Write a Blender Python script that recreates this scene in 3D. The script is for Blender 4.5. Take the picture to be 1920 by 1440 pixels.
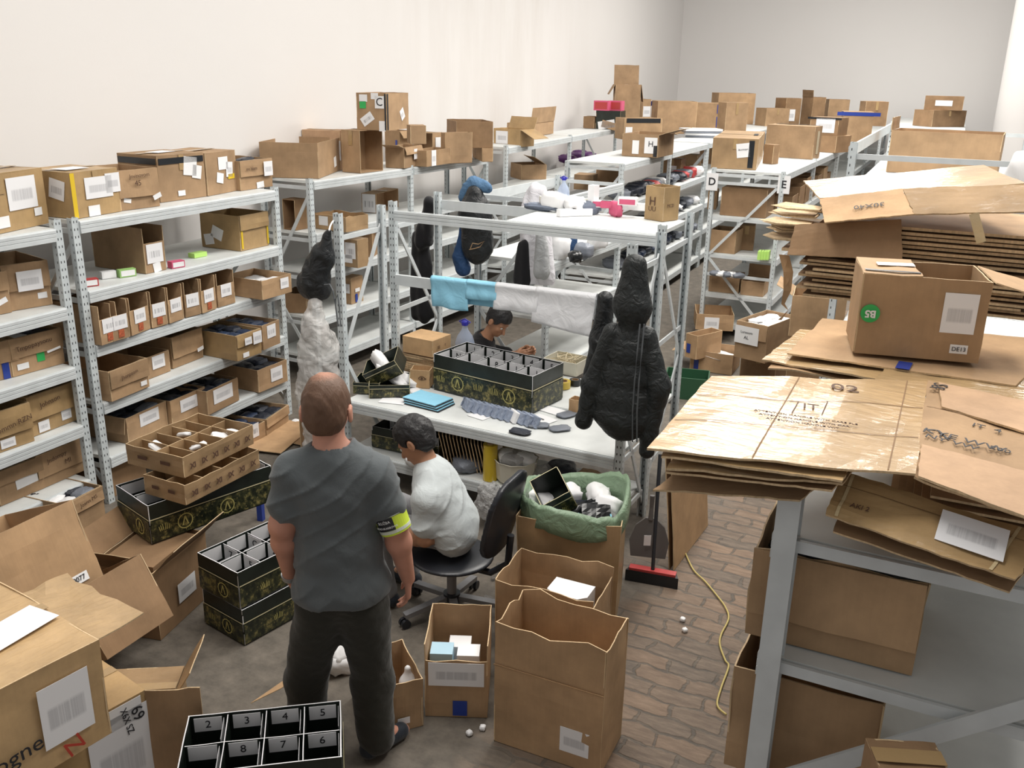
import bpy, bmesh, math, random
import numpy as np
from mathutils import Vector, Matrix, noise
# ------------------------------------------------------------------ camera, world, lamps, exposure
random.seed(7); rng = np.random.default_rng(7)
for _o in list(bpy.data.objects): bpy.data.objects.remove(_o)
S = bpy.context.scene; COL = S.collection
F_PX, PITCH, ROLL, YAW, CAM_H = 1724.0, math.radians(18.68), math.radians(1.154), math.radians(24.8), 3.0
_f = Vector((-math.sin(YAW)*math.cos(PITCH), math.cos(YAW)*math.cos(PITCH), -math.sin(PITCH)))
_r0 = Vector((math.cos(YAW), math.sin(YAW), 0)); _u0 = _r0.cross(_f)
_r = _r0*math.cos(ROLL)+_u0*math.sin(ROLL); _u = -_r0*math.sin(ROLL)+_u0*math.cos(ROLL)
cam = bpy.data.objects.new('camera', bpy.data.cameras.new('camera')); COL.objects.link(cam)
cam.data.sensor_width = 36; cam.data.lens = 36*F_PX/1920; cam.data.clip_end = 200
cam.matrix_world = Matrix(((_r.x,_u.x,-_f.x,0),(_r.y,_u.y,-_f.y,0),(_r.z,_u.z,-_f.z,CAM_H),(0,0,0,1)))
S.camera = cam
W = bpy.data.worlds.new('world'); S.world = W; W.use_nodes = True
W.node_tree.nodes['Background'].inputs[0].default_value = (1.0, .975, .94, 1)
W.node_tree.nodes['Background'].inputs[1].default_value = .26
def area(name, loc, size, power, col=(1,.96,.90), rot=(0,0,0)):
    l = bpy.data.lights.new(name, 'AREA'); l.shape = 'RECTANGLE'; l.size, l.size_y = size; l.energy = power; l.color = col
    o = bpy.data.objects.new(name, l); COL.objects.link(o); o.location = loc; o.rotation_euler = rot
    return o
for i, (x, y, p) in enumerate([(-2.3,3.6,120),(-1.8,8.5,165),(-1.9,13.5,150),(-1.6,18.5,270),(.7,5.2,120),(1.4,12,170)]):
    area('ceiling_lamp', (x,y,6.4), (1.2,3.2), p)
S.view_settings.view_transform = 'Standard'; S.view_settings.look = 'None'
S.view_settings.gamma = 1; S.view_settings.use_curve_mapping = False
S.view_settings.exposure = 0.64
# ------------------------------------------------------------------ pixel -> world helpers
CV = Vector((0,0,CAM_H))
def ray(px, py): return (_f + _r*((px-960)/F_PX) - _u*((py-720)/F_PX)).normalized()
def P(px, py, z):
    d = ray(px, py); return CV + d*((z-CAM_H)/d.z)
def PY(px, py, y):
    d = ray(px, py); return CV + d*(y/d.y)
def HZ(xy, px, py):
    d = ray(px, py); t = (xy[0]*d.x+xy[1]*d.y)/(d.x*d.x+d.y*d.y); return CAM_H+d.z*t
# ------------------------------------------------------------------ materials
MATS = {}
def nodes(m):
    m.use_nodes = True; nt = m.node_tree; return nt, nt.nodes, nt.links, nt.nodes['Principled BSDF']
def plain(name, col, rough=.6, metal=0, spec=.5, alpha=1, trans=0, bump=0, bscale=40, var=0, coat=0):
    m = bpy.data.materials.new(name); nt, N, L, b = nodes(m)
    b.inputs['Base Color'].default_value = (*col, 1); b.inputs['Roughness'].default_value = rough
    b.inputs['Metallic'].default_value = metal; b.inputs['Specular IOR Level'].default_value = spec
    b.inputs['Alpha'].default_value = alpha; b.inputs['Transmission Weight'].default_value = trans
    b.inputs['Coat Weight'].default_value = coat
    if bump or var:
        tc = N.new('ShaderNodeTexCoord'); n = N.new('ShaderNodeTexNoise'); n.inputs['Scale'].default_value = bscale
        n.inputs['Detail'].default_value = 5; L.new(tc.outputs['Object'], n.inputs['Vector'])
        if bump:
            bp = N.new('ShaderNodeBump'); bp.inputs['Strength'].default_value = bump; bp.inputs['Distance'].default_value = .01
            L.new(n.outputs['Fac'], bp.inputs['Height']); L.new(bp.outputs[0], b.inputs['Normal'])
        if var:
            r = N.new('ShaderNodeMapRange'); r.inputs[1].default_value=.3; r.inputs[2].default_value=.7
            r.inputs[3].default_value = 1-var; r.inputs[4].default_value = 1+var
            L.new(n.outputs['Fac'], r.inputs[0]); mx = N.new('ShaderNodeMix'); mx.data_type='RGBA'; mx.blend_type='MULTIPLY'
            mx.inputs[0].default_value = 1; mx.inputs[6].default_value = (*col,1)
            cb = N.new('ShaderNodeCombineColor'); [L.new(r.outputs[0], cb.inputs[k]) for k in range(3)]
            L.new(cb.outputs[0], mx.inputs[7]); L.new(mx.outputs[2], b.inputs['Base Color'])
    MATS[name] = m; return m
def kraft(name, col, rough=.75, gloss=0, stripes=.012):
    """corrugated board: blotchy brown paper, faint fluting lines, a little wear, optional glossy tape film"""
    m = bpy.data.materials.new(name); nt, N, L, b = nodes(m)
    tc = N.new('ShaderNodeTexCoord'); oi = N.new('ShaderNodeObjectInfo')
    add = N.new('ShaderNodeVectorMath'); add.operation='ADD'
    sc = N.new('ShaderNodeVectorMath'); sc.operation='SCALE'; sc.inputs[3].default_value = 37
    L.new(oi.outputs['Random'], sc.inputs[0]); L.new(tc.outputs['Object'], add.inputs[0]); L.new(sc.outputs[0], add.inputs[1])
    n1 = N.new('ShaderNodeTexNoise'); n1.inputs['Scale'].default_value=4.5; n1.inputs['Detail'].default_value=6; n1.inputs['Roughness'].default_value=.6
    L.new(add.outputs[0], n1.inputs['Vector'])
    mp = N.new('ShaderNodeMapping'); mp.inputs['Scale'].default_value=(60,60,3); L.new(add.outputs[0], mp.inputs[0])
    n2 = N.new('ShaderNodeTexNoise'); n2.inputs['Scale'].default_value=1.5; n2.inputs['Detail'].default_value=3; L.new(mp.outputs[0], n2.inputs['Vector'])
    r1 = N.new('ShaderNodeMapRange'); r1.inputs[1].default_value=.3; r1.inputs[2].default_value=.72; r1.inputs[3].default_value=.78; r1.inputs[4].default_value=1.17; L.new(n1.outputs['Fac'], r1.inputs[0])
    r2 = N.new('ShaderNodeMapRange'); r2.inputs[1].default_value=.3; r2.inputs[2].default_value=.7; r2.inputs[3].default_value=1-stripes*2; r2.inputs[4].default_value=1+stripes*2; L.new(n2.outputs['Fac'], r2.inputs[0])
    r3 = N.new('ShaderNodeMapRange'); r3.inputs[3].default_value=.86; r3.inputs[4].default_value=1.12; L.new(oi.outputs['Random'], r3.inputs[0])
    q = N.new('ShaderNodeMath'); q.operation='MULTIPLY'; L.new(r1.outputs[0], q.inputs[0]); L.new(r2.outputs[0], q.inputs[1])
    q2 = N.new('ShaderNodeMath'); q2.operation='MULTIPLY'; L.new(q.outputs[0], q2.inputs[0]); L.new(r3.outputs[0], q2.inputs[1])
    vm = N.new('ShaderNodeVectorMath'); vm.operation='SCALE'; vm.inputs[0].default_value=col; L.new(q2.outputs[0], vm.inputs[3]); L.new(vm.outputs[0], b.inputs['Base Color'])
    b.inputs['Roughness'].default_value = rough; b.inputs['Specular IOR Level'].default_value=.3
    bp = N.new('ShaderNodeBump'); bp.inputs['Strength'].default_value=.12; bp.inputs['Distance'].default_value=.004; L.new(n2.outputs['Fac'], bp.inputs['Height'])
    if gloss:   # wrinkled clear packing tape over the board
        mp2 = N.new('ShaderNodeMapping'); mp2.inputs['Scale'].default_value=(7,26,26); L.new(add.outputs[0], mp2.inputs[0])
        n3 = N.new('ShaderNodeTexNoise'); n3.inputs['Scale'].default_value=1.3; n3.inputs['Detail'].default_value=6; n3.inputs['Distortion'].default_value=.6; L.new(mp2.outputs[0], n3.inputs['Vector'])
        bp2 = N.new('ShaderNodeBump'); bp2.inputs['Strength'].default_value=.55; bp2.inputs['Distance'].default_value=.012; L.new(n3.outputs['Fac'], bp2.inputs['Height'])
        b.inputs['Coat Weight'].default_value=gloss; b.inputs['Coat Roughness'].default_value=.12; L.new(bp2.outputs[0], b.inputs['Coat Normal'])
    L.new(bp.outputs[0], b.inputs['Normal']); MATS[name]=m; return m
kraft('kraft', (.40,.262,.150)); kraft('kraft_dark', (.29,.180,.098)); kraft('kraft_light', (.50,.32,.175))
kraft('kraft_inside', (.34,.22,.125)); kraft('kraft_tan', (.43,.280,.158)); kraft('kraft_old', (.38,.25,.132), gloss=.35)
kraft('kraft_taped', (.50,.335,.17), rough=.5, gloss=.8); kraft('kraft_edge', (.62,.46,.28), stripes=.08)
kraft('red_board',(.45,.06,.04),gloss=.6); kraft('kraft_pink', (.52,.34,.21)); kraft('kraft_yellow', (.43,.285,.135), gloss=.5)
plain('steel_paint', (.60,.635,.65), .45, var=.07, bscale=9); plain('steel_dark', (.30,.32,.34), .5)
plain('shelf_board', (.66,.68,.67), .5, var=.08, bscale=6); plain('zinc', (.42,.44,.45), .38, .6)
plain('paper', (.84,.84,.85), .6); plain('paper_card', (.80,.80,.82), .6); plain('ink', (.02,.02,.025), .6); plain('ink_brown', (.10,.05,.03), .7); plain('ink_red', (.45,.05,.03), .7)
plain('white_plastic', (.82,.82,.83), .4); plain('blue_tape', (.02,.05,.30), .35); plain('black_tape', (.012,.014,.018), .35); plain('yellow_tape', (.75,.52,.03), .35)
plain('stain_red', (.42,.10,.04), .8, var=.4, bscale=60); plain('green_sticker', (.03,.42,.10), .5); plain('box_pale_blue',(.42,.62,.74),.6); plain('tape_brown',(.40,.27,.13),.25,coat=.4,bump=.3,bscale=30); plain('clear_tape', (.62,.5,.3), .12, coat=.6, bump=.5, bscale=18); plain('pink_card', (.62,.10,.20), .5); plain('green_card', (.32,.55,.18), .5)
plain('red_card', (.45,.05,.05), .5); plain('lime_card', (.5,.8,.2), .5); plain('black_void', (.008,.008,.009), .8)
plain('dark_poly', (.016,.02,.032), .28, bump=.5, bscale=22); plain('navy_poly', (.022,.036,.075), .28, bump=.5, bscale=22); plain('grey_poly', (.20,.22,.26), .25, bump=.5, bscale=22)
plain('purple_poly', (.12,.03,.17), .35, bump=.4, bscale=25)
plain('black_gloss', (.008,.009,.010), .22); plain('black_carton', (.012,.018,.014), .35, var=.3, bscale=12)
def barcode(name='barcode_label', amt=.55, soft=.1):
    m = bpy.data.materials.new(name); nt, N, L, b = nodes(m)
    uv = N.new('ShaderNodeUVMap'); sp = N.new('ShaderNodeSeparateXYZ'); L.new(uv.outputs[0], sp.inputs[0])
    oi = N.new('ShaderNodeObjectInfo')
    cx = N.new('ShaderNodeCombineXYZ'); ma = N.new('ShaderNodeMath'); ma.operation='MULTIPLY'; ma.inputs[1].default_value=34; L.new(sp.outputs[0], ma.inputs[0])
    L.new(ma.outputs[0], cx.inputs[0]); mr = N.new('ShaderNodeMath'); mr.operation='MULTIPLY'; mr.inputs[1].default_value=50; L.new(oi.outputs['Random'], mr.inputs[0]); L.new(mr.outputs[0], cx.inputs[1])
    n = N.new('ShaderNodeTexNoise'); n.inputs['Scale'].default_value=1; n.inputs['Detail'].default_value=1; L.new(cx.outputs[0], n.inputs['Vector'])
    st = N.new('ShaderNodeMapRange'); st.inputs[1].default_value=.46; st.inputs[2].default_value=.46+soft; st.inputs[3].default_value=1; st.inputs[4].default_value=0; L.new(n.outputs['Fac'], st.inputs[0])
    def band(sock, c, w, s):
        a = N.new('ShaderNodeMath'); a.operation='SUBTRACT'; a.inputs[1].default_value=c; L.new(sock, a.inputs[0])
        e = N.new('ShaderNodeMath'); e.operation='ABSOLUTE'; L.new(a.outputs[0], e.inputs[0])
        r = N.new('ShaderNodeMapRange'); r.inputs[1].default_value=w; r.inputs[2].default_value=w+s; r.inputs[3].default_value=1; r.inputs[4].default_value=0; L.new(e.outputs[0], r.inputs[0]); return r.outputs[0]
    k1 = band(sp.outputs[1], .45, .14, .06); k2 = band(sp.outputs[0], .5, .34, .04)
    mu = N.new('ShaderNodeMath'); mu.operation='MULTIPLY'; L.new(k1, mu.inputs[0]); L.new(k2, mu.inputs[1])
    m2 = N.new('ShaderNodeMath'); m2.operation='MULTIPLY'; L.new(mu.outputs[0], m2.inputs[0]); L.new(st.outputs[0], m2.inputs[1])
    m3 = N.new('ShaderNodeMath'); m3.operation='MULTIPLY'; m3.inputs[1].default_value=amt; L.new(m2.outputs[0], m3.inputs[0])
    mx = N.new('ShaderNodeMix'); mx.data_type='RGBA'; mx.inputs[6].default_value=(.84,.84,.86,1); mx.inputs[7].default_value=(.1,.1,.12,1)
    L.new(m3.outputs[0], mx.inputs[0]); L.new(mx.outputs[2], b.inputs['Base Color']); b.inputs['Roughness'].default_value=.55
    MATS[name]=m; return m
barcode(); barcode('blurred_label', .35, .5)
# ------------------------------------------------------------------ objects
def link(name, mesh, parent=None, loc=None, rot=None):
    o = bpy.data.objects.new(name, mesh); COL.objects.link(o)
    if parent is not None: o.parent = parent
    if loc is not None: o.location = loc
    if rot is not None: o.rotation_euler = rot
    return o
def tag(o, label=None, cat=None, group=None, kind=None):
    if label: o['label'] = label
    if cat: o['category'] = cat
    if group: o['group'] = group
    if kind: o['kind'] = kind
    return o
def thing(name, label, cat, loc=(0,0,0), rz=0, group=None):
    return tag(link(name, None, None, loc, (0,0,rz)), label, cat, group)
class MB:
    """collects boxes, bars, tubes, panels; build() links them as one mesh object"""
    def __init__(s): s.v=[]; s.f=[]; s.m=[]; s.uv={}
    def add(s, vs, fs, mi=0):
        o=len(s.v); s.v += [tuple(v) for v in vs]; s.f += [tuple(i+o for i in f) for f in fs]; s.m += [mi]*len(fs)
    def box(s, a, b, mi=0, M=None):
        vs=[Vector((x,y,z)) for x in (a[0],b[0]) for y in (a[1],b[1]) for z in (a[2],b[2])]
        if M is not None: vs=[M@v for v in vs]
        s.add(vs, [(0,1,3,2),(4,6,7,5),(0,4,5,1),(2,3,7,6),(0,2,6,4),(1,5,7,3)], mi)
    def bar(s, p, q, w, h, up=(0,0,1), mi=0):
        p=Vector(p); q=Vector(q); d=(q-p).normalized(); up=Vector(up)
        sd=d.cross(up)
        if sd.length<1e-4: sd=d.cross(Vector((0,1,0)))
        sd.normalize(); u=sd.cross(d)
        vs=[]
        for e in (p,q):
            for a,b in ((-1,-1),(1,-1),(1,1),(-1,1)): vs.append(e+sd*(a*w/2)+u*(b*h/2))
        s.add(vs,[(0,3,2,1),(4,5,6,7),(0,1,5,4),(1,2,6,5),(2,3,7,6),(3,0,4,7)],mi)
    def prism(s, pts, z0, z1, mi=0, M=None):
        n=len(pts); vs=[Vector((x,y,z0)) for x,y in pts]+[Vector((x,y,z1)) for x,y in pts]
        if M is not None: vs=[M@v for v in vs]
        s.add(vs,[tuple(range(n-1,-1,-1)),tuple(range(n,2*n))]+[(i,(i+1)%n,n+(i+1)%n,n+i) for i in range(n)],mi)
    def tube(s, pts, r, n=8, mi=0, cap=True):
        pts=[Vector(p) for p in pts]; rs=r if isinstance(r,(list,tuple)) else [r]*len(pts)
        vs=[]; fs=[]; ref=Vector((0,0,1))
        for i,p in enumerate(pts):
            d=(pts[min(i+1,len(pts)-1)]-pts[max(i-1,0)]).normalized()
            a=d.cross(ref)
            if a.length<.05: a=d.cross(Vector((0,1,0)))
            a.normalize(); b=d.cross(a)
            for k in range(n):
                t=2*math.pi*k/n; vs.append(p+(a*math.cos(t)+b*math.sin(t))*rs[i])
        for i in range(len(pts)-1):
            for k in range(n): fs.append((i*n+k,i*n+(k+1)%n,(i+1)*n+(k+1)%n,(i+1)*n+k))
        if cap: fs += [tuple(range(n-1,-1,-1)), tuple((len(pts)-1)*n+k for k in range(n))]
        s.add(vs,fs,mi)
    def lathe(s, prof, n=24, c=(0,0,0), mi=0):
        vs=[]; fs=[]
        for r,z in prof:
            for k in range(n):
                t=2*math.pi*k/n; vs.append((c[0]+r*math.cos(t),c[1]+r*math.sin(t),c[2]+z))
        for i in range(len(prof)-1):
            for k in range(n): fs.append((i*n+k,i*n+(k+1)%n,(i+1)*n+(k+1)%n,(i+1)*n+k))
        s.add(vs,fs,mi)
    def panel(s, o, u, v, th, nu=6, nv=4, warp=.004, rim=0., seed=0, mi=0, me=1, crease=None):
        """a sheet of board spanned by u, v from o, thickness th along u x v, gently warped; cut edges get the edge material"""
        o=Vector(o); u=Vector(u); v=Vector(v); n=u.cross(v).normalized(); A=[];
        for side in (0,1):
            for j in range(nv+1):
                for i in range(nu+1):
                    a=i/nu; b=j/nv; p=o+u*a+v*b
                    w=noise.noise(Vector((a*2.1+seed*3.7,b*2.3-seed*1.3,seed*.77)))*warp*min(1,4*b)
                    rr=noise.noise(Vector((a*9+seed,b*3,seed)))*rim*(b**3)
                    p=p+n*(w+(th if side else 0))+v.normalized()*rr
                    A.append(p)
        k=(nu+1)*(nv+1); fs=[]; ms=[]
        for j in range(nv):
            for i in range(nu):
                q=j*(nu+1)+i; fs.append((q,q+nu+1,q+nu+2,q+1)); ms.append(mi); fs.append((k+q,k+q+1,k+q+nu+2,k+q+nu+1)); ms.append(mi)
        for i in range(nu):
            fs.append((i,i+1,k+i+1,k+i)); q=nv*(nu+1)+i; fs.append((q,k+q,k+q+1,q+1)); ms += [me,me]
        for j in range(nv):
            q=j*(nu+1); fs.append((q,k+q,k+q+nu+1,q+nu+1)); q+=nu; fs.append((q,q+nu+1,k+q+nu+1,k+q)); ms += [me,me]
        base=len(s.v); s.v += [tuple(p) for p in A]; s.f += [tuple(i+base for i in f) for f in fs]; s.m += ms
    def mesh(s, name, mats, smooth=False, uv=None):
        me=bpy.data.meshes.new(name); me.from_pydata(s.v,[],s.f)
        for mt in (mats if isinstance(mats,(list,tuple)) else [mats]): me.materials.append(MATS[mt])
        me.polygons.foreach_set('material_index', s.m)
        if smooth: me.polygons.foreach_set('use_smooth',[True]*len(s.f))
        me.update(); return me
    def build(s, name, mats, parent=None, smooth=False, loc=None, rot=None):
        return link(name, s.mesh(name, mats, smooth), parent, loc, rot)
def quad(name, c, ux, vy, mat, parent, th=.0012):
    """thin label: centre c, half axes ux, vy; front face carries 0..1 UVs"""
    c=Vector(c); ux=Vector(ux); vy=Vector(vy); n=ux.cross(vy).normalized()*th
    me=bpy.data.meshes.new(name)
    f=[c-ux-vy+n,c+ux-vy+n,c+ux+vy+n,c-ux+vy+n]; b=[p-n for p in f]
    me.from_pydata([tuple(p) for p in f+b],[],[(0,1,2,3),(7,6,5,4),(0,4,5,1),(1,5,6,2),(2,6,7,3),(3,7,4,0)])
    l=me.uv_layers.new(name='UVMap')
    for i,c2 in enumerate([(0,0),(1,0),(1,1),(0,1)]): l.data[i].uv=c2
    me.materials.append(MATS[mat]); return link(name, me, parent)
_tc={}
def text_mesh(s, size, ext=.0006, bold=0):
    k=(s,size,bold)
    if k in _tc: return _tc[k]
    cu=bpy.data.curves.new('lettering','FONT'); cu.body=s; cu.size=size; cu.align_x='CENTER'; cu.align_y='CENTER'; cu.extrude=ext; cu.resolution_u=3; cu.offset=bold
    o=bpy.data.objects.new('t',cu); COL.objects.link(o); bpy.context.view_layer.update()
    me=bpy.data.meshes.new_from_object(o.evaluated_get(bpy.context.evaluated_depsgraph_get())); bpy.data.objects.remove(o)
    me.name='lettering'; _tc[k]=me; return me
def lettering(s, size, c, ux, vy, mat, parent, bold=0, off=.002):
    """lettering at c, reading along ux, up along vy"""
    ux=Vector(ux).normalized(); vy=Vector(vy).normalized(); n=ux.cross(vy).normalized()
    me=text_mesh(s,size,bold=bold).copy(); me.materials.clear(); me.materials.append(MATS[mat])
    o=link('lettering',me,parent); c=Vector(c)+n*off
    o.matrix_local=Matrix(((ux.x,vy.x,n.x,c.x),(ux.y,vy.y,n.y,c.y),(ux.z,vy.z,n.z,c.z),(0,0,0,1))); return o
def copy_tree(o, parent=None):
    c=o.copy(); COL.objects.link(c)
    if parent is not None: c.parent=parent
    for ch in list(o.children): copy_tree(ch,c)
    return c
# smooth-union distance fields polygonised with surface nets: bodies, cloth, bags
def surfnet(fn, lo, hi, h):
    lo=np.array(lo,float); hi=np.array(hi,float); n=np.ceil((hi-lo)/h).astype(int)+1
    ax=[lo[i]+h*np.arange(n[i]) for i in range(3)]
    X,Y,Z=np.meshgrid(*ax,indexing='ij'); D=fn(np.stack([X,Y,Z],-1)).astype(np.float32)
    s=D<0; c=[s[i:n[0]-1+i,j:n[1]-1+j,k:n[2]-1+k] for i in(0,1) for j in(0,1) for k in(0,1)]
    cnt=sum(a.astype(int) for a in c); act=(cnt>0)&(cnt<8); idx=-np.ones(act.shape,int); ids=np.argwhere(act); idx[act]=np.arange(len(ids))
    acc=np.zeros((len(ids),3)); wt=np.zeros(len(ids)); I,J,K=ids.T
    for a in range(3):
        for p in (0,1):
            for q in (0,1):
                o0=[0,0,0]; oth=[t for t in range(3) if t!=a]; o0[oth[0]]=p; o0[oth[1]]=q; o1=list(o0); o1[a]=1
                d0=D[I+o0[0],J+o0[1],K+o0[2]]; d1=D[I+o1[0],J+o1[1],K+o1[2]]; m=(d0<0)!=(d1<0)
                t=np.where(m,d0/np.where(m,d0-d1,1),0); pt=np.tile(np.array(o0,float),(len(ids),1)); pt[:,a]+=t
                acc+=pt*m[:,None]; wt+=m
    V=lo+h*(ids+acc/wt[:,None]); Fs=[]
    for a in range(3):
        b,c2=[(1,2),(2,0),(0,1)][a]
        sl0=[slice(1,-1)]*3; sl0[a]=slice(0,-1); sl1=[slice(1,-1)]*3; sl1[a]=slice(1,None)
        g0=D[tuple(sl0)]; g1=D[tuple(sl1)]
        e=np.argwhere((g0<0)!=(g1<0)); flip=(g0<0)[tuple(e.T)]
        base=e+1; base[:,a]-=1
        def cell(db,dc):
            t=base.copy(); t[:,b]-=db; t[:,c2]-=dc; return idx[t[:,0],t[:,1],t[:,2]]
        q=np.stack([cell(1,1),cell(0,1),cell(0,0),cell(1,0)],1)
        q[~flip]=q[~flip][:,::-1]; q=q[(q>=0).all(1)]; Fs.append(q)
    return V, np.concatenate(Fs)
def smin(a,b,k): h=np.clip(.5+.5*(b-a)/k,0,1); return b+(a-b)*h-k*h*(1-h)
def cone(p,a,b,ra,rb,fl=None):
    """round cone a-b; fl=(axis vector, factor) squashes the section along the axis"""
    a=np.array(a,float); b=np.array(b,float); ba=b-a; L2=ba@ba; pa=p-a; t=np.clip((pa@ba)/max(L2,1e-9),0,1); d=pa-t[...,None]*ba
    if fl is not None:
        ax=np.array(fl[0],float); ax/=np.linalg.norm(ax); q=d@ax; d=d+(q*(fl[1]-1))[...,None]*ax
    r=ra+(rb-ra)*t; dd=np.linalg.norm(d,axis=-1)-r
    return dd if fl is None else dd/max(1,fl[1])**.5
def ell(p,c,r,R=None):
    q=p-np.array(c,float)
    if R is not None: q=q@np.array(R)
    r=np.array(r,float); k0=np.linalg.norm(q/r,axis=-1); k1=np.linalg.norm(q/(r*r),axis=-1); return k0*(k0-1)/np.maximum(k1,1e-6)
def np_noise(p,s,seed=0):
    p=p*s+seed*1.7
    return (np.sin(p[...,0]*1.3+1.7*np.sin(p[...,1]*.9+seed))*np.cos(p[...,2]*1.1+1.3*np.sin(p[...,0]*.7))+.5*np.sin(p[...,1]*2.3+1.9*np.cos(p[...,2]*1.7+p[...,0]))+.25*np.sin(p[...,2]*4.7+2*np.sin(p[...,1]*3.1+p[...,0]*2.2)))/1.75
def sdf_obj(name, fn, lo, hi, h, mat, parent=None, attr=None, loc=None):
    V,Fq=surfnet(fn,lo,hi,h); me=bpy.data.meshes.new(name); me.from_pydata(V.tolist(),[],Fq.tolist())
    for mt in (mat if isinstance(mat,(list,tuple)) else [mat]): me.materials.append(MATS[mt])
    me.polygons.foreach_set('use_smooth',[True]*len(me.polygons)); me.update()
    return link(name, me, parent, loc)
# ------------------------------------------------------------------ the setting
def mat_floor():
    m=bpy.data.materials.new('floor_mat'); nt,N,L,b=nodes(m); tc=N.new('ShaderNodeTexCoord')
    mp=N.new('ShaderNodeMapping'); mp.inputs['Rotation'].default_value=(0,0,math.radians(2)); L.new(tc.outputs['Object'],mp.inputs[0])
    nz=N.new('ShaderNodeTexNoise'); nz.inputs['Scale'].default_value=7; nz.inputs['Detail'].default_value=4; L.new(mp.outputs[0],nz.inputs['Vector'])
    sub=N.new('ShaderNodeVectorMath'); sub.operation='MULTIPLY_ADD'; sub.inputs[1].default_value=(.09,.09,0); L.new(nz.outputs['Color'],sub.inputs[0]); L.new(mp.outputs[0],sub.inputs[2])
    br=N.new('ShaderNodeTexBrick'); br.inputs['Scale'].default_value=1; br.inputs['Brick Width'].default_value=.27; br.inputs['Row Height'].default_value=.118
    br.inputs['Mortar Size'].default_value=.012; br.inputs['Mortar Smooth'].default_value=.6
    br.inputs['Color1'].default_value=(.27,.165,.10,1); br.inputs['Color2'].default_value=(.12,.095,.075,1); br.inputs['Mortar'].default_value=(.07,.06,.05,1); L.new(sub.outputs[0],br.inputs['Vector'])
    n2=N.new('ShaderNodeTexNoise'); n2.inputs['Scale'].default_value=9; n2.inputs['Detail'].default_value=8; n2.inputs['Roughness'].default_value=.7; L.new(tc.outputs['Object'],n2.inputs['Vector'])
    mp3=N.new('ShaderNodeMapping'); mp3.inputs['Scale'].default_value=(3,14,1); L.new(tc.outputs['Object'],mp3.inputs[0])
    n3=N.new('ShaderNodeTexNoise'); n3.inputs['Scale'].default_value=2.2; n3.inputs['Detail'].default_value=8; n3.inputs['Roughness'].default_value=.75; L.new(mp3.outputs[0],n3.inputs['Vector'])
    cr=N.new('ShaderNodeValToRGB'); e=cr.color_ramp.elements; e[0].position=.32; e[0].color=(.045,.038,.032,1); e[1].position=.68; e[1].color=(.30,.235,.175,1)
    e2=cr.color_ramp.elements.new(.5); e2.color=(.15,.118,.09,1); L.new(n3.outputs['Fac'],cr.inputs[0])
    mb=N.new('ShaderNodeMix'); mb.data_type='RGBA'; mb.inputs[0].default_value=.5; L.new(br.outputs['Color'],mb.inputs[6]); L.new(cr.outputs[0],mb.inputs[7])
    cc=N.new('ShaderNodeValToRGB'); e=cc.color_ramp.elements; e[0].position=.3; e[0].color=(.085,.074,.06,1); e[1].position=.72; e[1].color=(.20,.172,.14,1); L.new(n2.outputs['Fac'],cc.inputs[0])
    # laid bricks give way to a worn screed towards the left
    sp=N.new('ShaderNodeSeparateXYZ'); L.new(sub.outputs[0],sp.inputs[0]); n4=N.new('ShaderNodeTexNoise'); n4.inputs['Scale'].default_value=1.7; n4.inputs['Detail'].default_value=5; L.new(tc.outputs['Object'],n4.inputs['Vector'])
    ad=N.new('ShaderNodeMath'); ad.operation='MULTIPLY_ADD'; ad.inputs[1].default_value=1.2; L.new(n4.outputs['Fac'],ad.inputs[0]); L.new(sp.outputs[0],ad.inputs[2])
    r=N.new('ShaderNodeMapRange'); r.inputs[1].default_value=-1.15; r.inputs[2].default_value=-.75; L.new(ad.outputs[0],r.inputs[0])
    mx=N.new('ShaderNodeMix'); mx.data_type='RGBA'; L.new(r.outputs[0],mx.inputs[0]); L.new(cc.outputs[0],mx.inputs[6]); L.new(mb.outputs[2],mx.inputs[7]); L.new(mx.outputs[2],b.inputs['Base Color'])
    b.inputs['Roughness'].default_value=.7
    hm=N.new('ShaderNodeMath'); hm.operation='MULTIPLY'; L.new(br.outputs['Fac'],hm.inputs[0]); L.new(r.outputs[0],hm.inputs[1])
    hs=N.new('ShaderNodeMath'); hs.operation='SUBTRACT'; L.new(n3.outputs['Fac'],hs.inputs[0]); L.new(hm.outputs[0],hs.inputs[1])
    bp=N.new('ShaderNodeBump'); bp.inputs['Strength'].default_value=.5; bp.inputs['Distance'].default_value=.012; L.new(hs.outputs[0],bp.inputs['Height']); L.new(bp.outputs[0],b.inputs['Normal'])
    MATS['floor_mat']=m
mat_floor()
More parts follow.
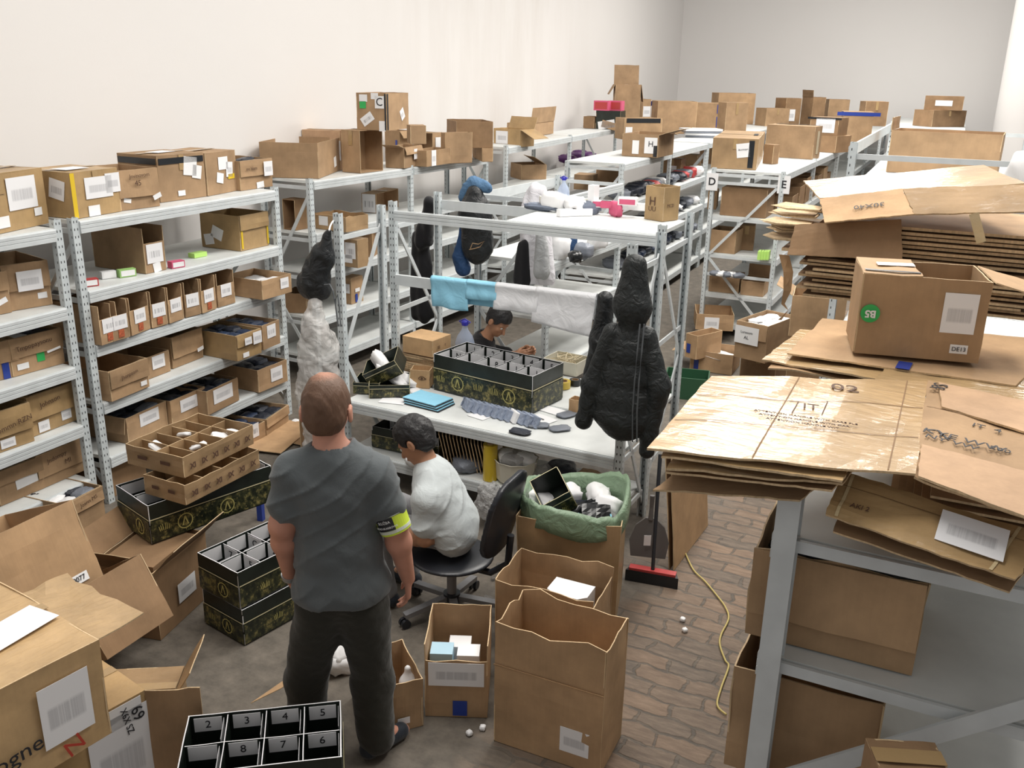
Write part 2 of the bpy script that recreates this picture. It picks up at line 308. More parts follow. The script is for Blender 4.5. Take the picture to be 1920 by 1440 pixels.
def mat_wall(name, base, stain):
    m=bpy.data.materials.new(name); nt,N,L,b=nodes(m); tc=N.new('ShaderNodeTexCoord')
    n=N.new('ShaderNodeTexNoise'); n.inputs['Scale'].default_value=1.1; n.inputs['Detail'].default_value=6; L.new(tc.outputs['Object'],n.inputs['Vector'])
    mp=N.new('ShaderNodeMapping'); mp.inputs['Scale'].default_value=(.9,.9,.16); L.new(tc.outputs['Object'],mp.inputs[0])
    n2=N.new('ShaderNodeTexNoise'); n2.inputs['Scale'].default_value=1.4; n2.inputs['Detail'].default_value=7; n2.inputs['Roughness'].default_value=.65; L.new(mp.outputs[0],n2.inputs['Vector'])
    sp=N.new('ShaderNodeSeparateXYZ'); L.new(tc.outputs['Object'],sp.inputs[0])
    # rising damp streaks sit on the stretch of wall between y=9 and y=17
    d=N.new('ShaderNodeMath'); d.operation='SUBTRACT'; d.inputs[1].default_value=13.2; L.new(sp.outputs[1],d.inputs[0]); ab=N.new('ShaderNodeMath'); ab.operation='ABSOLUTE'; L.new(d.outputs[0],ab.inputs[0])
    w=N.new('ShaderNodeMapRange'); w.inputs[1].default_value=1.5; w.inputs[2].default_value=4.6; w.inputs[3].default_value=stain*.4; w.inputs[4].default_value=0; L.new(ab.outputs[0],w.inputs[0])
    r=N.new('ShaderNodeMapRange'); r.inputs[1].default_value=.40; r.inputs[2].default_value=.68; L.new(n2.outputs['Fac'],r.inputs[0])
    k=N.new('ShaderNodeMath'); k.operation='MULTIPLY'; L.new(w.outputs[0],k.inputs[0]); L.new(r.outputs[0],k.inputs[1])
    c0=N.new('ShaderNodeMix'); c0.data_type='RGBA'; c0.inputs[6].default_value=(*[x*.97 for x in base],1); c0.inputs[7].default_value=(*base,1); L.new(n.outputs['Fac'],c0.inputs[0])
    mx=N.new('ShaderNodeMix'); mx.data_type='RGBA'; L.new(k.outputs[0],mx.inputs[0]); L.new(c0.outputs[2],mx.inputs[6]); mx.inputs[7].default_value=(.56,.51,.46,1); L.new(mx.outputs[2],b.inputs['Base Color'])
    # flaked spots of plaster
    n5=N.new('ShaderNodeTexNoise'); n5.inputs['Scale'].default_value=3.4; n5.inputs['Detail'].default_value=9; n5.inputs['Roughness'].default_value=.8; L.new(tc.outputs['Object'],n5.inputs['Vector'])
    r5=N.new('ShaderNodeMapRange'); r5.inputs[1].default_value=.715; r5.inputs[2].default_value=.735; L.new(n5.outputs['Fac'],r5.inputs[0])
    mx2=N.new('ShaderNodeMix'); mx2.data_type='RGBA'; L.new(r5.outputs[0],mx2.inputs[0]); L.new(mx.outputs[2],mx2.inputs[6]); mx2.inputs[7].default_value=(.33,.28,.24,1); L.new(mx2.outputs[2],b.inputs['Base Color'])
    bp=N.new('ShaderNodeBump'); bp.inputs['Strength'].default_value=.15; bp.inputs['Distance'].default_value=.01; L.new(n5.outputs['Fac'],bp.inputs['Height']); L.new(bp.outputs[0],b.inputs['Normal'])
    b.inputs['Roughness'].default_value=.85; MATS[name]=m
mat_wall('plaster',(.775,.752,.735),.8); mat_wall('plaster_back',(.81,.79,.775),0)
mb=MB(); mb.box((-8,-2,-.1),(8,27,0)); tag(mb.build('floor','floor_mat'),kind='structure')
WY=25.0
def wallx(y): return -6.13-.040*(y-6)
mb=MB(); mb.add([(wallx(-2),-2,0),(wallx(WY),WY,0),(wallx(WY),WY,7.5),(wallx(-2),-2,7.5),(wallx(-2)-.2,-2,0),(wallx(WY)-.2,WY,0),(wallx(WY)-.2,WY,7.5),(wallx(-2)-.2,-2,7.5)],[(0,1,2,3),(7,6,5,4),(0,4,5,1),(3,2,6,7),(0,3,7,4),(1,5,6,2)])
tag(mb.build('wall_left','plaster'),kind='structure')
mb=MB(); mb.box((wallx(WY)-.1,WY,0),(8,WY+.2,7.5)); tag(mb.build('wall_back','plaster_back'),kind='structure')
cp=PY(1910,235,22.0); mb=MB(); mb.lathe([(.68,0),(.68,7.5)],40,(cp.x+.22,22.0,0)); o=mb.build('column','plaster_back',smooth=True); tag(o,kind='structure')
# ------------------------------------------------------------------ steel shelving
def mat_upright():
    m=bpy.data.materials.new('upright_steel'); nt,N,L,b=nodes(m); tc=N.new('ShaderNodeTexCoord'); sp=N.new('ShaderNodeSeparateXYZ'); L.new(tc.outputs['Object'],sp.inputs[0])
    def fr(sock,step,off=0):
        a=N.new('ShaderNodeMath'); a.operation='MULTIPLY_ADD'; a.inputs[1].default_value=1/step; a.inputs[2].default_value=off; L.new(sock,a.inputs[0])
        c=N.new('ShaderNodeMath'); c.operation='FRACT'; L.new(a.outputs[0],c.inputs[0]); d=N.new('ShaderNodeMath'); d.operation='SUBTRACT'; d.inputs[1].default_value=.5; L.new(c.outputs[0],d.inputs[0]); e=N.new('ShaderNodeMath'); e.operation='ABSOLUTE'; L.new(d.outputs[0],e.inputs[0]); return e.outputs[0]
    n=N.new('ShaderNodeTexNoise'); n.inputs['Scale'].default_value=14; n.inputs['Detail'].default_value=4; L.new(tc.outputs['Object'],n.inputs['Vector'])
    z=fr(sp.outputs[2],.05); a=N.new('ShaderNodeMath'); a.operation='LESS_THAN'; a.inputs[1].default_value=.16; L.new(z,a.inputs[0])
    at=N.new('ShaderNodeAttribute'); at.attribute_name='slot'; at.attribute_type='GEOMETRY'
    k=N.new('ShaderNodeMath'); k.operation='MULTIPLY'; L.new(a.outputs[0],k.inputs[0]); L.new(at.outputs['Fac'],k.inputs[1])
    r=N.new('ShaderNodeMapRange'); r.inputs[1].default_value=.3; r.inputs[2].default_value=.7; r.inputs[3].default_value=.9; r.inputs[4].default_value=1.08; L.new(n.outputs['Fac'],r.inputs[0])
    vm=N.new('ShaderNodeVectorMath'); vm.operation='SCALE'; vm.inputs[0].default_value=(.58,.63,.65); L.new(r.outputs[0],vm.inputs[3])
    mx=N.new('ShaderNodeMix'); mx.data_type='RGBA'; L.new(k.outputs[0],mx.inputs[0]); L.new(vm.outputs[0],mx.inputs[6]); mx.inputs[7].default_value=(.04,.045,.05,1); L.new(mx.outputs[2],b.inputs['Base Color']); b.inputs['Roughness'].default_value=.45
    MATS['upright_steel']=m
mat_upright()
def upright_mesh(h, w=.055, d=.045):
    """open C section; two columns of slots marked by a face attribute on the narrow strips"""
    t=.003; strips=[(-w/2,-w/2+.012,0),(-w/2+.012,-w/2+.019,1),(-w/2+.019,w/2-.019,0),(w/2-.019,w/2-.012,1),(w/2-.012,w/2,0)]
    v=[];f=[];sl=[]
    for x0,x1,k in strips:
        o=len(v); v+=[(x0,0,0),(x1,0,0),(x1,0,h),(x0,0,h)]; f.append((o,o+1,o+2,o+3)); sl.append(k)
        o=len(v); v+=[(x0,t,0),(x1,t,0),(x1,t,h),(x0,t,h)]; f.append((o+3,o+2,o+1,o)); sl.append(k)
    for s in (-1,1):
        X=s*w/2; Xi=s*(w/2-t)
        for y0,y1,k in ((0,.012,0),(.012,.018,1),(.018,d,0)):
            for xx in (X,Xi):
                o=len(v); v+=[(xx,y0,0),(xx,y1,0),(xx,y1,h),(xx,y0,h)]; f.append((o,o+1,o+2,o+3)); sl.append(k)
        o=len(v); v+=[(X,d,0),(Xi-s*.010,d,0),(Xi-s*.010,d,h),(X,d,h)]; f.append((o,o+1,o+2,o+3)); sl.append(0)
        o=len(v); v+=[(X,0,h),(X,d,h),(Xi,d,h),(Xi,0,h)]; f.append((o,o+1,o+2,o+3)); sl.append(0)
    me=bpy.data.meshes.new('upright'); me.from_pydata(v,[],f); me.materials.append(MATS['upright_steel'])
    at=me.attributes.new('slot','FLOAT','FACE'); at.data.foreach_set('value',[float(x) for x in sl]); me.update(); return me
_um={}; RKS=[]
def rack(label, p0, p1, depth, h, levels, bays=1, panel=True, group=None, braces=True, front_skip=(), back_skip=(), skip_panel=(), beam_h=.085, lv_post=None, tags=True, end_h=None, flip=False, beam_at=(), um=None):
    """p0-p1 front line (x,y); depth to the left of it. levels = heights of the shelf tops"""
    p0=Vector(p0); p1=Vector(p1); d=p1-p0; Ln=d.length; yaw=math.atan2(d.y,d.x)
    RKS.append((Matrix.Translation((p0.x,p0.y,0))@Matrix.Rotation(yaw,4,'Z'),Ln,depth,sorted(levels)))
    t=thing('storage_rack',label,'storage rack',(p0.x,p0.y,0),yaw,group)
    if h not in _um: _um[h]=upright_mesh(h)
    for i in range(bays+1):
        x=Ln*i/bays
        for y,rz in ((0,0),(depth,math.pi)):
            link('upright',um or _um[h],t,(x,y,0),(0,0,rz))
        if i in (0,bays) or bays<4:
            hs=end_h or [z-.07 for z in levels]
            for z in hs:
                m=MB(); m.bar((x,.046,z),(x,depth-.046,z),.012,.035); m.build('cross_bar','steel_paint',t)
            if braces and i in (0,bays):
                zz=[.12,h*.48,h*.93]; ys=[(.03,depth-.03),(depth-.03,.03)] if not flip else [(depth-.03,.03),(.03,depth-.03)]
                for k in range(2):
                    m=MB(); m.bar((x,ys[k][0],zz[k]),(x,ys[k][1],zz[k+1]),.012,.032); m.build('diagonal_brace','steel_paint',t)
    for li,z in enumerate(levels):
        for b in range(bays):
            x0=Ln*b/bays+.028; x1=Ln*(b+1)/bays-.028
            for si,(y,s) in enumerate(((-.002,-1),(depth+.002,1))):
                if (si==0 and li in front_skip) or (si==1 and li in back_skip): continue
                bh=beam_h; pr=[(0,-.006),(.014,-.006),(.018,-.014),(.018,-.030),(.013,-.033),(.018,-.036),(.018,-.054),(.013,-.057),(.018,-.060),(.018,-bh),(0,-bh)]
                m=MB(); n=len(pr); vs=[(xx,y+s*a-s*.008,z+c) for xx in (x0,x1) for a,c in pr]
                m.add(vs,[tuple(range(n)),tuple(range(2*n-1,n-1,-1))]+[(i,(i+1)%n,n+(i+1)%n,n+i) for i in range(n)])
                m.build('beam','steel_paint',t)
            if panel and li not in skip_panel:
                m=MB(); m.box((x0-.01,.004,z-.028),(x1+.01,depth-.004,z-.002)); m.build('shelf_board','shelf_board',t)
    for z,y in beam_at:
        m=MB(); m.bar((.028,y,z-.04),(Ln-.028,y,z-.04),.03,.08); m.build('beam','steel_paint',t)
    return t
RACKS={}
LV2=[2.03,1.56,1.18,.76,.35]; LV1=[2.0,1.48,1.07,.65,.24]
RACKS['L1']=rack('light grey steel rack cut by the left picture edge, full of open cartons',(-5.17,2.05),(-5.16,4.14),.8,2.05,LV1,braces=False)
RACKS['L2']=rack('light grey steel rack at the left wall behind the standing man, with narrow carton bins',(-5.13,4.25),(-5.14,6.30),.8,2.05,LV2)
LV3=[2.0,1.50,1.12,.66,.25]
RACKS['L3']=rack('steel rack along the left wall carrying the tall carton with a letter C sign',(-5.45,7.19),(-5.30,10.6),.62,2.02,LV3,bays=2)
LV4=[2.12,1.52,1.05,.6,.2]
RACKS['L4']=rack('taller steel rack farthest back on the left wall, topped by two open flap cartons',(-5.08,10.72),(-5.42,15.9),.62,2.14,LV4,bays=2,flip=True)
LVC=[2.0,1.50,1.05,.62,.2]
RACKS['C']=rack('steel rack row whose pale empty end shelf sits behind the white hanging shirt',(-3.56,10.75),(-3.58,15.0),.74,2.0,LVC,bays=2)
RACKS['C0']=rack('short steel rack behind the bench on which the white shirt and backpack hang',(-3.02,7.26),(-2.92,8.85),.74,2.02,[2.0,1.45,.95,.45],bays=1,skip_panel=(0,),end_h=[1.97,1.1,.4])
RACKS['C2']=rack('far steel rack row under the big cartons with blue tape bands',(-3.58,15.1),(-3.66,24.6),.74,2.0,LVC,bays=3)
LVE=[1.98,1.45,1.0,.52,.15]
RACKS['E']=rack('steel rack row with paper signs D and E on its end uprights',(-1.70,10.95),(-1.60,15.2),.84,2.0,LVE,bays=2,end_h=[1.92,1.83,1.41,.965,.745,.48,.11])
RACKS['E2']=rack('far end of the steel rack row behind the large plain carton, near the back wall',(-1.60,15.3),(-1.56,24.6),.84,2.0,LVE,bays=2)
RACKS['W1']=rack('steel rack frame used as packing bench beside the seated person in pale grey',(-3.88,5.38),(-1.67,5.28),.565,2.04,[.65,.25],bays=1,end_h=[1.86,.6,.2],flip=True)
for _o in RACKS['W1'].children:
    pass
RACKS['W2']=rack('steel rack frame behind the bench, blue and white cloths over its middle beam',(-3.82,6.01),(-1.69,5.98),.72,2.06,[2.0,.65],bays=1,skip_panel=(0,),end_h=[1.86,1.2,.3],beam_at=((1.50,0.0),))
_m=MB(); _m.box((.98,.004,1.972),(2.10,.716,1.998)); _m.build('shelf_board','shelf_board',RACKS['W2'])
_pm=MB(); _pm.prism([(-.036,0),(.036,0),(.036,.06),(.030,.06),(.030,.006),(-.030,.006),(-.030,.06),(-.036,.06)],0,2.03); _pm=_pm.mesh('upright','steel_paint')
RACKS['R']=rack('near steel rack at lower right under the flattened cartons',(.52,2.30),(.56,5.3),.80,2.03,[1.84,1.46,1.0,.5],bays=2,braces=False,front_skip=(),end_h=[1.82,1.44,.98,.48],um=_pm)
_a=PY(1440,1462,2.29); _b=PY(1990,1300,2.29)
_m=MB(); _m.bar(RACKS['R'].matrix_basis.inverted()@Vector((_a.x,2.275,_a.z)),RACKS['R'].matrix_basis.inverted()@Vector((min(_b.x,.50),2.275,_a.z+(_b.z-_a.z)*((min(_b.x,.50)-_a.x)/(_b.x-_a.x)))),.012,.05); _m.build('diagonal_brace','steel_paint',RACKS['R'])
RACKS['R2']=rack('tall steel rack at right behind the strapped bundle, pale top beam sloping away',(.62,6.5),(.62,10.2),1.24,2.62,[2.6,2.28,1.7,1.1,.5],skip_panel=(0,),bays=1,braces=False)
RACKS['R3']=rack('low far rack by the round column carrying two small cartons',(.1,18.4),(.1,24.4),1.38,2.2,[2.18,1.6,1.0,.4])
# ------------------------------------------------------------------ cartons
FACE={'f':((1,0,0),(0,0,1)),'b':((-1,0,0),(0,0,1)),'l':((0,-1,0),(0,0,1)),'r':((0,1,0),(0,0,1)),'t':((1,0,0),(0,1,0))}
def W2(p,z): return P(p[0],p[1],z) if abs(p[0])>25 or abs(p[1])>25 else Vector((p[0],p[1],z))
_seed=[0]; NOFIT=[RKS[-3][1],RKS[-2][1]]
def reach(B,dirn,px):
    "length along dirn from B until it shows at column px"
    q=(px-960)/F_PX; b=B-CV; return (q*b.dot(_f)-b.dot(_r))/(dirn.dot(_r)-q*dirn.dot(_f))
def carton(label, A, B, z, h, d=.35, top='open', mat='kraft', flaps=None, cut=None, labels=(), texts=(), cat='cardboard box', group=None, name='cardboard_box', th=.005, warp=.006, rim=.004, tilt=(0,0), cells=None, inner=None, cellmat='paper_card', gold=False, lift=0, mats=None):
    """A,B: bottom corners of the face seen (pixels on height z, or world xy); h metres or the pixel of A's top corner; d metres or pixel of the far corner next to B"""
    _seed[0]+=1; sd=_seed[0]
    A=W2(A,z); B=W2(B,z)
    if isinstance(h,tuple): h=HZ((A.x,A.y),*h)-z
    w=(B-A).length; yaw=math.atan2(B.y-A.y,B.x-A.x)
    dirn=Vector((-math.sin(yaw),math.cos(yaw),0))
    if isinstance(d,tuple): d=reach(B,dirn,d[0])
    w-=.008
    c=(A+B)/2+dirn*(d/2)
    for RM,RL,RD,lv in RKS:      # keep a carton that stands on a shelf clear of the posts, braces and the beam above
        k=[i for i,q in enumerate(lv) if abs(q-z)<.012]
        if not k or name!='cardboard_box' or RL<1.9 or RL in NOFIT: continue
        RI=RM.inverted(); q=RI@Vector((c.x,c.y,z)); rv=RI.to_3x3()@(B-A).normalized(); ra=math.atan2(rv.y,rv.x)
        along=abs(math.cos(ra))>.7; ex=(w if along else d)/2; ey=(d if along else w)/2
        if -.3<q.x<RL+.3 and -.35<q.y<RD+.5:
            topmost=k[0]+1==len(lv)
            over=q.y+ey-(RD-(.03 if not topmost else -.05))
            if over>0 and along and d-over>.15: d-=over; c=c-dirn*(over/2); q=RI@Vector((c.x,c.y,z))
            if not topmost:
                nx=min(max(q.x,.055+ex),RL-.055-ex) if 2*ex<RL-.11 else q.x
                c2=RM@Vector((q.x+max(-.07,min(.07,nx-q.x)),q.y,z)); c=Vector((c2.x,c2.y,0)); h=min(h,lv[k[0]+1]-z-.10)
            break
    t=thing(name,label,cat,(c.x,c.y,z+lift),yaw,group)
    if tilt!=(0,0): t.rotation_euler=(math.radians(tilt[0]),math.radians(tilt[1]),yaw)
    inner=inner or 'kraft_inside'
    M=[mat,'kraft_edge' if not gold else 'paper_card',inner]
    hw,hd=w/2,d/2; m=MB()
    def wall(side,h0=0,h1=h):
        if side=='f': o,u=(-hw,-hd,h0),(w,0,0)
        if side=='b': o,u=(hw,hd,h0),(-w,0,0)
        if side=='l': o,u=(-hw,hd,h0),(0,-d,0)
        if side=='r': o,u=(hw,-hd,h0),(0,d,0)
        return Vector(o),Vector(u),Vector((0,0,h1-h0))
    wr=min(warp,h*.05)
    for sde in 'fblr':
        hh=h
        if cut and sde in cut: hh=cut[sde]*h if not isinstance(cut[sde],tuple) else h
        if hh<=0: continue
        o,u,v=wall(sde,0,hh); n=u.cross(v).normalized()
        m.panel(o-n*th,u,v,th,6,4,wr if top=='open' else wr*.5,rim if top=='open' else 0,sd+ord(sde),0,1)
    k=len(m.f); m.panel((-hw,-hd,0),(w,0,0),(0,d,0),th,3,3,0,0,sd,0,0)
    if top=='closed':
        m.panel((-hw,-hd,h-th),(w,0,0),(0,d,0),th,6,6,wr*.8,0,sd+5,0,0)
    body=m.build('body',M,t)
    # inside faces darker board: assign by facing
    flaps=flaps or {}
    for sde,(fl,ang) in flaps.items():
        o,u,v=wall(sde); o=o+Vector((0,0,h)); n=u.cross(Vector((0,0,1))).normalized(); a=math.radians(ang)
        up=Vector((0,0,1))*math.cos(a)+n*math.sin(a); m=MB()
        off=n*(.003 if ang<100 else .011)*(1 if ang>0 else 0)
        ins=.004; uu=u*(1-2*ins); m.panel(o+u*ins+off-up*0.0,uu,up*fl,th*.9,6,3,.006,.006,sd*3+ord(sde),0,1); m.build('flap',M,t)
    def fp(face,u,v,off=0.0012):
        ux,vy=Vector(FACE[face][0]),Vector(FACE[face][1])
        if face=='f': c=Vector((-hw+w*u,-hd,h*v)); n=Vector((0,-1,0))
        if face=='b': c=Vector((hw-w*u,hd,h*v)); n=Vector((0,1,0))
        if face=='l': c=Vector((-hw,hd-d*u,h*v)); n=Vector((-1,0,0))
        if face=='r': c=Vector((hw,-hd+d*u,h*v)); n=Vector((1,0,0))
        if face=='t': c=Vector((-hw+w*u,-hd+d*v,h)); n=Vector((0,0,1))
        o=off+wr*(.35 if face!='t' else .55)+(.0015 if top=='closed' else 0)
        if face in flaps and flaps[face][1]>150 and h*v>h-flaps[face][0]-.01: o+=.021
        return c+n*o,ux,vy
    for L in labels:
        face,u,v,lw,lh,kind=L[:6]; rot=L[6] if len(L)>6 else 0
        c2,ux,vy=fp(face,u,v); a=math.radians(rot); ux2=ux*math.cos(a)+vy*math.sin(a); vy2=vy*math.cos(a)-ux*math.sin(a)
        nm={'paper':'paper_label','barcode_label':'barcode_label','blurred_label':'address_label','blue_tape':'blue_tape','black_tape':'black_tape','yellow_tape':'yellow_tape','clear_tape':'clear_tape','green_sticker':'green_sticker','ink_brown':'printed_mark','ink':'printed_mark'}.get(kind,'label')
        quad(nm,c2,ux2*(lw/2),vy2*(lh/2),kind,t)
    for T in texts:
        s,size,face,u,v,kind=T[:6]; rot=T[6] if len(T)>6 else 0
        c2,ux,vy=fp(face,u,v,.003); a=math.radians(rot); lettering(s,size,c2,ux*math.cos(a)+vy*math.sin(a),vy*math.cos(a)-ux*math.sin(a),kind,t)
    if top=='closed' and w>.16 and h>.09 and mat not in('black_carton','red_board','box_new') and sd%5!=0:
        quad('packing_tape',(0,0,h+.0015+wr*.5),(w*.5,0,0),(0,.024,0),'tape_brown',t)
        if sd%2: quad('packing_tape',(0,-hd-.0015-wr*.5,h*.82),(.024,0,0),(0,0,h*.17),'tape_brown',t)
    if cells:
        nx,ny=cells[:2]; top_z=h-.004; ch=cells[2] if len(cells)>2 else h*.9; wht=cells[3] if len(cells)>3 else None
        dm=[mat,'kraft_edge' if not gold else 'paper_card','black_void']
        for i in range(1,nx):
            m=MB(); x=-hw+w*i/nx; m.panel((x+.002,-hd+.008,top_z-ch),(0,d-.016,0),(0,0,ch-.003),.004,6,3,.004,.005,sd+i,0,1); m.build('divider',dm,t)
        for j in range(1,ny):
            m=MB(); y=-hd+d*j/ny; m.panel((-hw+.008,y,top_z-ch),(w-.016,0,0),(0,0,ch-.006),.004,8,3,.004,.005,sd+9+j,0,1); m.build('divider',dm,t)
        if wht:
            cw,chh,num,sides=wht
            for j in range(ny):
                for i in range(nx):
                    x0=-hw+w*i/nx; y1=-hd+d*(j+1)/ny
                    if 'b' in sides:
                        c2=Vector((x0+w/nx/2,y1-.013,top_z-chh/2-.004)); q=quad('number_card',c2,(cw/2,0,0),(0,0,chh/2),'paper_card',t)
                        s=num[(j*nx+i)%len(num)] if num else None
                        if s: lettering(s,chh*.75,c2-Vector((0,.0015,0)),(1,0,0),(0,0,1),'ink',t,off=.001)
                    if 'l' in sides:
                        q=quad('side_card',Vector((x0+.011,y1-d/ny/2,top_z-chh/2-.006)),(0,d/ny*.38,0),(0,0,chh/2),'paper_card',t)
                    if 'r' in sides:
                        q=quad('side_card',Vector((x0+w/nx-.011,y1-d/ny/2,top_z-chh/2-.006)),(0,-d/ny*.38,0),(0,0,chh/2),'paper_card',t)
                        if num: lettering(num[(j*nx+i+3)%len(num)],chh*.5,Vector((x0+w/nx-.0125,y1-d/ny/2,top_z-chh/2-.006)),(0,-1,0),(0,0,1),'ink',t,off=.001)
    t['w']=w; t['d']=d; t['h']=h
    DIM[t.name]=(w,d,h); del t['w'], t['d'], t['h']
    return t
DIM={}
# lumps that lie inside cartons: plastic wrapped garments and small product boxes
_lm={}
def lump_mesh(kind, seed):
    k=(kind,seed)
    if k in _lm: return _lm[k]
    n1,n2=18,12; v=[];f=[]
    for j in range(n2+1):
        ph=math.pi*j/n2
        for i in range(n1):
            t=2*math.pi*i/n1; ct,st=math.cos(t),math.sin(t)
            sx=math.copysign(abs(ct)**.55,ct)*abs(math.sin(ph))**.6; sy=math.copysign(abs(st)**.55,st)*abs(math.sin(ph))**.6; sz=math.copysign(abs(math.cos(ph))**.8,math.cos(ph))
            p=Vector((sx*.5,sy*.5,sz*.5)); q=1+.22*noise.noise(p*5+Vector((seed*5,0,0)))+.12*noise.noise(p*11+Vector((0,seed*5,0)))
            v.append(tuple(p*q))
    for j in range(n2):
        for i in range(n1): f.append((j*n1+i,(j+1)*n1+i,(j+1)*n1+(i+1)%n1,j*n1+(i+1)%n1))
    me=bpy.data.meshes.new('packet'); me.from_pydata(v,[],f); me.materials.append(MATS[kind]); me.polygons.foreach_set('use_smooth',[True]*len(f)); me.update(); _lm[k]=me; return me
def fill(box, n, kind='dark_poly', top=.75, size=(.16,.12,.05), label=None, name='plastic_packet', cat='packet', layers=1):
    """n packets lying in an open carton, top at the fraction `top` of its height"""
    w,d,h=DIM[box.name]; Mx=box.matrix_basis
    nx=max(1,round(math.sqrt(n*w/d))); ny=max(1,math.ceil(n/nx)); k=0
    for j in range(ny):
        for i in range(nx):
            if k>=n: break
            k+=1
            cw,cd=(w-.03)/nx,(d-.03)/ny
            x=-w/2+.015+cw*(i+.5); y=-d/2+.015+cd*(j+.5)
            kd=kind if isinstance(kind,str) else random.choice(kind)
            o=link(name,lump_mesh(kd,random.randint(0,5)))
            sz=min(size[2],h*.5)*random.uniform(.8,1.3); zz=h*top-sz/2-random.uniform(0,.02)
            o.scale=(cw*.98,cd*.98,sz); 
            o.location=Mx@Vector((x,y,max(zz,sz/2+.006))); o.rotation_euler=(random.uniform(-.12,.12),random.uniform(-.12,.12),box.rotation_euler.z)
            tag(o,label,cat,name.replace('_',' ')+'s in the '+label.split(' in the ')[-1] if label and ' in the ' in label else label)
def small_box(label, c, rz, size, mat, lid=None, text=None, group=None, name='product_box', tilt=(0,0)):
    t=thing(name,label,'product box',c,rz,group); t.rotation_euler=(math.radians(tilt[0]),math.radians(tilt[1]),rz)
    w,d,h=size; m=MB(); m.box((-w/2,-d/2,0),(w/2,d/2,h)); m.build('body',mat,t)
    if lid: quad('coloured_panel',(0,-d/2-.0006,h*.5),(w*.42,0,0),(0,0,h*.36),lid,t)
    if text: lettering(text,h*.45,(0,-d/2-.002,h*.5),(1,0,0),(0,0,1),'ink',t)
    return t
BL='barcode_label'; AL='blurred_label'
# ---- left picture edge rack (L1)
Z1=[z+.001 for z in LV1]; Z2=[z+.001 for z in LV2]; Z3=[z+.001 for z in LV3]
def fo(l=.13): return {'f':(l,178)}
carton('closed carton with a big white label on top of the leftmost rack',(-75,455),(93,418),Z1[0],.36,.42,'closed',labels=[('f',.72,.62,.26,.2,AL),('f',.88,.25,.07,.05,'paper'),('f',.45,.18,.13,.07,'paper')],mat='kraft_yellow')
b=carton('open carton with a blurred label under the top shelf of the leftmost rack',(29,581),(117,566),Z1[1],.30,.45,flaps=fo(.17),labels=[('f',.55,.62,.16,.13,AL),('f',.8,.24,.06,.04,'paper')],mat='kraft')
b=carton('open carton cut by the left picture edge, second shelf, small tilted sticker',(-60,602),(24,585),Z1[1],.27,.45,flaps=fo(.12),labels=[('f',.8,.3,.07,.035,'paper',20)],mat='kraft_tan')
b=carton('open carton with handwriting and a green dab on the leftmost rack',(42,702),(139,675),Z1[2],.25,.45,flaps=fo(.13),labels=[('f',.2,.22,.08,.04,'paper'),('f',.55,.38,.055,.075,'green_sticker'),('f',.78,.48,.1,.015,'paper',8)],texts=[('Tmpopaysonu',.045,'f',.42,.75,'ink_brown',4)],mat='kraft_tan')
fill(b,6,['dark_poly','paper'],.93,(.1,.1,.05),'small packet in the open carton with the green dab','plastic_packet','packet')
b=carton('open carton with a vertical blue tape strip at the left picture edge',(-55,727),(40,703),Z1[2],.25,.45,flaps=fo(.14),labels=[('f',.72,.3,.045,.15,'blue_tape')],mat='kraft_tan')
fill(b,4,'dark_poly',.9,(.1,.1,.05),'dark packet in the open carton with the blue tape strip')
carton('open carton with two white stickers low on its front, leftmost rack',(74,815),(168,778),Z1[3],.28,.5,flaps=fo(.17),labels=[('f',.27,.17,.085,.075,BL),('f',.72,.25,.08,.07,AL)],texts=[('Johnson',.05,'f',.4,.75,'ink_brown',6)],mat='kraft_yellow')
carton('empty open carton with scrawled front at the left edge, fourth shelf',(-25,858),(66,826),Z1[3],.27,.5,flaps=fo(.17),labels=[('f',.45,.18,.1,.06,AL)],texts=[('ommn RZN',.05,'f',.6,.62,'ink_brown',8)],mat='kraft_yellow')
b=carton('open carton scrawled Jndompy MI above the tilted empty carton',(90,912),(174,875),Z1[4],.25,.5,flaps=fo(.17),texts=[('Jndompy',.045,'f',.4,.78,'ink_brown',6),('MI',.05,'f',.62,.55,'ink_brown',4)],mat='kraft_tan')
fill(b,6,['dark_poly','grey_poly'],.97,(.1,.1,.05),'dark packet in the carton scrawled Jndompy MI')
carton('open carton with one pale paper label, lower left edge',(0,950),(86,914),Z1[4],.24,.5,flaps=fo(.1),labels=[('f',.62,.5,.16,.1,'paper',3)],mat='kraft_tan')
b=carton('open carton on the floor under the leftmost rack, white tag on its contents',(128,1008),(199,968),.005,.24,.4,flaps=fo(.1),texts=[('Joann M5',.04,'f',.55,.8,'ink_brown',6)],mat='kraft_tan')
fill(b,6,['dark_poly','grey_poly','paper'],.98,(.12,.1,.06),'packet in the floor carton beside the perforated upright')
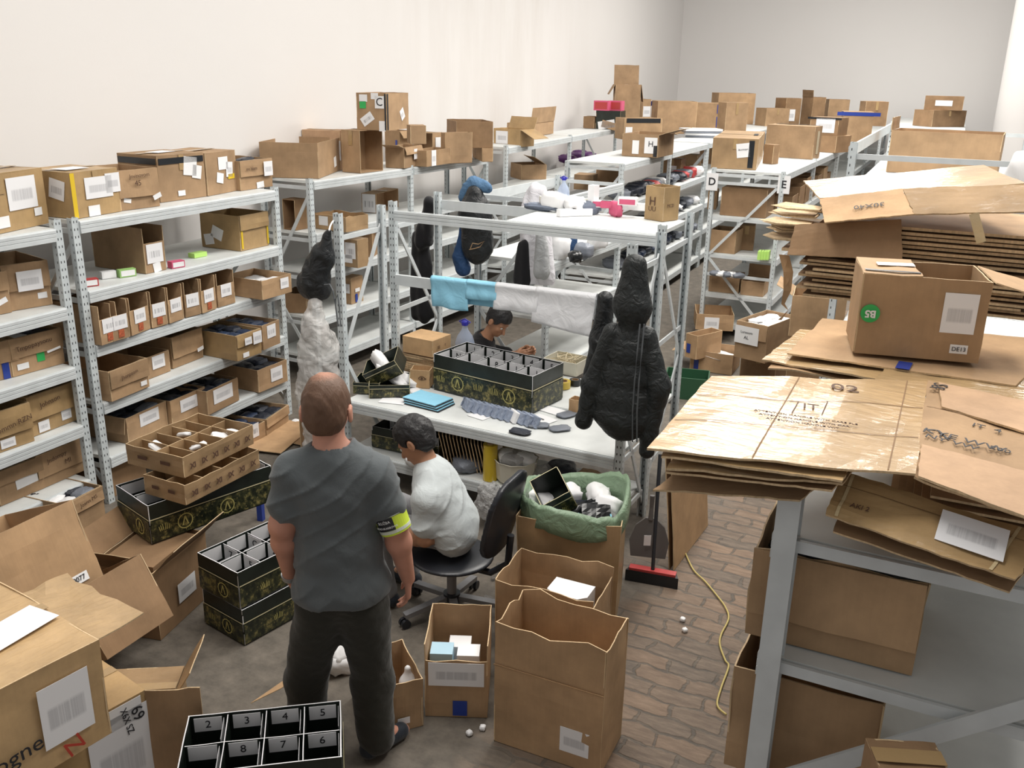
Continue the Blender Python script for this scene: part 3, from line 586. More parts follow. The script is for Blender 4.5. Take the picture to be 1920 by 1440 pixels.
# ---- rack L2
carton('closed carton with yellow taped corner on the second rack from the left',(141,411),(229,396),Z2[0],.30,.42,'closed',labels=[('f',.02,.5,.035,.29,'yellow_tape'),('f',.55,.62,.24,.14,AL),('f',.86,.68,.13,.13,AL),('f',.4,.12,.1,.07,'paper'),('l',.7,.62,.13,.13,BL,-12),('t',.4,.4,.2,.14,'paper')],texts=[],mat='kraft_yellow')
carton('open carton marked 45 on the top shelf near the picture left',(224,396),(301,386),Z2[0],.275,.42,flaps=fo(.19),cut=None,labels=[('f',.2,.24,.06,.03,'paper',-12),('f',.9,.28,.07,.035,'paper',20)],texts=[('Jnvinovom',.04,'f',.5,.85,'ink_brown',2),('45',.055,'f',.45,.66,'ink_brown')],mat='kraft')
carton('tall closed carton with a black tape band around its top, left rack',(301,380),(388,368),Z2[0],.34,.42,'closed',labels=[('f',.5,.87,.44,.045,'black_tape'),('f',.68,.72,.13,.14,'paper',-8),('f',.82,.58,.09,.1,'paper',-12),('f',.45,.15,.07,.04,'paper'),('l',.5,.87,.4,.045,'black_tape'),('t',.5,.5,.2,.12,'paper',10)],mat='kraft')
carton('closed carton with three overlapping white labels, beside the black-taped one',(390,368),(446,357),Z2[0],.33,.42,'closed',labels=[('f',.55,.72,.13,.1,'paper'),('f',.75,.55,.09,.12,AL,-5),('f',.42,.38,.09,.08,'paper',-12),('f',.8,.38,.09,.04,'yellow_tape')],mat='kraft')
b=carton('open carton with dark items poking out, right end of the second rack top',(451,358),(512,349),Z2[0],.24,.4,flaps=fo(.13),labels=[('f',.82,.66,.11,.12,AL),('f',.6,.12,.09,.05,'paper',4)],texts=[('oo hlom',.04,'f',.3,.72,'ink_brown')],mat='kraft_tan')
fill(b,5,'dark_poly',1.0,(.1,.1,.06),'dark packet in the open carton at the end of the rack top')
carton('tall magazine-style carton standing alone with a barcode on its front',(273,514),(313,505),Z2[1],.33,(219,502),cut={'f':.66},labels=[('f',.5,.42,.15,.14,BL),('f',.55,.1,.07,.07,'paper',8)],mat='kraft')
carton('open carton with two vertical yellow tapes under the top shelf',(458,470),(511,458),Z2[1],.29,.42,flaps={'f':(.12,178)},labels=[('f',.06,.35,.02,.17,'yellow_tape'),('f',.97,.35,.02,.17,'yellow_tape'),('l',.42,.45,.12,.1,'paper',-20),('l',.2,.25,.1,.09,'paper',10)],mat='kraft_yellow')
for (px,py,rz,sz,mt,lid,lb) in [(168,536,1.15,(.11,.055,.05),'red_card','paper','dark red and white small box, first at the left post'),
    (203,521,1.2,(.1,.05,.05),'white_plastic','paper','plain white small box between the red and the green one'),
    (238,518,1.25,(.12,.05,.055),'green_card','paper','green and white small box left of the tall magazine carton'),
    (331,501,1.35,(.11,.06,.05),'pink_card','paper','pink edged white small box right of the tall magazine carton')]:
    p=P(px,py,Z2[1]); small_box(lb+' on the second shelf',p,rz,sz,mt,lid)
p=P(371,481,Z2[1]); small_box('lime green small box lying alone in the middle of the second shelf',p,1.5,(.13,.07,.035),'lime_card')
xs=[(175,653,211,641),(212,641,246,631),(247,630,284,616),(285,616,317,607),(318,607,347,597),(348,596,379,588),(380,588,408,578),(409,577,443,567)]
nm=['first narrow carton bin of the row of eight, next to the scratched upright','second narrow carton bin from the left post, red stain low on its front','third narrow carton bin from the left in the row of eight','fourth narrow carton bin, left of the middle of the row of eight','fifth narrow carton bin, right of the middle of the row of eight','sixth narrow carton bin with the brightest label of the eight','seventh narrow carton bin, one before the last of the row of eight','last narrow carton bin at the right end of the row of eight']
for (a,b_,c,d_),l in zip(xs,nm):
    i=nm.index(l)
    carton(l,(a,b_),(c-1,d_),Z2[2],.30,.42,cut={'f':.64},labels=[('f',.5,.46,.12,.11 if i%2 else .09,BL)]+([('f',.5,.16,.05,.06,'label_red')] if i in(0,1,2,3,6) else []),mat='kraft' if i!=6 else 'kraft_tan') if False else carton(l,(a,b_),(c-1,d_),Z2[2],.272,.42,cut={'f':.64},labels=[('f',.5,.46,.12,.10,BL)]+([('f',.5,.16,.05,.055,'stain_red')] if i in(0,1,2,3,6) else []),mat='kraft',group='narrow carton bins on the third shelf')
b=carton('open carton jutting out over the shelf edge at the post, blurred label right',(492,563),(548,547),Z2[2],.16,(442,551) and .42,labels=[('f',.75,.6,.1,.09,AL)],mat='kraft_tan',lift=0)
fill(b,4,['dark_poly','paper'],.8,(.1,.1,.04),'packet in the carton jutting over the shelf edge')
b=carton('open carton with torn handwritten front at the left of the fourth shelf',(201,757),(274,727),Z2[3],.22,.45,flaps=fo(.13),labels=[('f',.85,.2,.06,.035,'paper')],texts=[('Jhonpsom',.04,'f',.45,.72,'ink_brown',5)],mat='kraft_tan')
carton('open carton with blurred label between two others on the fourth shelf',(277,712),(321,695),Z2[3],.17,.42,labels=[('f',.5,.65,.13,.1,AL)],mat='kraft')
carton('taller brown carton with a small white sticker, middle of the fourth shelf',(324,692),(382,669),Z2[3],.25,.42,flaps=fo(.17),labels=[('f',.85,.35,.07,.03,'paper',8)],mat='kraft_tan')
b=carton('open carton of navy packets hanging over the fourth shelf edge',(445,678),(491,661),Z2[3],.21,.46,flaps=fo(.1),labels=[('f',.4,.7,.08,.06,AL),('f',.78,.72,.1,.1,BL),('f',.35,.15,.07,.04,'paper')],mat='kraft_yellow')
fill(b,6,['navy_poly','dark_poly'],1.0,(.1,.1,.06),'navy packet in the carton hanging over the shelf edge')
b=carton('open carton with barcode at the right post, fourth shelf',(494,657),(526,643),Z2[3],.21,.44,labels=[('f',.5,.66,.12,.11,BL)],mat='kraft')
fill(b,4,'navy_poly',.98,(.1,.1,.06),'navy packet in the carton with barcode at the right post')
b=carton('open carton with flap hanging on its left side, fifth shelf',(241,833),(316,797),Z2[4],.20,.45,flaps={'l':(.12,170)},labels=[('f',.55,.68,.2,.1,AL)],mat='kraft')
fill(b,6,['dark_poly','grey_poly'],.98,(.1,.1,.06),'dark packet in the carton with the hanging left flap')
b=carton('open carton with a white label behind the divided tray, fifth shelf',(323,798),(388,768),Z2[4],.20,.44,labels=[('f',.5,.6,.19,.1,AL)],mat='kraft_tan')
fill(b,6,'dark_poly',1.0,(.1,.1,.06),'black packet in the carton behind the divided tray')
b=carton('open carton with a wide blurred label, middle right of the fifth shelf',(390,779),(449,750),Z2[4],.2,.44,labels=[('f',.5,.62,.24,.12,AL)],mat='kraft_tan')
fill(b,6,['navy_poly','dark_poly'],1.0,(.1,.1,.06),'navy packet in the carton with the wide blurred label')
b=carton('open carton with white label at the right post, fifth shelf',(487,736),(542,713),Z2[4],.2,.5,labels=[('f',.62,.55,.15,.12,AL)],mat='kraft')
fill(b,6,['navy_poly','dark_poly'],.98,(.1,.1,.06),'navy packet in the carton at the right post, fifth shelf')
b=carton('low open carton with barcode sheet on the floor under the rack',(458,843),(499,822),.005,.16,.42,labels=[('f',.45,.75,.13,.12,BL)],mat='kraft_tan')
fill(b,6,['navy_poly','dark_poly'],1.0,(.1,.1,.06),'navy packet in the low floor carton with barcode sheet')
b=carton('low open carton on the floor at the far foot of the rack',(500,822),(542,792),.005,.17,.46,flaps=fo(.08),mat='kraft_tan')
fill(b,6,['navy_poly','dark_poly'],1.0,(.1,.1,.06),'navy packet in the low floor carton at the far foot')
carton('brown open carton with wavy edge on the floor beside the near rack foot',(213,932),(276,895),.005,.24,.42,rim=.03,mat='kraft_dark')
# ---- rack L3 top
T=2.002
a=carton('big low open carton at the near end of the wall rack top',(489,332),(599,335),T,(490,266),(640,324),flaps=None,labels=[('r',.72,.32,.09,.1,'paper',8)],mat='kraft',warp=.008)
lng=carton('long carton lying behind the big low open one on the wall rack',(569,316),(640,319),T,(571,243),.25,'closed',labels=[('f',.96,.5,.05,.2,'paper'),('t',.4,.5,.3,.06,'clear_tape')],mat='kraft_pink')
sd=carton('carton lying on its side with its open mouth facing the aisle',(642,322),(677,325),T,(641,243),(719,311),'closed',cut={'r':0},mat='kraft')
_hb=DIM[sd.name][2]
ct=carton('tall open carton with letter C sign, standing highest on the wall rack',(PY(669,240,8.12).x,8.12),(PY(726,250,8.16).x,8.16),T+_hb+.002,.36,(767,243),flaps=None,labels=[('f',.78,.76,.1,.12,'paper'),('f',.24,.86,.09,.07,'paper'),('f',.62,.92,.08,.06,'paper'),('f',.22,.68,.07,.07,'green_sticker'),('f',.36,.3,.14,.09,BL,35),('f',.86,.12,.07,.1,'paper'),('f',.97,.5,.018,.35,'black_tape'),('r',.05,.5,.03,.35,'black_tape'),('r',.7,.42,.09,.11,BL,30)],texts=[('C',.11,'f',.78,.76,'ink')],mat='kraft')
carton('small carton with a blue tape strip right below the tall C carton',(722,297),(750,300),T,.33,(774,280),'open',flaps={'r':(.1,140)},labels=[('f',.8,.5,.03,.12,'blue_tape')],mat='kraft_tan')
carton('little plain carton behind the one with the blue tape strip',(769,270),(800,270),T+.336,.17,.22,'closed',mat='kraft')
carton('tilted small carton propped up behind the others, white tape on it',(797,246),(826,246),T+.17,.14,.2,'closed',labels=[('f',.4,.5,.05,.14,'paper',40)],tilt=(-8,22),mat='kraft_tan')
carton('dark-mouthed open carton with a crooked white label flap',(776,288),(812,291),T,(776,247),.2,'closed',cut={'f':0},labels=[('r',.5,.5,.1,.16,'paper')],mat='kraft',inner='kraft_dark',flaps={'f':(.01,90)})
carton('small carton with barcode and torn lower edge at the rack front',(758,316),(790,309),T,(757,277),.22,flaps={'f':(.08,165),'l':(.12,75)},labels=[('f',.55,.62,.09,.11,BL)],mat='kraft')
carton('small open carton with long white label hanging on its front',(800,313),(845,306),T,(797,283),.22,flaps={'r':(.12,100)},labels=[('f',.28,.5,.1,.17,AL)],mat='kraft_tan')
cb=carton('open carton with barcode label, left of the shadowed gap on the wall rack',(827,305),(877,303),T,(825,248),(885,297),flaps={'f':(.17,178)},labels=[('f',.5,.66,.17,.13,BL),('f',.5,.3,.1,.03,'paper')],mat='kraft')
lo=carton('low carton lying open under the darker brown one',(886,294),(905,294),T,(886,270),(924,288),'closed',cut={'f':0},mat='kraft_tan',inner='kraft_dark')
carton('darker brown open carton with a square print, set on top of the low one',(838,270),(903,270),T+DIM[lo.name][2]+.002,(838,223),(924,263),labels=[],texts=[('XX',.04,'f',.6,.6,'ink_brown')],mat='kraft_dark')
# ---- rack L4 top, far cartons along the wall
T4=2.124
carton('open carton with round stamp label and drooping flap on the taller wall rack',(925,272),(975,276),T4-.03,(926,240),.3,flaps={'r':(.25,115),'b':(.16,25)},labels=[('f',.32,.5,.2,.16,BL)],mat='kraft_yellow')
carton('open carton with two raised flaps behind the one with the stamp label',(950,255),(994,257),T4,(950,230),(1038,250),flaps={'r':(.22,8),'b':(.12,15)},mat='kraft')
carton('small brown carton alone far along the wall rack',(1093,240),(1114,241),T4,(1093,218),.3,'closed',mat='kraft_dark')
for i,(x,l) in enumerate(((1117,'left of the two pink boxes'),(1141,'right of the two pink boxes'))):
    p=P(x+11,241,T4); small_box(l+' stacked high at the end of the wall rack',(p.x,p.y,T4+.30),.05,(.26,.2,.16),'pink_card','red_card',group='pink boxes on the black carton')
bk=carton('black carton with a torn paper front under the pink boxes',(1116,241),(1162,243),T4,.30,.3,'closed',labels=[('f',.45,.25,.3,.13,'paper',10),('f',.6,.2,.3,.12,'kraft_light',-12)],mat='black_carton')
carton('tall open carton with one long flap pointing up, before the far wall',(1150,236),(1198,237),2.124,(1147,158),.4,flaps={'b':(.35,15),'l':(.2,150),'r':(.3,170)},labels=[('r',.7,.5,.1,.12,AL)],mat='kraft')
# under shelves of the wall racks
carton('carton lying on its side with open mouth, second shelf of the wall rack',(678,398),(707,400),Z3[1],(676,362),(748,391),'closed',cut={'r':0},labels=[('f',.5,.5,.16,.2,BL)],mat='kraft',inner='kraft_inside')
carton('shallow worn tray carton with a white sticker, second shelf of the wall rack',(585,427),(650,436),Z3[1],(583,400),(691,418),labels=[('f',.35,.6,.12,.09,'paper')],mat='kraft_old',rim=.02)
carton('dark open carton at the near end of the wall rack, second shelf',(524,431),(548,434),Z3[1],(523,374),(570,425),'closed',cut={'f':0},mat='kraft_dark',inner='kraft_dark')
o_=carton('old taped carton with two barcode labels, third shelf of the wall rack',(637,498),(672,503),Z3[2],(640,438),(692,486),'closed',labels=[('f',.62,.6,.13,.16,BL),('f',.5,.3,.1,.08,'paper')],mat='kraft_old')
carton('brown carton behind the old taped one, third shelf of the wall rack',(655,480),(700,482),Z3[2],.25,.2,'closed',mat='kraft_dark')
carton('small carton with blue tape and labels, fourth shelf of the wall rack',(640,568),(660,571),Z3[3],(641,520),(682,563),'closed',labels=[('f',.5,.6,.1,.1,BL),('r',.4,.2,.04,.09,'blue_tape'),('r',.5,.5,.08,.04,'paper')],mat='kraft_tan')
carton('brown carton at the near end of the wall rack, partly behind the backpack',(528,588),(570,590),Z3[3],.2,.3,'open',mat='kraft_dark')
pp=carton('open carton with a raised flap inside the taller wall rack',(957,331),(1003,330),1.522,(957,304),(1024,322),flaps={'r':(.22,60)},labels=[('r',.2,.5,.05,.14,'blue_tape')],mat='kraft')
for i,(x,y) in enumerate(((1080,282),(1092,278),(1103,274),(1115,277))):
    p=P(x,y,1.75); o=link('plastic_packet',lump_mesh('purple_poly',i),None,(p.x-.15,p.y,1.60+.0),(0,0,.3*i)); o.scale=(.3,.26,.14); tag(o,'purple packet lying on a shelf of the far wall rack','packet','purple packets on the far wall rack')
# ---- C row top
TC=2.002
ca=carton('open carton with two white labels and spread flaps ending the middle row',(1165,292),(1233,296),TC,(1168,250),(1262,287),flaps={'r':(.26,72),'b':(.2,100)},labels=[('f',.38,.42,.09,.17,'paper'),('f',.8,.52,.17,.2,'paper'),('f',.93,.28,.05,.14,'black_tape')],texts=[('H',.1,'f',.8,.58,'ink')],mat='kraft')
carton('carton with black tape edge behind the spread flaps, middle row',(1169,262),(1240,262),TC,(1169,222),.4,'closed',labels=[('f',.5,.9,.6,.07,'black_tape'),('f',.12,.3,.12,.2,'paper')],mat='kraft_tan')
nb=carton('large carton with a navy tape band and tilted label, middle row',(1219,247),(1290,248),TC,(1220,188),(1303,240),'closed',labels=[('f',.45,.9,.7,.08,'blue_tape'),('f',.8,.45,.17,.2,'paper',10)],mat='kraft')
carton('large carton with vertical blue tape, second of the far big ones',(1303,247),(1352,248),TC,(1303,193),.6,'closed',labels=[('f',.86,.8,.08,.16,'blue_tape'),('f',.86,.35,.08,.2,'blue_tape')],mat='kraft_tan')
carton('tall plain carton standing right of the one with vertical blue tape',(1357,256),(1398,256),TC,(1358,192),.3,'closed',mat='kraft')
carton('wide carton at the far end of the middle row before the back wall',(1343,232),(1412,233),TC,(1343,174),.5,'open',mat='kraft_tan')
carton('carton with glossy tape beside the wide far one',(1413,222),(1443,222),TC,(1414,173),.5,'closed',mat='kraft_taped')
carton('small open carton with a white label left of the navy banded carton',(1203,232),(1219,232),TC,(1203,186),.4,'open',labels=[('f',.5,.5,.18,.22,AL)],mat='kraft')
for k in range(4):
    p=P(1322-k*3,257,TC); o=MB(); o.box((-.33,-.2,0),(.33,.2,.035)); q=o.build('flat_packet','paper' if k%2 else 'grey_poly',None,loc=(p.x,p.y,TC+.037*k),rot=(0,0,.2+.12*k)); tag(q,['lowest','second lowest','second highest','topmost'][k]+' flat magazine pack in the stack beside the spread flaps','flat pack','flat packs stacked on the middle row')
# ---- E row top
TE=1.982
carton('carton with a vertical black tape and tilted label above sign D',(1332,315),(1418,319),TE,(1340,258),(1430,306),'closed',labels=[('f',.86,.5,.06,.31,'black_tape'),('f',.68,.62,.15,.16,'paper',8),('t',.86,.5,.05,.3,'black_tape')],texts=[('Anrmoyn',.03,'f',.68,.65,'ink',8)],mat='kraft_old')
carton('small round-edged carton between the taped one and the large plain one',(1429,306),(1448,308),TE,(1429,270),.12,'closed',mat='kraft_dark')
lp=carton('large plain carton with black tape along its top edge, row of sign E',(1432,293),(1523,299),TE,(1430,233),(1536,285),'closed',labels=[('t',.5,.93,.6,.04,'black_tape'),('r',.5,.5,.1,.3,'clear_tape')],mat='kraft')
sk=carton('brown carton underneath the one with the big white label, far row E',(1529,284),(1566,287),TE,(1529,253),.42,'closed',mat='kraft_dark')
carton('carton with a big white label stacked on a brown one, far row E',(1516,252),(1570,255),TE+DIM[sk.name][2]+.002,(1516,219),.42,'closed',labels=[('f',.55,.55,.28,.2,AL),('f',.5,.95,.5,.03,'black_tape')],mat='kraft_dark')
carton('wide carton with a blue tape band along its top, far row E',(1575,266),(1632,268),TE,(1575,209),.5,'closed',labels=[('f',.5,.93,.7,.06,'blue_tape'),('l',.5,.93,.3,.06,'blue_tape')],mat='kraft_tan')
for (a,b_,t,m,l) in [((1434,238),(1478,238),(1434,203),'kraft_tan','low carton before the back wall, left of the tall narrow one'),((1469,237),(1498,237),(1470,184),'kraft_dark','tall narrow carton with a white label before the back wall'),((1519,237),(1543,237),(1519,182),'kraft_dark','open carton with thin upright flap at the back wall'),((1549,236),(1588,237),(1550,186),'kraft','old crumpled carton next to the open one at the back wall'),((1618,236),(1661,237),(1619,190),'kraft_dark','brown carton standing apart at the far end of row E')]:
    carton(l,a,b_,1.985 if 'apart' not in l else 2.182,t,.4,'open' if 'open' in l else 'closed',labels=[('f',.4,.4,.2,.25,AL)] if 'white label' in l else (),mat=m,flaps={'l':(.15,5)} if 'upright' in l else None)
# boxes inside the end frame of row E
ZE=[z+.001 for z in LVE]
carton('large brown carton filling the second shelf below signs D and E',(1346,404),(1433,411),ZE[1],(1349,352),.5,'closed',mat='kraft_dark')
carton('carton sticking out left of the sign D upright',(1325,392),(1343,393),ZE[1],.22,.35,'open',mat='kraft_tan')
carton('carton with an open dark gap on the third shelf of row D',(1328,472),(1377,477),ZE[2],(1330,430),.35,'open',mat='kraft')
carton('darker carton next to the gap on the third shelf of row D',(1382,468),(1412,470),ZE[2],.3,.4,'closed',mat='kraft_dark',labels=[('r',.4,.4,.05,.06,'paper')])
for i in range(4):
    p=P(1424+i*5,486,ZE[2]); small_box(['leftmost','second','third','rightmost'][i]+' lime box of the four on the third shelf of row E',p,0,(.035,.12,.1),'lime_card',group='lime boxes on the third shelf')
carton('left of two plain cartons on the fourth shelf of row D and E',(1327,546),(1384,552),ZE[3],(1330,517),.4,'open',mat='kraft')
b=carton('right of two plain cartons on the fourth shelf, with a raised back flap',(1387,552),(1431,557),ZE[3],(1389,526),.4,'open',flaps={'b':(.14,0)},mat='kraft')
for i in range(5):
    p=P(1340+i*10,512+i,.80); o=link('plastic_packet',lump_mesh('paper' if i%2 else 'grey_poly',i),None,(p.x,p.y+.1,.80 if False else .78),(0,0,i)); o.scale=(.16,.12,.06); tag(o,'pale packet piled in the left plain carton of row D','packet','pale packets in the left plain carton')
b=carton('open carton with white label and dark inside on the lowest shelf of row D',(1300,620),(1372,624),ZE[4],(1322,592),.5,labels=[('f',.42,.45,.17,.14,AL)],mat='kraft_tan')
b=carton('open floor carton with blue tape strip left of the white item carton',(1283,668),(1305,675),.16,.26,.4,labels=[('f',.3,.4,.05,.1,'blue_tape')],mat='kraft_tan')
fl=carton('open floor carton with one crumpled white item inside',(1292,692),(1372,704),.005,(1293,655),(1387,690),flaps={'l':(.2,100)},labels=[('f',.15,.3,.05,.1,'blue_tape')],mat='kraft')
fill(fl,1,'paper',.8,(.1,.1,.05),'white crumpled item in the open floor carton','paper_wad','paper')
g0=carton('worn floor carton carrying the open one labelled AL',(1385,708),(1452,722),.005,.3,.42,'closed',mat='kraft_dark')
al=carton('open carton labelled AL heaped with small white boxes',(1375,668),(1434,682),.31,(1384,600),(1488,650),flaps={'f':(.16,176)},labels=[('f',.38,.66,.26,.18,'paper')],texts=[('Lurooom',.035,'f',.38,.74,'ink'),('AL',.045,'f',.38,.6,'ink')],mat='kraft')
fill(al,8,['paper','white_plastic','paper'],.98,(.12,.08,.05),'white packet in the carton labelled AL')
for s,px,py in (('D',1346,341),('E',1463,346)):
    x=-2.52 if s=='D' else -1.70; y=10.94; z=HZ((x,y),px,py)
    t=thing('paper_sign','white paper sign lettered '+s+' on the rack end upright','sign',(x,y-.012,z)); 
    q=quad('sheet',(0,0,0),(.068,0,0),(0,0,.1),'paper',t,.002); lettering(s,.12,(0,-.003,.0),(1,0,0),(0,0,1),'ink',t,bold=.002)
# dense dark goods deep in the far row shelves
def rowgoods(rk, lv, y0, y1, x, n, kinds, label, cat='packet', sx=.16):
    for k in range(n):
        y=y0+(y1-y0)*(k+.5)/n; kd=random.choice(kinds)
        o=link('plastic_packet',lump_mesh(kd,k%6),None,(x+random.uniform(-.04,.04),y,lv+.07),(0,0,random.uniform(-.3,.3))); o.scale=(.28,(y1-y0)/n*.95,.13+random.uniform(-.03,.03)); tag(o,label,cat,label)
rowgoods('C',1.51,11.2,14.9,-3.75,16,['dark_poly','grey_poly','red_card','paper'],'packet in the long row on the second shelf of the middle rack')
rowgoods('C',1.06,11.1,14.9,-3.75,18,['dark_poly','grey_poly','paper','dark_poly'],'packet in the long row on the third shelf of the middle rack')
rowgoods('C',.63,11.1,14.9,-3.75,14,['dark_poly','navy_poly','grey_poly'],'packet in the long row on the fourth shelf of the middle rack')
carton('plain carton on the second shelf inside the middle rack end',(1075,355),(1112,357),1.502,(1076,327),.3,'closed',mat='kraft')
carton('brown carton beside the plain one inside the middle rack end',(1116,350),(1160,352),1.502,.25,.3,'closed',mat='kraft_dark')
for k,(px,py,s) in enumerate(((1262,332,.35),(1292,322,.32),(1330,306,.3),(1262,300,.3))):
    carton(['carton with dark figure label deep in the middle row','brown carton right of the dark figure label one','plain brown carton deep in the middle row, near row D','carton just under the top shelf of the middle row'][k],(px-20,py),(px+14,py+2),1.502,.28,s,'closed',labels=[('f',.5,.4,.14,.14,BL)] if k==0 else (),mat='kraft_dark')
for k in range(7):
    y=11.6+k*.55
    carton('brown carton number on the aisle side of row E second shelf' if False else ['first','second','third','fourth','fifth','sixth','seventh'][k]+' brown carton from sign E along the second shelf aisle side',(-1.98,y),(-1.98+.30,y),1.452,.2+.06*(k%3),.42,'open',mat=random.choice(['kraft_dark','kraft_tan']))
# ---- far right rack
F1=P(1668,318,1.99)
bigc=carton('very large plain carton across the top of the right rack behind the bundle',(1660,322),(1868,335),2.282,(1668,244),.5,'open',mat='kraft',flaps={'l':(.1,2)})
lc=carton('small brown carton standing under the labelled one at the far right',(1746,238),(1808,238),2.182,(1750,207),.5,'closed',mat='kraft_dark')
_w,_d,_h=DIM[lc.name]; _l=lc.location
carton('carton with a white label on top of the small brown one, far right',(_l.x-_w*.38,_l.y-_d*.4),(_l.x+_w*.48,_l.y-_d*.4),2.184+_h,(1758,180),.4,'closed',labels=[('f',.5,.5,.3,.1,'paper')],mat='kraft_dark')
# ------------------------------------------------------------------ people (smooth distance-field bodies, one surface each)
plain('skin_light', (.56,.27,.19), .5, var=.06, bscale=14); plain('skin_tan', (.42,.21,.12), .5, var=.06, bscale=14)
plain('hair_black', (.012,.011,.012), .5, bump=.6, bscale=60); plain('eye_white',(.75,.73,.7),.3); plain('iris',(.03,.02,.015),.2); plain('lip',(.36,.12,.09),.5)
plain('nail',(.62,.38,.31),.35)
def fabric(name,col,rough=.9,fine=220,coarse=5,amt=.5):
    m=bpy.data.materials.new(name); nt,N,L,b=nodes(m); tc=N.new('ShaderNodeTexCoord')
    n=N.new('ShaderNodeTexNoise'); n.inputs['Scale'].default_value=fine; L.new(tc.outputs['Object'],n.inputs['Vector'])
    n2=N.new('ShaderNodeTexNoise'); n2.inputs['Scale'].default_value=coarse; n2.inputs['Detail'].default_value=4; n2.inputs['Distortion'].default_value=1.2; L.new(tc.outputs['Object'],n2.inputs['Vector'])
    a=N.new('ShaderNodeMath'); a.operation='MULTIPLY_ADD'; a.inputs[1].default_value=.06; L.new(n.outputs['Fac'],a.inputs[0]); L.new(n2.outputs['Fac'],a.inputs[2])
    bp=N.new('ShaderNodeBump'); bp.inputs['Strength'].default_value=amt; bp.inputs['Distance'].default_value=.02; L.new(a.outputs[0],bp.inputs['Height']); L.new(bp.outputs[0],b.inputs['Normal'])
    r=N.new('ShaderNodeMapRange'); r.inputs[3].default_value=.88; r.inputs[4].default_value=1.1; L.new(n2.outputs['Fac'],r.inputs[0]); vm=N.new('ShaderNodeVectorMath'); vm.operation='SCALE'; vm.inputs[0].default_value=col; L.new(r.outputs[0],vm.inputs[3]); L.new(vm.outputs[0],b.inputs['Base Color'])
    b.inputs['Roughness'].default_value=rough; b.inputs['Sheen Weight'].default_value=.2; b.inputs['Specular IOR Level'].default_value=.2; MATS[name]=m
fabric('tee_grey',(.105,.118,.125)); fabric('trousers',(.030,.029,.023)); fabric('tee_pale',(.52,.56,.57),coarse=7); fabric('trousers_grey',(.22,.22,.23)); fabric('tee_black',(.012,.012,.014))
fabric('shoe',(.02,.025,.035),.6); plain('shoe_sole',(.03,.03,.03),.7)
# thinning brown hair: the crown lets the scalp through
def hair_brown():
    m=bpy.data.materials.new('hair_brown'); nt,N,L,b=nodes(m); tc=N.new('ShaderNodeTexCoord')
    mp=N.new('ShaderNodeMapping'); mp.inputs['Scale'].default_value=(60,60,12); L.new(tc.outputs['Object'],mp.inputs[0]); n=N.new('ShaderNodeTexNoise'); n.inputs['Scale'].default_value=2.5; n.inputs['Detail'].default_value=4; L.new(mp.outputs[0],n.inputs['Vector'])
    at=N.new('ShaderNodeAttribute'); at.attribute_name='crown'; a=N.new('ShaderNodeMath'); a.operation='MULTIPLY_ADD'; a.inputs[1].default_value=.5; L.new(n.outputs['Fac'],a.inputs[0]); L.new(at.outputs['Fac'],a.inputs[2])
    r=N.new('ShaderNodeMapRange'); r.inputs[1].default_value=.55; r.inputs[2].default_value=1.15; L.new(a.outputs[0],r.inputs[0]); mx=N.new('ShaderNodeMix'); mx.data_type='RGBA'; mx.inputs[6].default_value=(.12,.062,.036,1); mx.inputs[7].default_value=(.40,.20,.135,1); L.new(r.outputs[0],mx.inputs[0]); L.new(mx.outputs[2],b.inputs['Base Color'])
    bp=N.new('ShaderNodeBump'); bp.inputs['Strength'].default_value=.6; bp.inputs['Distance'].default_value=.004; L.new(n.outputs['Fac'],bp.inputs['Height']); L.new(bp.outputs[0],b.inputs['Normal']); b.inputs['Roughness'].default_value=.6; MATS['hair_brown']=m
hair_brown()
A3=lambda v: np.array(v,float)
def unit(v): v=A3(v); return v/np.linalg.norm(v)
def frame(fwd, up):
    f=unit(fwd); u=unit(up); r=unit(np.cross(f,u)); u=np.cross(r,f); return r,f,u   # right, forward, up
def hand_parts(wr, palm_dir, out, curl=.5, scale=1.0, thumb=None, spread=.16):
    """list of round cones: palm plus five bent fingers. palm_dir: wrist to knuckles; out: normal leaving the back of the hand"""
    d=unit(palm_dir); n=unit(A3(out)-d*(A3(out)@d)); s=np.cross(d,n); s=s if thumb is None or s@A3(thumb)>0 else -s
    L=[]; w=A3(wr); k=scale
    base=w+d*.02*k
    for i,(o,pl,fl,r) in enumerate(((.030,.086,.072,.0088),(.010,.090,.080,.0092),(-.010,.086,.074,.0088),(-.029,.078,.058,.0078))):
        kn=w+d*pl*k+s*o*k
        L.append((w+d*.012*k+s*o*.55*k,kn,.0165*k,.0125*k))
        dd=d*1.0+s*(o*spread*12); dd=unit(dd); a0=curl*(.55+.08*i); p=kn; ang=a0
        for seg in (.46,.30,.24):
            q=p+(dd*math.cos(ang)-n*math.sin(ang))*fl*k*seg*1.05; L.append((p,q,r*k*1.05,r*k*.92)); p=q; ang+=curl*.75
    tb=w+d*.022*k+s*.022*k; t1=tb+(s*.75+d*.65-n*.35)*.036*k; t2=t1+(d*.9+s*.25-n*.35)*.028*k; t3=t2+(d*.95-s*.05-n*.35)*.024*k
    L+=[(tb,t1,.0145*k,.0115*k),(t1,t2,.0112*k,.0098*k),(t2,t3,.0098*k,.0082*k)]
    return L
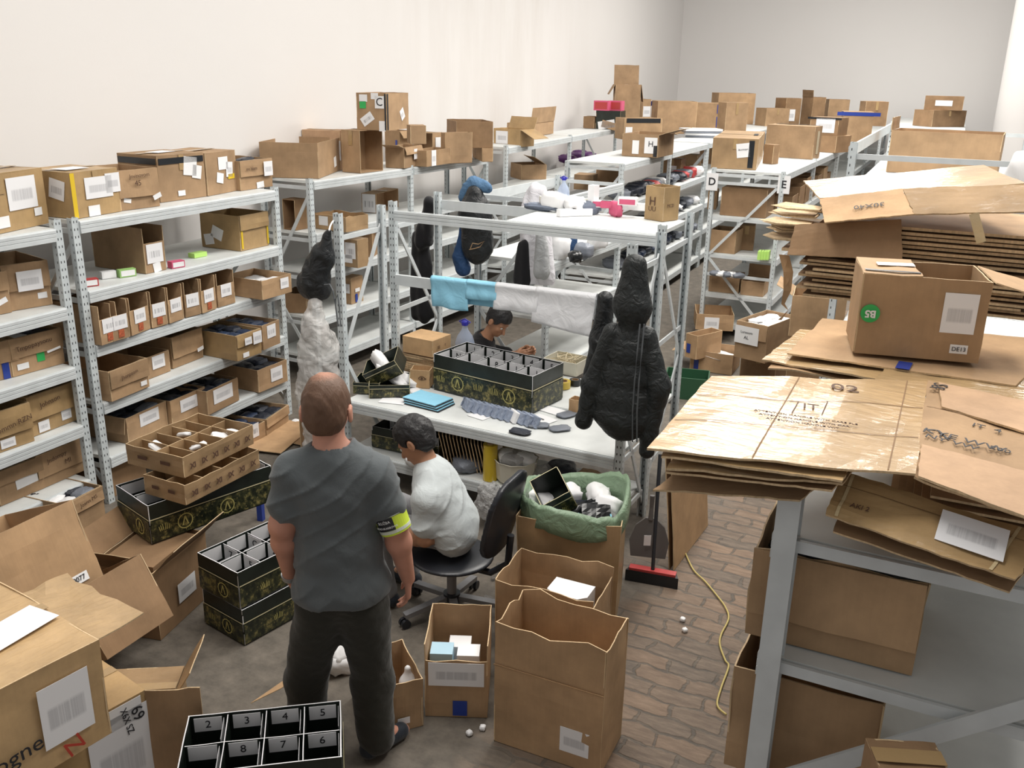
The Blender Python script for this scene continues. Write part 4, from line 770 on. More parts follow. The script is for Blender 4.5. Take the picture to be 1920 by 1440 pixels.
def human(label, cat, J, skin, shirt, pants, hairmat, hair='short', h=.0078, build=1.0, sleeve=.55, group=None, shoe='shoe', hem=0.0, seed=1, folds=.006, belly=0.0, hands=None, hs=1.0, legw=1.0, oneleg=None):
    g={k:A3(v) for k,v in J.items() if k not in('face','headup','fwd')}
    hf=unit(J['face']); hu=unit(J.get('headup',(0,0,1))); hr,hf,hu=frame(hf,hu); HR=np.stack([hr,hf,hu],1)
    spine=unit(g['neck']-g['pelvis']); sr=unit(g['shR']-g['shL']); bf=unit(np.cross(spine,sr)); bf=bf if bf@A3(J['fwd'])>0 else -bf; TR=np.stack([sr,bf,spine],1)
    B=build; Lsp=np.linalg.norm(g['neck']-g['pelvis'])
    chest=g['pelvis']+spine*Lsp*.66+bf*.012; waist=g['pelvis']+spine*Lsp*.30; pel=g['pelvis']
    def torso(p,inf=0.0):
        d=ell(p,chest,((.168)*B+inf,(.118+belly*.3)*B+inf,.205+inf),TR)
        d=smin(d,ell(p,waist+bf*belly*.5,(.152*B+inf,(.108+belly)*B+inf,.17+inf),TR),.07)
        d=smin(d,ell(p,pel,(.168*B+inf,.122*B+inf,.135+inf),TR),.07)
        top=g['neck']-spine*.055
        for s in ('L','R'):
            d=smin(d,cone(p,top,g['sh'+s]-spine*.012,.060*B+inf,.052*B+inf),.07)
            d=smin(d,cone(p,chest+spine*.02,g['sh'+s]-spine*.03,.095*B+inf,.068*B+inf),.05)
        return d
    def armsup(p,s,inf=0,t=1.0):
        e=g['sh'+s]+(g['el'+s]-g['sh'+s])*t; return cone(p,g['sh'+s],e,.060*B+inf,(.060-.014*t)*B+inf)
    hc=g['head']
    def body(p):
        d=torso(p)
        d=smin(d,cone(p,g['neck']-spine*.07,hc-hu*.055-hf*.012,.064*B,.056*B),.03)
        p0=p; p=hc+(p-hc)/hs
        hd=ell(p,hc+hu*.028-hf*.012,(.077,.097,.095),HR)                      # cranium
        hd=smin(hd,ell(p,hc-hu*.045+hf*.030,(.056,.062,.078),HR),.035)        # face and jaw
        hd=smin(hd,cone(p,hc-hu*.105+hf*.058,hc-hu*.103+hf*.066,.018,.016),.03)   # chin
        hd=smin(hd,cone(p,hc-hu*.005+hf*.090,hc-hu*.045+hf*.112,.008,.013),.012)    # nose
        for s in (-1,1):
            hd=smin(hd,cone(p,hc+hu*.018+hf*.083+hr*s*.012,hc+hu*.014+hf*.072+hr*s*.048,.010,.009),.015)  # brows
            hd=smin(hd,ell(p,hc-hu*.035+hf*.060+hr*s*.038,(.022,.020,.022),HR),.02)                      # cheeks
            sock=ell(p,hc-hu*.006+hf*.094+hr*s*.031,(.017,.012,.010),HR); hd=-smin(-hd,sock,.010)
            ear=ell(p,hc-hu*.012-hf*.012+hr*s*.086,(.010,.023,.034),HR); ear=-smin(-ear,ell(p,hc-hu*.010-hf*.006+hr*s*.097,(.006,.012,.020),HR),.006); hd=smin(hd,ear,.008)
        hd=smin(hd,cone(p,hc-hu*.072+hf*.087-hr*.02,hc-hu*.072+hf*.087+hr*.02,.0085,.0085),.008)
        p=p0; d=smin(d,hd*hs,.02)
        for s in ('L','R'):
            d=smin(d,armsup(p,s),.035); el=g['el'+s]; wr=g['wr'+s]; mid=el+(wr-el)*.3
            d=smin(d,cone(p,el,mid,.044*B,.047*B),.03); d=smin(d,cone(p,mid,wr,.047*B,.028*B),.03)
            for a,b,ra,rb in HP[s]: d=smin(d,cone(p,a,b,ra,rb),.006)
            hp,kn,an=g['hip'+s],g['kn'+s],g['an'+s]
            d=smin(d,cone(p,hp,kn,.085*B,.055*B),.05); calf=kn+(an-kn)*.3
            d=smin(d,cone(p,kn,calf,.053*B,.056*B),.03); d=smin(d,cone(p,calf,an,.056*B,.036),.03); d=smin(d,cone(p,an,g['toe'+s],.036,.030),.03)
        return d
    HP={}
    for s in ('L','R'):
        hd=(hands or {}).get(s,{}); fw=unit(g['wr'+s]-g['el'+s]); HP[s]=hand_parts(g['wr'+s],hd.get('dir',fw),hd.get('out',-bf if s=='R' else -bf),hd.get('curl',.5),hd.get('k',1.0),hd.get('thumb'))
    pts=np.array(list(g.values())+[a for s in 'LR' for q in HP[s] for a in q[:2]]); lo=pts.min(0)-.16; hi=pts.max(0)+.2; lo[2]=min(g['anL'][2],g['anR'][2],g['toeL'][2],g['toeR'][2])-.05
    base=A3((pel[0],pel[1],0)); root=thing('person',label,cat,tuple(base),0,group)
    def add(name,fn,lo,hi,h,mt):
        o=sdf_obj(name,lambda p: fn(p+base),np.array(lo)-base,np.array(hi)-base,h,mt,root); return o
    ob=add('body',body,lo,hi,h,skin)
    def shirtf(p):
        inf=.014; d=torso(p,inf)
        for s in ('L','R'): d=smin(d,cone(p,g['sh'+s]+(g['el'+s]-g['sh'+s])*.12,g['sh'+s]+(g['el'+s]-g['sh'+s])*sleeve,.066*B,.073*B),.03)
        q=(p-pel)@np.stack([sr,bf,spine],1)
        hh=q[...,2]; side=q[...,0]
        w1=(side*.8-hh*.75)*60+2.2*np.sin(side*6+hh*5+seed)+1.5*np_noise(q,6,seed+1); ridge=(1-np.abs(np.sin(w1*.5)))**3*np.clip(.5+1.1*np_noise(q,5,seed+9),0,1)
        f=ridge*folds+np_noise(q,17,seed+3)*folds*.35
        low=np.clip((.30-hh)/.3,0,1)
        d=d-f*(1+.6*low)-.014*low
        neck=ell(p,g['neck']+spine*.012+bf*.02,(.074*B,.084*B,.060),TR)
        hemz=hem+.008*np.sin(side*23+seed)
        d=np.maximum(d,hemz-hh); return np.maximum(d,-neck)
    tl=np.array([g[k] for k in('neck','pelvis','shL','shR','elL','elR')]); 
    sh=add('t_shirt',shirtf,tl.min(0)-.27,tl.max(0)+.27,h,shirt)
    def pantsf(p):
        inf=.012; d=ell(p,pel,(.168*B+inf,.122*B+inf,.125+inf),TR)
        q=(p-pel)
        for s in ('L','R'):
            hp,kn,an=g['hip'+s],g['kn'+s],g['an'+s]
            d=smin(d,cone(p,hp,kn,.100*B*legw,.080*B*legw),.045); an2=an+(kn-an)*.02
            d=smin(d,cone(p,kn,an2,.080*B*legw,.074*B*legw),.035)
        d=d-np_noise(q*np.array([1,1,.8]),13,seed+5)*.006-np_noise(q*np.array([1,1,1.8]),19,seed+8)*.003
        for s in ('L','R'):
            an,kn=g['an'+s],g['kn'+s]; ax=unit(kn-an); hh=(p-an)@ax; near=np.linalg.norm(p-an,axis=-1)<.16
            d=np.where(near,np.maximum(d,-(hh+.055)),d)
        return d
    pl=np.array([g[k] for k in('pelvis','hipL','hipR','knL','knR','anL','anR')]); lo2=pl.min(0)-.2; lo2[2]=max(pl.min(0)[2]-.1,.02); add('trousers',pantsf,lo2,pl.max(0)+.22,h,pants)
    for s in ('L','R'):
        an,toe=g['an'+s],g['toe'+s]; fd=unit((toe-an)*np.array([1,1,0])); heel=A3((an[0],an[1],0))-fd*.045; tp=A3((an[0],an[1],0))+fd*.175
        zb=an[2]-.085
        def shoef(p,heel=heel,tp=tp,an=an,fd=fd,zb=zb):
            d=cone(p,heel+A3((0,0,zb+.045)),tp+A3((0,0,zb+.035))-fd*.03,.045,.040); d=smin(d,cone(p,an-A3((0,0,.02)),an+A3((0,0,.015)),.045,.045),.03); return np.maximum(d,zb+.004-p[...,2])
        add('shoe',shoef,np.minimum(heel,tp)+A3((-.08,-.08,zb-.01)),np.maximum(heel,tp)+A3((.08,.08,zb+.17)),.006,shoe)
    def hairf(p):
        p=hc+(p-hc)/hs; q=(p-hc)@HR; x,y,z=q[...,0],q[...,1],q[...,2]
        t=.010 if hair=='short' else .022
        d=ell(p,hc+hu*.030-hf*.014,(.077+t*.75,.097+t,.095+t),HR); d=smin(d,ell(p,hc-hu*.03-hf*.045,(.066+t*.4,.055+t*.5,.06+t*.4),HR),.03)
        d=d-np_noise(q*np.array([1.,1.,.6]),52 if hair=='short' else 34,3)*(.0035 if hair=='short' else .006)-np_noise(q*np.array([1.,1.,.35]),95,7)*.0016
        # hairline: cut away the face, the ears and the nape
        line=np.where(y>.035,.050,np.where(y>-.03,-.002,-.075)); 
        line=np.interp(y,[-.12,-.05,-.03,.015,.045,.06,.12],[-.085,-.085,-.045,-.015,.01,.05,.058])
        for s_ in (-1,1): d=np.maximum(d,-ell(p,hc-hu*.012-hf*.006+hr*s_*.090,(.024,.027,.037),HR))
        return np.maximum(d,line-z)*hs
    ho=add('hair',hairf,hc-.18,hc+.19,.0055,hairmat)
    if hair=='short':
        me=ho.data; co=np.zeros(len(me.vertices)*3); me.vertices.foreach_get('co',co); co=co.reshape(-1,3)+base
        q=(co-hc)@HR/hs; c=np.clip(1-np.linalg.norm((q-A3((0,-.030,.125)))/A3((.050,.066,.05)),axis=1)*.72,0,1)*1.2
        a=me.attributes.new('crown','FLOAT','POINT'); a.data.foreach_set('value',c.astype(float))
    for s in (-1,1):
        e=MB(); e.lathe([(0.0001,-.0115),(.006,-.0098),(.0105,-.0045),(.0115,0),(.0105,.0045),(.006,.0098),(.0001,.0115)],14); o=e.build('eye','eye_white',root,smooth=True); c=hc+(-hu*.006+hf*.0800+hr*s*.031)*hs-base; o.location=tuple(c)
        e=MB(); e.lathe([(.0001,.0016),(.0042,.0008),(.0052,0)],12); o2=e.build('iris','iris',o,smooth=True); o2.matrix_local=Matrix.Translation(tuple(hf*.0108))@Vector((0,0,1)).rotation_difference(Vector(hf)).to_matrix().to_4x4()
    return root,g,base,(sr,bf,spine,pel)
# the standing man: joints found on an upright plane through his feet, facing away from the entrance
MO=Vector((-2.12,2.85,0)); FW=Vector((-.50,.866,0)).normalized(); 
def onplane(px,py,off=0,O=MO,N=FW):
    d=ray(px,py); o=O+N*off; return CV+d*((o-CV).dot(N)/d.dot(N))
def jp(px,py,off=0): p=onplane(px,py,off); return (p.x,p.y,p.z)
g=dict(head=jp(613,768,.035),neck=jp(622,836,0),pelvis=jp(641,1095,0),shL=jp(553,876,.0),shR=jp(700,884,.0),elL=jp(528,985,-.02),wrL=jp(545,1082,.10),elR=jp(740,985,-.03),wrR=jp(765,1085,.06),
  hipL=jp(603,1135,0),hipR=jp(681,1135,0),knL=jp(574,1270,.05),knR=jp(698,1275,.03),anL=jp(578,1392,0),anR=jp(706,1396,0))
for s in 'LR':
    a=g['an'+s]; g['an'+s]=(a[0],a[1],.09); t=Vector((a[0],a[1],.035))+(FW*.16 if s=='L' else (FW*.11+Vector((FW.y,-FW.x,0))*.12)); g['toe'+s]=tuple(t)
g['face']=tuple(FW+Vector((0,0,-.25))-Vector((FW.y,-FW.x,0))*(-.12)); g['headup']=(FW.x*.25,FW.y*.25,1); g['fwd']=tuple(FW)
RT=Vector((FW.y,-FW.x,0))
man,MG,MBASE,MF=human('person in a dark grey t-shirt seen from behind, yellow armband on the right arm','person',g,'skin_light','tee_grey','trousers','hair_brown','short',build=1.10,sleeve=.62,hem=-.045,seed=2,folds=.0105,hs=1.15,legw=1.06,belly=.01,
  hands={'R':dict(dir=tuple(FW*.12+Vector((0,0,-1))),out=tuple(RT),curl=.55,thumb=tuple(FW)),'L':dict(dir=tuple(FW*.5+Vector((0,0,-1))+RT*.2),out=tuple(-RT),curl=.6,thumb=tuple(FW))})
def band(root,base,a,b,t0,t1,r0,r1,mat,name='armband',thick=.004,n=36,out=None):
    a=A3(a);b=A3(b); ax=unit(b-a); up=A3((0,0,1)); u=unit(np.cross(ax,up)) if abs(ax[2])<.95 else unit(np.cross(ax,A3((0,1,0)))); v=np.cross(ax,u); m=MB(); vs=[]; 
    prof=[(t0,r0),(t0,r0+thick),(t1,r1+thick),(t1,r1)]
    for t,r in prof:
        c=a+ax*t
        for k in range(n): q=2*math.pi*k/n; vs.append(tuple(c+(u*math.cos(q)+v*math.sin(q))*r-base))
    fs=[(i*n+k,i*n+(k+1)%n,((i+1)%4)*n+(k+1)%n,((i+1)%4)*n+k) for i in range(4) for k in range(n)]
    m.add(vs,fs); return m.build(name,mat,root,smooth=False)
plain('neon_yellow',(.62,.78,.06),.5); plain('reflective',(.62,.66,.58),.3); plain('armband_black',(.015,.016,.02),.5)
L_=np.linalg.norm(MG['elR']-MG['shR'])
ab=band(man,MBASE,MG['shR'],MG['elR'],L_*.66,L_*.66+.105,.068,.062,'neon_yellow')
b1=band(ab,MBASE,MG['shR'],MG['elR'],L_*.66+.008,L_*.66+.022,.0725,.072,'reflective','reflective_stripe',.001); b2=band(ab,MBASE,MG['shR'],MG['elR'],L_*.66+.082,L_*.66+.096,.0680,.0675,'reflective','reflective_stripe',.001)
_ax=unit(MG['elR']-MG['shR']); _c=MG['shR']+_ax*(L_*.66+.052); _toc=unit(A3((0,0,CAM_H))-_c); _n=unit(_toc-_ax*(_toc@_ax)); _n=unit(_n-.45*unit(np.cross(_ax,_n))*(-1)); _s=unit(np.cross(_n,-_ax))*-1
if _s@A3((RT.x,RT.y,0))<0: _s=-_s
# black text panel curved round the sleeve side that faces the room
m=MB(); vs=[]; fs=[]; nn=10
for i in range(nn+1):
    a=(-.78+1.2*i/nn); dr=_n*math.cos(a)+_s*math.sin(a)
    for t in (-.026,.028): vs.append(tuple(_c+_ax*t+dr*.0712-MBASE))
    for t in (-.026,.028): vs.append(tuple(_c+_ax*t+dr*.066-MBASE))
for i in range(nn): o=4*i; fs+=[(o,o+4,o+5,o+1),(o+2,o+3,o+7,o+6),(o,o+2,o+6,o+4),(o+1,o+5,o+7,o+3)]
m.add(vs,fs); pn=m.build('text_panel','armband_black',ab)
for txt,t,sz in (('SŁUŻBA',-.010,.017),('CELNO-SKARBOWA',.014,.0125)):
    me=text_mesh(txt,sz).copy(); me.materials.clear(); me.materials.append(MATS['white_plastic'])
    co=np.zeros(len(me.vertices)*3); me.vertices.foreach_get('co',co); co=co.reshape(-1,3)
    an=co[:,0]/.0722-.18; dr=np.cos(an)[:,None]*_n+np.sin(an)[:,None]*_s; w=_c+_ax*(t-co[:,1])[:,None]+dr*(.0716+co[:,2])[:,None] if False else _c+(t-co[:,1])[:,None]*_ax+dr*(.0716+co[:,2])[:,None]
    me.vertices.foreach_set('co',(w-MBASE).ravel()); me.update(); link('lettering',me,ab)
wb=band(man,MBASE,MG['elL'],MG['wrL'],np.linalg.norm(MG['wrL']-MG['elL'])-.025,np.linalg.norm(MG['wrL']-MG['elL'])-.002,.034,.033,'zinc','wrist_watch',.005)

# ---- person on the swivel chair, bent towards the left over the goods
SY=4.12
def sp(px,py,y=SY): p=PY(px,py,y); return (p.x,p.y,p.z)
g2=dict(head=sp(778,826),neck=sp(812,885),pelvis=sp(850,1025),shL=sp(797,930,SY-.17),shR=sp(822,905,SY+.17),elL=sp(797,1010,SY-.20),wrL=sp(742,1000,SY-.06),elR=sp(790,985,SY+.2),wrR=sp(735,975,SY+.05),
  hipL=sp(845,1055,SY-.09),hipR=sp(848,1045,SY+.09))
kz=.50
g2['pelvis']=(g2['pelvis'][0],SY,.555)
for s,dy in (('L',-.10),('R',.12)):
    hx=g2['pelvis'][0]-.03; g2['hip'+s]=(hx,SY+dy*.8,.54); g2['kn'+s]=(hx-.42,SY+dy*1.2,.52); g2['an'+s]=(hx-.36,SY+dy*1.2,.09); g2['toe'+s]=(hx-.50,SY+dy*1.3,.035)
g2['face']=(-.85,-.12,-.62); g2['headup']=(-.45,0,.9); g2['fwd']=(-1,0,-.1)
sit,SG,SB,_x=human('person in a pale grey t-shirt sitting on the swivel chair, bent forward','person',g2,'skin_tan','tee_pale','trousers_grey','hair_black','full',build=.95,sleeve=.66,hem=-.15,seed=5,folds=.010,hs=1.04,
  hands={'R':dict(dir=(-1,-.2,-.3),out=(0,.3,1),curl=.7,thumb=(0,-1,.2)),'L':dict(dir=(-1,.2,-.2),out=(0,-.3,1),curl=.7,thumb=(0,1,.2))})
# ---- person in black behind the packing table
BY=6.99
def bp_(px,py,y=BY): p=PY(px,py,y); return (p.x,p.y,p.z)
g3=dict(head=bp_(935,602),neck=bp_(905,634),pelvis=(-3.62,BY+.0,.36),shL=bp_(897,652,BY+.12),shR=bp_(893,664,BY-.17),elL=(-3.27,BY+.16,.60),elR=(-3.36,BY-.16,.58),wrL=bp_(982,660,BY+.02),wrR=bp_(967,668,BY-.06))
for s,dy in (('L',.10),('R',-.10)):
    g3['hip'+s]=(-3.60,BY+dy*.9,.34); g3['kn'+s]=(-3.20,BY+dy*1.1,.36); g3['an'+s]=(-3.14,BY+dy*1.1,.09); g3['toe'+s]=(-3.02,BY+dy*1.2,.035)
g3['face']=(.8,-.25,-.6); g3['headup']=(.4,0,.9); g3['fwd']=(1,0,-.1)
blk,KG,KB,_x=human('person in a black t-shirt bent over small goods behind the bench','person',g3,'skin_tan','tee_black','trousers_grey','hair_black','full',build=.9,sleeve=.75,hem=-.08,seed=8,hs=1.02,folds=.006,
  hands={'R':dict(dir=(.9,.1,.35),out=(0,-1,.2),curl=.6,thumb=(0,.2,1)),'L':dict(dir=(.9,-.1,.35),out=(0,1,.2),curl=.6,thumb=(0,-.2,1))})
st=thing('stool','low stool under the person in black','stool',(-3.64,BY,0)); m=MB(); m.box((-.17,-.17,.19),(.17,.17,.225)); m.build('seat','black_carton',st)
for a in (-1,1):
    for b in (-1,1): m=MB(); m.bar((a*.14,b*.14,0),(a*.12,b*.12,.19),.025,.025); m.build('leg','steel_dark',st)
# ---- swivel chair
CX=-2.36; chx=g2['pelvis'][0]+.0
ch=thing('office_chair','black swivel chair with five-star base under the person in pale grey','chair',(chx,SY-.02,0),0)
plain('chair_plastic',(.018,.020,.026),.35); plain('chair_grey',(.22,.22,.23),.4)
m=MB(); m.tube([(0,0,.10),(0,0,.36)],.028,14); m.build('gas_column','chair_grey',ch)
m=MB(); m.tube([(0,0,.06),(0,0,.14)],.05,16); m.build('hub','chair_plastic',ch)
for k in range(5):
    a=2*math.pi*k/5+.35; e=(.30*math.cos(a),.30*math.sin(a)); m=MB(); m.bar((.03*math.cos(a),.03*math.sin(a),.115),(e[0],e[1],.075),.045,.028); leg=m.build('base_arm','chair_grey',ch)
    m=MB(); px_,py_=-math.sin(a),math.cos(a)
    for s in (-1,1): m.tube([(e[0]+px_*s*.006,e[1]+py_*s*.006,.028),(e[0]+px_*s*.026,e[1]+py_*s*.026,.028)],.028,14)
    m.build('caster','chair_plastic',leg)
def seatf(p):
    q=p-A3((0,0,.425)); d=np.maximum(ell(q,(0,0,.02),(.245,.235,.05)),-(ell(q,(0,0,.115),(.26,.25,.09)))); return d
sdf_obj('seat',lambda p: ell(p,(0,0,.382),(.245,.235,.033)),(-.28,-.28,.33),(.28,.28,.44),.009,'chair_plastic',ch)
def backf(p):
    x0=.285+.10*np.clip((p[...,2]-.45)/.45,0,1)-.28*p[...,1]**2*2
    q=np.stack([(p[...,0]-x0),p[...,1],p[...,2]-.72],-1); return np.maximum(np.abs(q[...,0])-.016,((np.abs(q[...,1])/.215)**3+(np.abs(q[...,2])/.24)**3)**(1/3.)*.2-.2)
sdf_obj('backrest',backf,(.0,-.26,.44),(.45,.26,1.0),.009,'chair_plastic',ch)
m=MB(); m.tube([(.05,0,.335),(.25,0,.335),(.355,0,.42),(.37,0,.60)],.02,10); m.build('back_support','chair_plastic',ch)
# ------------------------------------------------------------------ black printed organisers
def gold_print():
    m=bpy.data.materials.new('gold_print'); nt,N,L,b=nodes(m); tc=N.new('ShaderNodeTexCoord')
    n=N.new('ShaderNodeTexNoise'); n.inputs['Scale'].default_value=26; n.inputs['Detail'].default_value=5; n.inputs['Roughness'].default_value=.7; L.new(tc.outputs['Object'],n.inputs['Vector'])
    n2=N.new('ShaderNodeTexVoronoi'); n2.inputs['Scale'].default_value=34; L.new(tc.outputs['Object'],n2.inputs['Vector'])
    cr=N.new('ShaderNodeValToRGB'); e=cr.color_ramp.elements; e[0].position=.40; e[0].color=(.008,.012,.008,1); e[1].position=.68; e[1].color=(.30,.25,.09,1); e2=cr.color_ramp.elements.new(.53); e2.color=(.045,.05,.022,1); L.new(n.outputs['Fac'],cr.inputs[0])
    r=N.new('ShaderNodeMapRange'); r.inputs[1].default_value=.12; r.inputs[2].default_value=.2; r.inputs[3].default_value=1; r.inputs[4].default_value=0; L.new(n2.outputs['Distance'],r.inputs[0]); q=N.new('ShaderNodeMath'); q.operation='MULTIPLY'; q.inputs[1].default_value=.35; L.new(r.outputs[0],q.inputs[0])
    mx=N.new('ShaderNodeMix'); mx.data_type='RGBA'; L.new(q.outputs[0],mx.inputs[0]); L.new(cr.outputs[0],mx.inputs[6]); mx.inputs[7].default_value=(.42,.34,.14,1); L.new(mx.outputs[2],b.inputs['Base Color']); b.inputs['Roughness'].default_value=.35; MATS['gold_print']=m
gold_print(); plain('gold_line',(.60,.54,.34),.5); plain('gold_ink',(.50,.45,.16),.45)
def emblem(parent,c,ux,vy,r):
    c=Vector(c);ux=Vector(ux);vy=Vector(vy); n=ux.cross(vy).normalized()*.0022; m=MB(); k=28
    for r0,r1 in ((.86,1.0),):
        vs=[c+n+(ux*math.cos(2*math.pi*i/k)+vy*math.sin(2*math.pi*i/k))*r*q for q in (r0,r1) for i in range(k)]; m.add(vs,[(i,(i+1)%k,k+(i+1)%k,k+i) for i in range(k)])
    def stroke(a,b,w0,w1):
        a=Vector(a);b=Vector(b); d=(b-a).normalized(); s=Vector((-d.y,d.x))
        P4=[a+s*w0,b+s*w1,b-s*w1,a-s*w0]; m.add([c+n+(ux*p.x+vy*p.y)*r for p in P4],[(0,1,2,3)])
    stroke((0,.62),(-.34,-.45),.10,.06); stroke((0,.62),(.34,-.45),.10,.06); stroke((-.46,-.47),(-.18,-.47),.05,.05); stroke((.18,-.47),(.46,-.47),.05,.05)
    for a in range(0,360,30): stroke((math.cos(math.radians(a))*1.05,math.sin(math.radians(a))*1.05),(math.cos(math.radians(a))*1.2,math.sin(math.radians(a))*1.2),.03,.01)
    return m.build('emblem','gold_ink',parent)
def wheat(parent,c,ux,vy,r):
    c=Vector(c);ux=Vector(ux);vy=Vector(vy); n=ux.cross(vy).normalized()*.0022; m=MB()
    for sx in (-1,1):
        for k in range(3):
            pts=[]; x0=sx*(.12+.26*k)
            P4=[(x0-.05,-.5),(x0+.05,-.5),(x0+sx*.16+.05,.55-.15*k),(x0+sx*.16-.05,.55-.15*k)]; m.add([c+n+(ux*a+vy*b)*r for a,b in P4],[(0,1,2,3)])
    return m.build('gold_motif','gold_ink',parent)
def organiser(label,A,B,z,h,d,cells,side_emb=(),front_emb=(),wh=(.11,.05,'1234567890','bl'),ch=None,name='organiser_box',group=None,front_w=(),side_w=()):
    t=carton(label,A,B,z,h,d,'open',mat='black_carton',cells=(cells[0],cells[1],ch or h*.92,wh),gold=True,inner='black_void',cat='organiser box',name=name,rim=.003,group=group,warp=.003)
    w,dd,hh=DIM[t.name]
    for (c,ux,hw_) in (((0,-dd/2-.004,hh*.31),(1,0,0),w/2),((w/2+.004,0,hh*.31),(0,1,0),dd/2),((-w/2-.004,0,hh*.31),(0,-1,0),dd/2)):
        quad('printed_band',c,Vector(ux)*hw_*.995,(0,0,hh*.27),'gold_print',t)
        c2=(c[0],c[1],hh*.62); quad('gold_edge_line',c2,Vector(ux)*hw_*.995,(0,0,hh*.012),'gold_line',t)
    for u in front_emb: emblem(t,(-w/2+w*u,-dd/2-.006,hh*.33),(1,0,0),(0,0,1),hh*.20)
    for u in side_emb: emblem(t,(w/2+.006,-dd/2+dd*u,hh*.33),(0,1,0),(0,0,1),hh*.20)
    for u in front_w: wheat(t,(-w/2+w*u,-dd/2-.006,hh*.36),(1,0,0),(0,0,1),hh*.17)
    for u in side_w: wheat(t,(w/2+.006,-dd/2+dd*u,hh*.36),(0,1,0),(0,0,1),hh*.17)
    return t
ZT=.6495
organiser('long black organiser with gold emblems and numbered cards on the packing bench',(-3.40,5.90),(-2.49,5.75),ZT+.002,.29,.42,(5,2),front_emb=(.26,.78),front_w=(.08,.47,.63),wh=(.13,.085,['N','','8','1','1','1','2','3','4','5'],'bl'))
lo_=organiser('lower black organiser of the pair beside the standing man, gold print',(-3.454,3.377),(-3.101,3.302),.003,.222,.66,(2,4),front_emb=(.62,),front_w=(.22,),side_w=(.35,),wh=(.12,.06,['4','3','2','5'],'blr'))
organiser('upper black organiser of the pair beside the standing man, white cards inside',(-3.462,3.377),(-3.109,3.302),.229,.222,.66,(2,4),front_emb=(.62,),front_w=(.22,),side_w=(.25,.6),wh=(.12,.085,['7','5','C','4','8','3'],'blr'))
# ---- F8: tall brown carton with turned-out flaps, organiser and trays piled on it
b8=carton('tall brown carton with spread flaps under the tilted black organiser',(-3.93,3.06),(-3.543,3.135),.003,.42,.50,flaps={'f':(.20,38),'r':(.20,42),'l':(.18,50)},labels=[('r',.55,.42,.17,.12,AL)],mat='kraft_dark',warp=.01)
_a=P(216,908,.675); _b=P(277,948,.675)
og=organiser('black organiser with V and A emblems lying across the spread flap carton',(_a.x,_a.y),(_b.x,_b.y),.43,.24,.80,(2,4),front_emb=(.72,),side_emb=(.26,.60),side_w=(.1,),wh=(.1,.07,None,'blr'))
emblem(og,(-DIM[og.name][0]*.24,-DIM[og.name][1]/2-.006,.085),(1,0,0),(0,0,-1),.046)
m=MB(); m.box((-.16,-.2,0),(.16,.2,.415)); o=m.build('packed_filling','kraft_dark',None,loc=(b8.location.x,b8.location.y,.01),rot=(0,0,b8.rotation_euler.z)); tag(o,'brown board filling inside the spread flap carton, under the organiser','cardboard')
def tray(label,A,B,z,h,d,cells,rz=0,name='divided_tray',mat='kraft_old',lift=0):
    t=carton(label,A,B,z,h,d,'open',mat=mat,cells=(cells[0],cells[1],h*.9),cat='tray',name=name,rim=.012,warp=.012,inner='kraft_dark',lift=lift)
    w,dd,hh=DIM[t.name]
    for k in range(6): lettering('IX' if k%2 else 'XI',.045,(w/2+.009,-dd/2+dd*(k+.7)/6.4,hh*.45),(0,1,0),(0,0,1),'ink_brown',t,bold=.002)
    for k in range(2): m=MB(); m.box((-w/2+w*(.22+.4*k),-dd/2-.010,hh*.45),(-w/2+w*(.38+.4*k),-dd/2-.0085,hh*.62)); m.build('printed_mark','ink_brown',t)
    return t
_a=P(275,905,.74); _b=P(351,938,.70)
t1=tray('lower worn brown tray with compartments on the tilted black organiser',(P(272,925,.675).x,P(272,925,.675).y),(P(350,948,.675).x,P(350,948,.675).y),.675,.12,.60,(2,4))
t2=tray('top worn brown tray with many compartments and paper scraps inside',(P(239,869,.80).x,P(239,869,.80).y),(P(347,897,.80).x,P(347,897,.80).y),.80,.125,.58,(2,5))
for i,(x,y) in enumerate(((-.1,-.17),(.1,.13),(.12,.22),(-.1,.05),(.1,-.05))):
    _v=t2.matrix_basis@Vector((x,y,.085))
    o=link('paper_scrap',lump_mesh('paper',i),None,_v,(.2,.3,i)); o.scale=(.1,.07,.03); tag(o,'crumpled white paper scrap in the top worn brown tray','paper','paper scraps in the top tray')
# ---- cartons on the floor
_a=P(928,1165,.655); _b=P(1140,1225,.655)
f1=carton('tall open brown carton with torn top edge in the foreground',(_a.x,_a.y),(_b.x,_b.y),.003,.652,.30,labels=[('f',.76,.22,.14,.13,AL)],mat='kraft_tan',rim=.06,warp=.010)
w,d,h=DIM[f1.name]; m=MB(); m.panel((-w/2,-d/2-.012,h*.66),(w,0,0),(0,0,.008),.003,8,1,.004,0,3); m.build('fold_line','kraft_light',f1); 
f2=carton('open brown carton with a white box inside, behind the torn tall one',(-1.80,3.74),(-1.27,3.77),.003,.535,.36,mat='kraft_tan',rim=.03,warp=.015,cut={'r':.9})
p_=f2.matrix_basis@Vector((.08,.02,.28)); m=MB(); m.prism([(-.11,-.06),(-.06,-.09),(.07,-.09),(.11,-.05),(.11,.07),(-.11,.07)],0,.18); o=m.build('white_box','paper',None,loc=(p_.x,p_.y,.28-.0)); tag(o,'white faceted box inside the open carton behind the torn tall one','box'); 
m=MB(); m.box((-.2,-.15,0),(.2,.15,.27)); o=m.build('packed_filling','kraft_dark',None,loc=(f2.location.x,f2.location.y,.01),rot=(0,0,f2.rotation_euler.z)); tag(o,'brown board filling under the white box in the open carton','cardboard')
f3=carton('large brown waste carton lined with a green bag',(-1.89,4.20),(-1.33,4.34),.003,.67,.52,mat='kraft_old',rim=.02,warp=.03)
